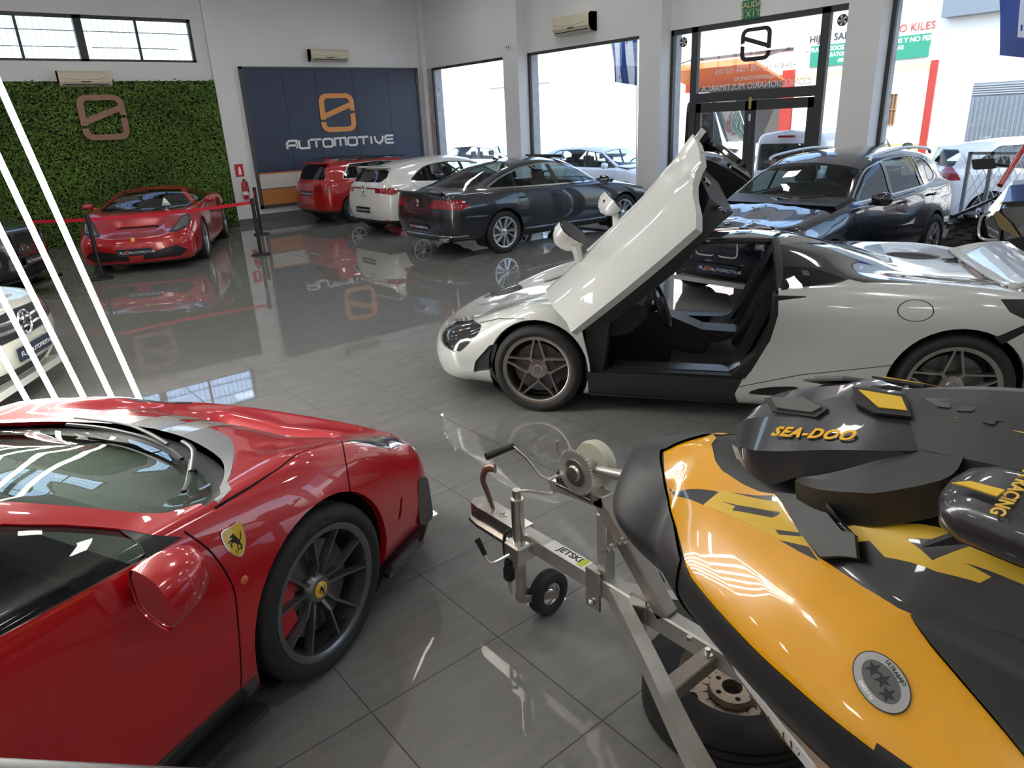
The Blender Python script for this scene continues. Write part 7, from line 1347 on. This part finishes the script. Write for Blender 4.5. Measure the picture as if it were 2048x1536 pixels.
# ------------------------------------------------------------------ cars cut by the frame edge, side-by-side buggy, LED tubes
def front_car(name, label, loc, deg, pm, kind):
    W = .89 if kind == 'benz' else .92; up = 0 if kind == 'benz' else .16
    net = stdnet(2.2, -2.2, W, .2 + up * .4, [(1.75, .86 + up), (1.4, .93 + up), (.95, 1.0 + up)], [(-1.8, .98 + up), (-.5, .96 + up), (.5, .93 + up), (.95, .92 + up), (1.4, .88 + up), (1.75, .83 + up)], [(.95, 1.0 + up), (.30, 1.33 + up), (-.2, 1.42 + up), (-.8, 1.43 + up), (-1.5, 1.38 + up), (-1.8, 1.33 + up)],
        [(-1.8, .58, 1.24 + up), (-1.5, .59, 1.30 + up), (-.8, .60, 1.355 + up), (-.2, .61, 1.35 + up), (.30, .63, 1.25 + up), (.92, .70, .965 + up), (1.4, .62, .91 + up), (1.75, .55, .85 + up)],
        tailnet(-2.18, .25, .98 + up, 1.33 + up), [(2.06, .2 + up * .4), (2.16, .32), (2.2, .48), (2.19, .64 + up), (2.12, .78 + up), (2.08, .80 + up), (2.04, .81 + up), (1.98, .825 + up), (1.93, .84 + up)], 1.75, -1.8)
    b = kind == 'benz'
    F = dict(axles=(1.35, -1.35), wr=.33, arch=.37, W=W, rr=.23, wheel='five', wm=pmat('dark_alloy', (.12, .12, .125), .3, .8), dlo=[(.80, .97 + up), (.28, 1.25 + up), (-.4, 1.33 + up), (-1.3, 1.28 + up), (-1.6, 1.02 + up), (-.5, .99 + up)], pillars=[[(-.16, .9), (-.08, .9), (-.12, 1.6), (-.20, 1.6)]], gaps=[[(.92, .95), (.90, .7), (.84, .35)], [(-.12, 1.0), (-.14, .35)]],
        headside=[roundpoly([(1.70, .80 + up), (1.55, .77 + up), (1.8, .64 + up), (2.3, .60 + up), (2.3, .74 + up), (1.95, .80 + up)], .02)], heady=.45, headx=1.85, ws=[(.33, .58), (.87, .68), (.94, .35), (.955, 0)], wsz=.9, rw=[(.6, 1.05 + up), (.52, 1.30 + up)], rwback=True, tailx=-1.8, tailside=[roundpoly([(-1.88, .82 + up), (-2.3, .82 + up), (-2.3, .98 + up), (-1.95, .98 + up)], .03)], mir=(.6, .88, 1.0 + up), probe={'pl': ((4, 0, .45), (-1, 0, 0)), 'gr': ((4, 0, .68 if b else .80), (-1, 0, 0))}, hoodlines=[[(.95, .70), (1.3, .66), (1.75, .58), (2.0, .46)]],
        grille=[roundpoly([(0, .57), (.40, .57), (.44, .76), (0, .78)], .03), roundpoly([(.5, .24), (.78, .26), (.74, .42), (.55, .40)], .03), [(0, .22), (.44, .22), (.44, .34), (0, .34)]] if b else [roundpoly([(.0, .28), (.70, .30), (.60, .46), (0, .46)], .03)], grille_off=-.02, cab=(-1.7, .9, .76, .33, .98 + up, .64), rglass=M['tint'])
    car, q = std_car(name, label, loc, math.radians(deg), net, pm, F)
    gx = q['gr'][0][0]
    if b:
        mb = MB()
        for z in (.635, .705): mb.tube(catmull([(gx - .035, -.40, z + .01), (gx + .005, -.12, z), (gx + .005, .12, z), (gx - .035, .40, z + .01)], 4), .016, M['chrome'], 8)
        mb.build('grille_bar', None, car)
        mb = MB(); mb.tube([(gx + .02, .095 * math.cos(a), .67 + .095 * math.sin(a)) for a in np.linspace(0, 2 * PI, 33)[:-1]], .011, M['chrome'], 8, closed=True)
        for a in (PI / 2, PI / 2 + 2 * PI / 3, PI / 2 - 2 * PI / 3): mb.prism([(-.014, 0), (.014, 0), (.003, .09), (-.003, .09)], 0, .012, M['chrome'], (gx + .014, 0, .67), (0, math.sin(a), -math.cos(a)), (0, math.cos(a), math.sin(a)), (1, 0, 0))
        mb.build('star_emblem', None, car); plate(car, (q['pl'][0][0] + .014, 0, .45), (0, 1, 0), (0, 0, 1)); MB().prism([(-.62, .80 * 0), (.62, 0), (.52, .06), (-.52, .06)], 2.0, 2.14, pm, (0, 0, .17), (0, 1, 0), (0, 0, 1), (1, 0, 0)).build('front_lip', None, car)
    else:
        kidney(car, gx - .01, .80, .34, .27, M['trim'], 9, .015); plate(car, (q['pl'][0][0] + .02, 0, .54), (0, 1, 0), (0, 0, 1)); MB().prism([(1.6, .80), (1.95, .80), (2.25, .55), (2.25, -.55), (1.95, -.80), (1.6, -.80), (2.0, -.3), (2.0, .3)], .20, .235, M['blackgloss'], (0, 0, 0), (1, 0, 0), (0, 1, 0), (0, 0, 1)).build('front_splitter', None, car)
front_car('compact_car', 'white compact car at the left edge with large star emblem grille', (-1.36, 8.14, 0), -32.5, pmat('warm_white_paint', (.62, .63, .55), .3, .05, 1.0), 'benz')
front_car('dark_suv', 'black car at the left edge with slatted double grille', (-.70, 13.12, 0), -32.6, pmat('black_car_paint', (.008, .008, .009), .25, .2, 1.0), 'bmw')
def build_buggy():
    t = thing('side_by_side_buggy', 'black and red off-road buggy with knobbly tyres at the right edge', 'buggy', (10.62, 2.28, 0), math.radians(182)); bk = M['black']; gl = pmat('gloss_black_panel', (.02, .022, .026), .2, .1, 1.0); rd = pmat('red_tube', (.45, .02, .015), .35, coat=.6); gd = pmat('gold_panel', (.42, .32, .14), .3, .4, 1.0)
    mb = MB(); S = [[(1.72, .0, .62), (1.72, .32, .60), (1.66, .45, .50), (1.6, .40, .36), (1.55, 0, .34)], [(1.66, 0, .98), (1.62, .42, .92), (1.50, .62, .70), (1.45, .50, .40), (1.45, 0, .34)], [(1.15, 0, 1.10), (1.10, .50, 1.05), (1.0, .70, .85), (1.0, .58, .45), (1.0, 0, .36)], [(.65, 0, 1.16), (.62, .62, 1.12), (.6, .72, .9), (.6, .64, .45), (.6, 0, .36)], [(-.6, 0, .5), (-.6, .66, .62), (-.6, .72, .58), (-.6, .66, .42), (-.6, 0, .36)], [(-1.6, 0, .9), (-1.6, .55, .9), (-1.6, .6, .7), (-1.6, .5, .45), (-1.6, 0, .4)]]
    mb.grid(np.array(S), gl, False); mb.add(S[0], [(0, 1, 2, 3, 4)], bk); mb.add(S[-1], [(4, 3, 2, 1, 0)], bk); mirror_all(mb); mb.recalc = True; mb.build('body', None, t)
    for s_ in (1, -1):
        mb = MB(); slab(mb, [(1.735, s_ * .16, .66), (1.735, s_ * .36, .72), (1.68, s_ * .46, .86), (1.70, s_ * .44, .90), (1.745, s_ * .30, .80)], .03, gd, (1, 0, .2)); mb.build('front_accent', None, t)
        mb = MB(); P = [(1.70, s_ * .34, .60), (1.68, s_ * .46, .62), (1.60, s_ * .56, .78), (1.60, s_ * .50, .84), (1.69, s_ * .38, .74)]; slab(mb, P, .03, M['lens'], (1, s_ * .4, 0)); mb.build('headlamp', None, t)
        mb = MB(); mb.tube(catmull([(1.72, s_ * .37, .60), (1.64, s_ * .57, .60), (1.62, s_ * .60, .80), (1.64, s_ * .52, .88)], 4), .016, pmat('light_strip', (.6, .6, .6), .2, .3), 6); mb.build('light_strip', None, t)
        mb = MB(); slab(mb, [(1.62, s_ * .12, 1.0), (1.60, s_ * .42, .95), (1.10, s_ * .52, 1.08), (1.12, s_ * .14, 1.13)], .03, gl, (0, 0, 1)); mb.build('hood_panel', None, t)
        mb = MB(); slab(mb, [(1.75, s_ * .60, .80), (1.70, s_ * .90, .78), (1.2, s_ * .95, .92), (.95, s_ * .90, .80), (1.0, s_ * .62, .95)], .03, bk, (0, 0, 1)); mb.build('fender', None, t)
        mb = MB(); mb.tube(catmull([(.85, s_ * .68, 1.08), (.45, s_ * .62, 1.45), (.20, s_ * .58, 1.64), (-.2, s_ * .56, 1.68), (-.9, s_ * .58, 1.62), (-1.4, s_ * .60, .95)], 5), .032, rd, 10); mb.tube([(-.5, s_ * .60, .55), (-.7, s_ * .58, 1.64)], .03, rd, 8); mb.build('roll_cage', None, t)
        mb = MB(); mb.prism(roundpoly([(-.14, -.05), (.10, -.07), (.14, .05), (-.10, .07)], .03), 0, .07, bk, (.62, s_ * .95, 1.30), (0, s_, 0), (0, 0, 1)); mb.tube([(.62, s_ * .66, 1.28), (.60, s_ * .86, 1.30)], .02, bk, 6); mb.build('side_mirror', None, t)
        mb = MB()
        for k in range(7): mb.tube([(1.22 + .055 * math.cos(a), s_ * (.58 + .012 * k) + .055 * math.sin(a), .42 + .05 * k) for a in np.linspace(0, 2 * PI, 15)[:-1]], .012, rd, 6, closed=True)
        mb.tube([(1.22, s_ * .58, .38), (1.22, s_ * .68, .78)], .03, bk, 8); mb.build('coil_spring', None, t)
        seat(t, -.35, s_ * .35, .40, m=pmat('red_seat', (.28, .02, .02), .5))
        for x in (1.30, -1.30):
            mb = MB(); r = .375; mb.lathe([(.18, -.13), (.26, -.145), (.33, -.15), (r - .015, -.12), (r - .012, 0), (r - .015, .12), (.33, .15), (.26, .145), (.18, .13)], (0, 0, 0), (0, 1, 0), M['rubber'], 40)
            for k in range(22):
                a = k * 2 * PI / 22
                for sy in (-1, 0, 1):
                    a2 = a + (PI / 22 if sy == 0 else 0); R = rot_y(-a2); mb.box((r - .022, -.035 + sy * .095, -.028), (r + .006, .035 + sy * .095, .028), M['rubber'], R)
            w = mb.build('wheel', None, t); w.location = (x, s_ * .78, .38); w.rotation_euler = (0, 0, 0 if s_ > 0 else PI)
            link('rim', rim_mesh('five', .185, .2, bk).mesh('rim'), w)
    MB().prism([(.30, -.60), (.30, .60), (-.95, .62), (-.95, -.62)], 1.66, 1.70, gl, (0, 0, 0), (1, 0, 0), (0, 1, 0), (0, 0, 1)).build('roof', None, t)
    mb = MB(); mb.prism(roundpoly([(-.28, .42), (.28, .42), (.33, .60), (.0, .70), (-.33, .60)], .03), 0, .02, M['mesh'], (1.70, 0, 0), (0, 1, 0), (0, 0, 1), (1, 0, 0)); g = mb.build('grille', None, t)
    mb = MB(); mb.prism([(-.05, -.02), (0, .0), (.06, .03), (.01, -.005), (.05, -.03), (-.005, -.01), (-.06, .02)], 0, .006, rd, (1.722, .12, .60), (0, 1, 0), (0, 0, 1), (1, 0, 0)); mb.build('emblem', None, g)
    steering(t, .35, .35, 1.02)
build_buggy()
# LED light bars, leaning, from the floor to the ceiling
ledd = np.array((-.172, -.179, .969))
for i, (p, l) in enumerate(zip(((.916, 5.052), (.783, 5.186), (.644, 5.327), (.498, 5.474), (.350, 5.623), (.158, 5.818)), ('rightmost of the six slanted white LED tubes beside the red sports car', 'second from right of the six slanted white LED tubes', 'third from right of the six slanted white LED tubes', 'fourth from right of the six slanted white LED tubes', 'fifth from right of the six slanted white LED tubes', 'leftmost of the six slanted white LED tubes'))):
    a = np.array((*p, 0.0)); L = ZC / ledd[2]; t = thing('led_tube', l, 'light tube', a, 0, 'slanted LED tubes')
    MB().tube([ledd * .07, ledd * (L - .07)], .0165, led, 10).build('diffuser', None, t)
    MB().cyl((0, 0, 0), ledd * .07, .02, M['steel'], 12).build('floor_socket', None, t); MB().cyl(ledd * (L - .07), ledd * (L - .005), .02, M['steel'], 12).build('ceiling_socket', None, t)
# dark handrail just below the viewpoint (only its edge shows at the bottom left)
t = thing('handrail', 'dark handrail edge at the bottom left corner, in front of the red sports car', 'handrail', (-.02, .76, 0))
MB().tube([(-.26, .262, 1.372), (.22, -.225, 1.372)], .024, pmat('dark_rail', (.05, .05, .052), .4, .3), 16).build('rail', None, t)
for x, y in ((-.24, .24), (.20, -.205)): MB().cyl((x, y, 0), (x, y, 1.36), .018, M['black'], 12).build('post', None, t)
# ------------------------------------------------------------------ street outside
GZ = -.15
asph = pmat('asphalt', (.16, .16, .16), .85, noise=(3, .2)); pav = pmat('concrete_pavement', (.42, .41, .39), .85, noise=(2, .1))
struct('ground', MB().box((XW + .35, -60, GZ - .3), (140, 160, GZ), asph)); struct('trim_2', MB().box((XW + .34, -20, GZ - .1), (XW + 4.2, 40, GZ + .02), pav))
wht = pmat('white_render', (.78, .77, .74), .8); ylw = pmat('yellow_render', (.78, .58, .22), .8); gry = pmat('grey_metal_cladding', (.13, .16, .19), .5, .3); shadow_blue = pmat('painted_shadow_blue', (.30, .38, .50), .7); org2 = pmat('orange_steel', (.72, .16, .05), .5); redst = pmat('red_steel', (.25, .02, .012), .5)  # the blue-grey holds the facade's sun shadow as colour
def bld(label, x, y0, y1, z1, m, depth=10):
    t = thing('building', label, 'building', (x, (y0 + y1) / 2, GZ)); MB().box((0, -(y1 - y0) / 2, 0), (depth, (y1 - y0) / 2, z1 - GZ), m).build('wall', None, t); return t, -(y0 + y1) / 2
# white warehouse with grey roller gate (right)
t, o = bld('white warehouse with tall grey corrugated gate across the street', 26, -6, 10.15, 9, wht)
mb = MB(); g0, g1, h = 3.0, 9.0, 2.65; mb.box((-.05, g0 + o, 0), (0, g1 + o, h), gry); 
n = 46
for k in range(n): y = g0 + (g1 - g0) * (k + .5) / n; mb.box((-.09, y + o - .035, 0), (-.05, y + o + .035, 2.25), gry)
for k in range(5): mb.box((-.08, g0 + o, 2.3 + k * .065), (-.05, g1 + o, 2.335 + k * .065), pmat('vent_slat', (.2, .22, .24), .5) if k == 0 else mb.mats[-1])
mb.build('roller_gate', None, t); MB().box((-.5, -16.15 / 2, 4.55), (0, 16.15 / 2 - .1, 9.2), gry).build('fascia', None, t)
# white and yellow workshop with green banner
t, o = bld('white workshop with yellow band and green banner across the street', 26, 10.15, 14.9, 7, wht)
MB().box((-.04, 10.15 + o, 0), (0, 14.9 + o, 3.35), ylw).build('yellow_front', None, t); MB().box((-.06, 10.15 + o, .9), (-.0, 14.9 + o, 3.1), wht).build('front_panel', None, t)
MB().box((-.14, 10.08 + o, .1), (-.06, 10.30 + o, 3.4), redst).build('downpipe', None, t)
mb = MB(); mb.box((-.08, 11.2 + o, 1.5), (-.05, 11.62 + o, 2.48), pmat('dark_pane', (.08, .05, .03), .3)); 
for k in range(5): mb.box((-.11, 11.2 + o + k * .1, 1.5), (-.09, 11.22 + o + k * .1, 2.48), pmat('bar_brown', (.30, .16, .06), .5) if k == 0 else mb.mats[-1])
for z in (1.5, 1.98, 2.46): mb.box((-.12, 11.18 + o, z), (-.09, 11.64 + o, z + .02), mb.mats[-1])
mb.build('barred_window', None, t)
bn = MB().box((-.09, 10.42 + o, 3.52), (-.07, 14.4 + o, 4.20), pmat('green_banner', (.01, .17, .11), .5)).build('banner', None, t); bw = pmat('banner_white', (.85, .85, .82), .5)
for s, y, z, h in (('COMPRAN TODOS  METALES FERROSOS Y NO FERREOS', 12.4, 4.06, .20), ('APARATOS   CHATARRA   OFICINAS', 12.6, 3.86, .17), ('608 665 048   TEL   97-400-062', 12.4, 3.66, .15)): text('lettering', s, bw, bn, (-.091, y + o, z), (0, -1, 0), (0, 0, 1), h, extrude=.002, bold=.004)
text('lettering', 'HIJOS SANCHEZ', pmat('black_letter', (.03, .03, .03), .5), t, (-.02, 13.35 + o, 4.42), (0, -1, 0), (0, 0, 1), .32, extrude=.02); text('lettering', 'EL TIO KILES', pmat('red_letter', (.5, .06, .05), .5), t, (-.02, 11.25 + o, 4.42), (0, -1, 0), (0, 0, 1), .32, extrude=.02)
# white building with orange tilting awning gate
t, o = bld('white building with raised orange gate facing the entrance door', 26, 14.9, 22, 6.5, wht)
MB().box((-.05, 15.2 + o, 0), (0, 19.3 + o, 3.35), pmat('dark_opening', (.06, .055, .05), .8)).build('gate_opening', None, t)
for y in (14.95, 19.3): MB().box((-.12, y + o, 0), (0, y + .45 + o, 3.5), redst).build('gate_post', None, t)
mb = MB(); mb.prism([(-2.3, 3.75), (0, 3.1), (0, 3.18), (-2.3, 3.86)], 15.3 + o, 19.4 + o, org2, (0, 0, 0), (1, 0, 0), (0, 0, 1), (0, 1, 0)); mb.box((-2.36, 15.25 + o, 3.70), (-2.28, 19.45 + o, 3.90), org2); mb.build('raised_gate', None, t)
for y in (15.3, 19.4): MB().bar((-2.2, y + o, 3.8), (0, y + o, 4.25), .05, .05, M['frame']).build('gate_stay', None, t)
MB().box((-.06, 15.1 + o, 4.15), (0, 19.6 + o, 4.25), M['frame']).build('beam', None, t); MB().box((-.04, 19.8 + o, 0), (0, 22 + o, 3.2), ylw).build('yellow_front', None, t)
# further white buildings seen through the left windows
t, o = bld('plain white building with blue-grey portal further down the street', 26, 22, 40, 8, wht)  # the blue-grey portal is a painted stand-in for the facade's cast shadow
mb = MB(); mb.box((-.12, 27.2 + o, 0), (0, 28.0 + o, 4.25), shadow_blue); mb.box((-.12, 28.0 + o, 3.95), (0, 33 + o, 4.25), shadow_blue); mb.build('shadow_frame', None, t)  # cast shadow on the facade, built as flat blue-grey boxes
MB().box((-.03, 28.0 + o, 0), (0, 29.6 + o, 3.0), shadow_blue).build('shadow_panel', None, t)  # inner part of the same painted shadow
bld('long white building at the far end of the street', 62, 40, 110, 9, wht, 12)
# railing along the far pavement
t = thing('railing', 'dark metal railing along the far side of the yard', 'railing', (38, 48, GZ)); dk = pmat('railing_metal', (.10, .08, .07), .5)
MB().box((-.03, -16, 1.08), (.03, 18, 1.14), dk).build('top_rail', None, t); MB().box((-.02, -16, .25), (.02, 18, .29), dk).build('bottom_rail', None, t)
for k in range(18): MB().box((-.03, -16 + k * 2, 0), (.03, -15.94 + k * 2, 1.1), dk).build('post', None, t)
# parked cars outside
def white_car():
    pm = pmat('white_car_paint', (.74, .75, .75), .3, 0, 1.0); W = .88
    net = stdnet(2.15, -2.1, W, .22, [(1.7, .86), (1.4, .97), (1.1, 1.06)], [(-1.7, .99), (-.5, .97), (.5, .95), (1.1, .95), (1.4, .90), (1.7, .82)], [(1.1, 1.06), (.40, 1.42), (-.2, 1.53), (-.9, 1.52), (-1.5, 1.46), (-1.7, 1.42)],
        [(-1.7, .58, 1.33), (-1.5, .59, 1.38), (-.9, .60, 1.445), (-.2, .61, 1.45), (.40, .63, 1.34), (1.06, .70, 1.03), (1.4, .62, .95), (1.7, .55, .85)], tailnet(-2.08, .28, 1.0, 1.42), [(2.02, .24), (2.1, .36), (2.13, .52), (2.10, .68), (2.05, .78), (2.02, .79), (1.98, .80), (1.93, .82), (1.88, .84)], 1.7, -1.7)
    F = dict(axles=(1.3, -1.3), wr=.32, arch=.36, W=W, rr=.21, wheel='five', wm=M['steel'], dlo=[(.95, 1.0), (.36, 1.32), (-.4, 1.41), (-1.2, 1.39), (-1.62, 1.10), (-.5, 1.02)], pillars=[[(-.1, .9), (-.03, .9), (-.07, 1.5), (-.14, 1.5)], [(-1.05, .9), (-1.0, .9), (-.95, 1.5), (-1.0, 1.5)]], gaps=[[(1.0, .95), (.95, .6), (.9, .3)], [(-.06, 1.0), (-.08, .3)]],
        tailside=[roundpoly([(-1.8, .86), (-2.3, .86), (-2.3, 1.08), (-1.9, 1.08)], .02)], tailx=-1.75, headside=[roundpoly([(1.65, .80), (2.3, .62), (2.3, .76), (1.85, .84)], .02)], ws=[(.43, .58), (1.02, .68), (1.09, .35), (1.1, 0)], rw=[(.6, 1.08), (.52, 1.36)], rwback=True, cab=(-1.5, 1.05, .76, .3, 1.0, .75), mir=(.75, .86, 1.05), handles=[(-.35, .87, .9), (-1.15, .87, .92)], glass=M['cglass'], rglass=M['cglass'])
    return std_car('parked_car', 'white compact car parked outside the middle window, side on', (14.5, 13.55, GZ), math.radians(-88), net, pm, F, group='cars parked outside')[0]
wc = white_car()
def recolor(o, m, nm):
    for q in [o] + list(o.children):
        if q.type == 'MESH':
            for i, s_ in enumerate(q.material_slots):
                if s_.material and s_.material.name.startswith('white_car_paint'): s_.link = 'OBJECT'; s_.material = m
        for c in q.children: recolor(c, m, nm) if q is not o else None
for loc, dg, lab, col in (((15.95, 3.95, GZ), -52, 'white car with red tail lamp parked outside behind the dark blue SUV', None), ((16.8, 21.4, GZ), -70, 'white car parked outside the leftmost shop window', None), ((48.5, 63.6, GZ), -80, 'red car parked far off beyond the railing', pmat('far_red', (.45, .05, .03), .3, 0, 1.0)), ((47.9, 59.2, GZ), -160, 'dark blue car parked far off beside the red one', pmat('far_blue', (.03, .04, .09), .3, 0, 1.0))):
    c = copytree(wc); c.location = loc; c.rotation_euler = (0, 0, math.radians(dg)); c['label'] = lab
    if col: recolor(c, col, '')
def van(name, label, loc, dg, L, W, H, hood, pm, big):
    """boxy van: tall body, short nose; side and rear windows cut in"""
    xb, xn = -L / 2, L / 2; zc = 1.15 if not big else 1.35
    net = stdnet(xn, xb, W, .25, [(xn - .35, zc - .15), (xn - .5, zc - .08), (xn - hood, zc)], [(xb + .3, 1.0), (0, 1.0), (xn - hood, 1.0), (xn - .5, zc - .2), (xn - .35, zc - .25)], [(xn - hood, zc), (xn - hood - .7, H - .12), (xn - hood - 1.2, H - .02), (0, H), (xb + .5, H), (xb + .3, H - .02)],
        [(xb + .3, W - .17, H - .10), (0, W - .17, H - .09), (xn - hood - 1.2, W - .18, H - .11), (xn - hood - .7, W - .20, H - .22), (xn - hood, W - .18, zc - .04), (xn - .5, W - .28, zc - .12), (xn - .35, W - .3, zc - .18)],
        [(xb + .06, .25), (xb + .02, .4), (xb, .6), (xb, .9), (xb + .01, 1.05), (xb + .01, 1.1), (xb + .09, H - .10), (xb + .11, H - .03), (xb + .12, H)], [(xn - .1, .25), (xn - .02, .4), (xn, .6), (xn - .03, .8), (xn - .08, zc - .28), (xn - .1, zc - .26), (xn - .14, zc - .24), (xn - .18, zc - .22), (xn - .22, zc - .2)], xn - .35, xb + .3)
    zw = 1.12; top = H - .28
    F = dict(axles=(xn - .85, xb + .8), wr=.33, arch=.38, W=W, rr=.21, wheel='five', wm=M['steel'], dlo=[(xn - hood - .15, zw), (xn - hood - .62, top), (xn - hood - 1.35, top), (xn - hood - 1.35, zw)], dlor=.05, pillars=[], gaps=[[(xn - hood - 1.42, H - .2), (xn - hood - 1.42, .35)], [(xb + .1, .42), (xn - .6, .42)]], tailx=xb + .25, tailback=[roundpoly([(W - .16, .85), (W - .02, .85), (W - .02, 1.25), (W - .14, 1.25)], .02)], headside=[roundpoly([(xn - .5, zc - .25), (xn + .1, zc - .42), (xn + .1, zc - .58), (xn - .35, zc - .5)], .03)], heady=.4,
        ws=[(xn - hood - .62, W - .26), (xn - hood - .1, W - .22), (xn - hood - .04, .4), (xn - hood - .02, 0)], wsz=zc - .1, rw=[(W - .22, 1.05), (W - .30, H - .25)], rwback=True, rglass=M['cglass'], cab=(xb + .3, xn - hood - .02, W - .12, .5, 1.2, xn - hood - .35, False), mir=(xn - hood - .3, W, 1.32))
    return std_car(name, label, loc, math.radians(dg), net, pm, F, 'van')[0]
vp = pmat('white_van_paint', (.72, .74, .77), .3, 0, 1.0)
v = van('small_van', 'white small van parked with its rear to the entrance door', (15.35, 7.75, GZ), 2, 4.3, .90, 1.80, .75, vp, False)
MB().box((-2.165, -.16, 1.66), (-2.10, .16, 1.70), M['redlens']).build('brake_light', None, v); MB().box((-2.18, -.26, .62), (-2.155, .26, .74), M['white']).build('number_plate', None, v); text('lettering', '6155 GKL', M['black'], v, (-2.181, 0, .68), (0, -1, 0), (0, 0, 1), .12, extrude=.001)
v = van('large_van', 'tall white delivery van standing in the street beyond the entrance door', (18.6, 14.2, GZ), -82, 5.6, 1.0, 2.75, .9, vp, True)
# feather flags
for (x, y), z0, z1, lab, mm in (((12.9, 11.5), 2.65, 4.6, 'blue and white feather flag outside the middle window', 1), ((12.9, 3.9), 2.5, 4.6, 'blue feather flag outside the right hand window', 0)):
    t = thing('feather_flag', lab, 'flag', (x, y, GZ)); MB().cyl((0, -.38, 0), (0, -.34, z1 + .5), .018, M['steel'], 8).build('pole', None, t); mb = MB(); G = []
    for k in range(9):
        z = z0 + (z1 - z0) * k / 8; G.append([(.05 * math.sin(6 * u + k * .8), -.33 + u * (.62 + .05 * k), z - GZ + .15 * (1 - u) * 0 + .12 * u) for u in np.linspace(0, 1, 9)])
    G = np.array(G); mb.grid(G); mb.grid(G + np.array([.004, 0, 0]), flip=True); f = mb.build('cloth', pmat('flag_blue', (.02, .06, .28), .7), t)
    if mm:
        mb = MB()
        for u0, u1 in ((1, 3), (5, 7)): mb.grid(G[:, u0:u1 + 1] - np.array([.006, 0, 0]))
        mb.build('white_print', pmat('flag_white', (.8, .82, .85), .7), f)
    else:
        mb = MB(); mb.grid(G[1:4, 3:6] - np.array([.006, 0, 0])); mb.build('white_print', pmat('flag_white', (.8, .82, .85), .7), f)
# folded lattice gate outside the right window
t = thing('lattice_gate', 'grey folding lattice gate standing outside the right hand window', 'gate', (12.5, 3.3, GZ + .02)); gm_ = pmat('grey_gate', (.28, .29, .30), .5, .4)
mb = MB()
for y in (.92, .62): mb.box((-.025, y - .025, 0), (.025, y + .025, 1.42), gm_)
mb.box((-.025, -.9, 1.38), (.025, .92, 1.42)); mb.box((-.025, -.9, .5), (.025, .92, .54)); mb.box((-.025, -.9, 0), (.025, .92, .05)); mb.build('frame', gm_, t)
mb = MB()
for k in range(16):
    y0 = -.9 + k * .1
    for s_ in (1, -1): mb.bar((s_ * .012, y0 + (.0 if s_ > 0 else .42), .54), (s_ * .012, y0 + (.42 if s_ > 0 else 0), 1.38), .004, .022, pmat('light_lattice', (.55, .52, .45), .5) if not mb.mats else mb.mats[0], (1, 0, 0))
mb.build('lattice', None, t)
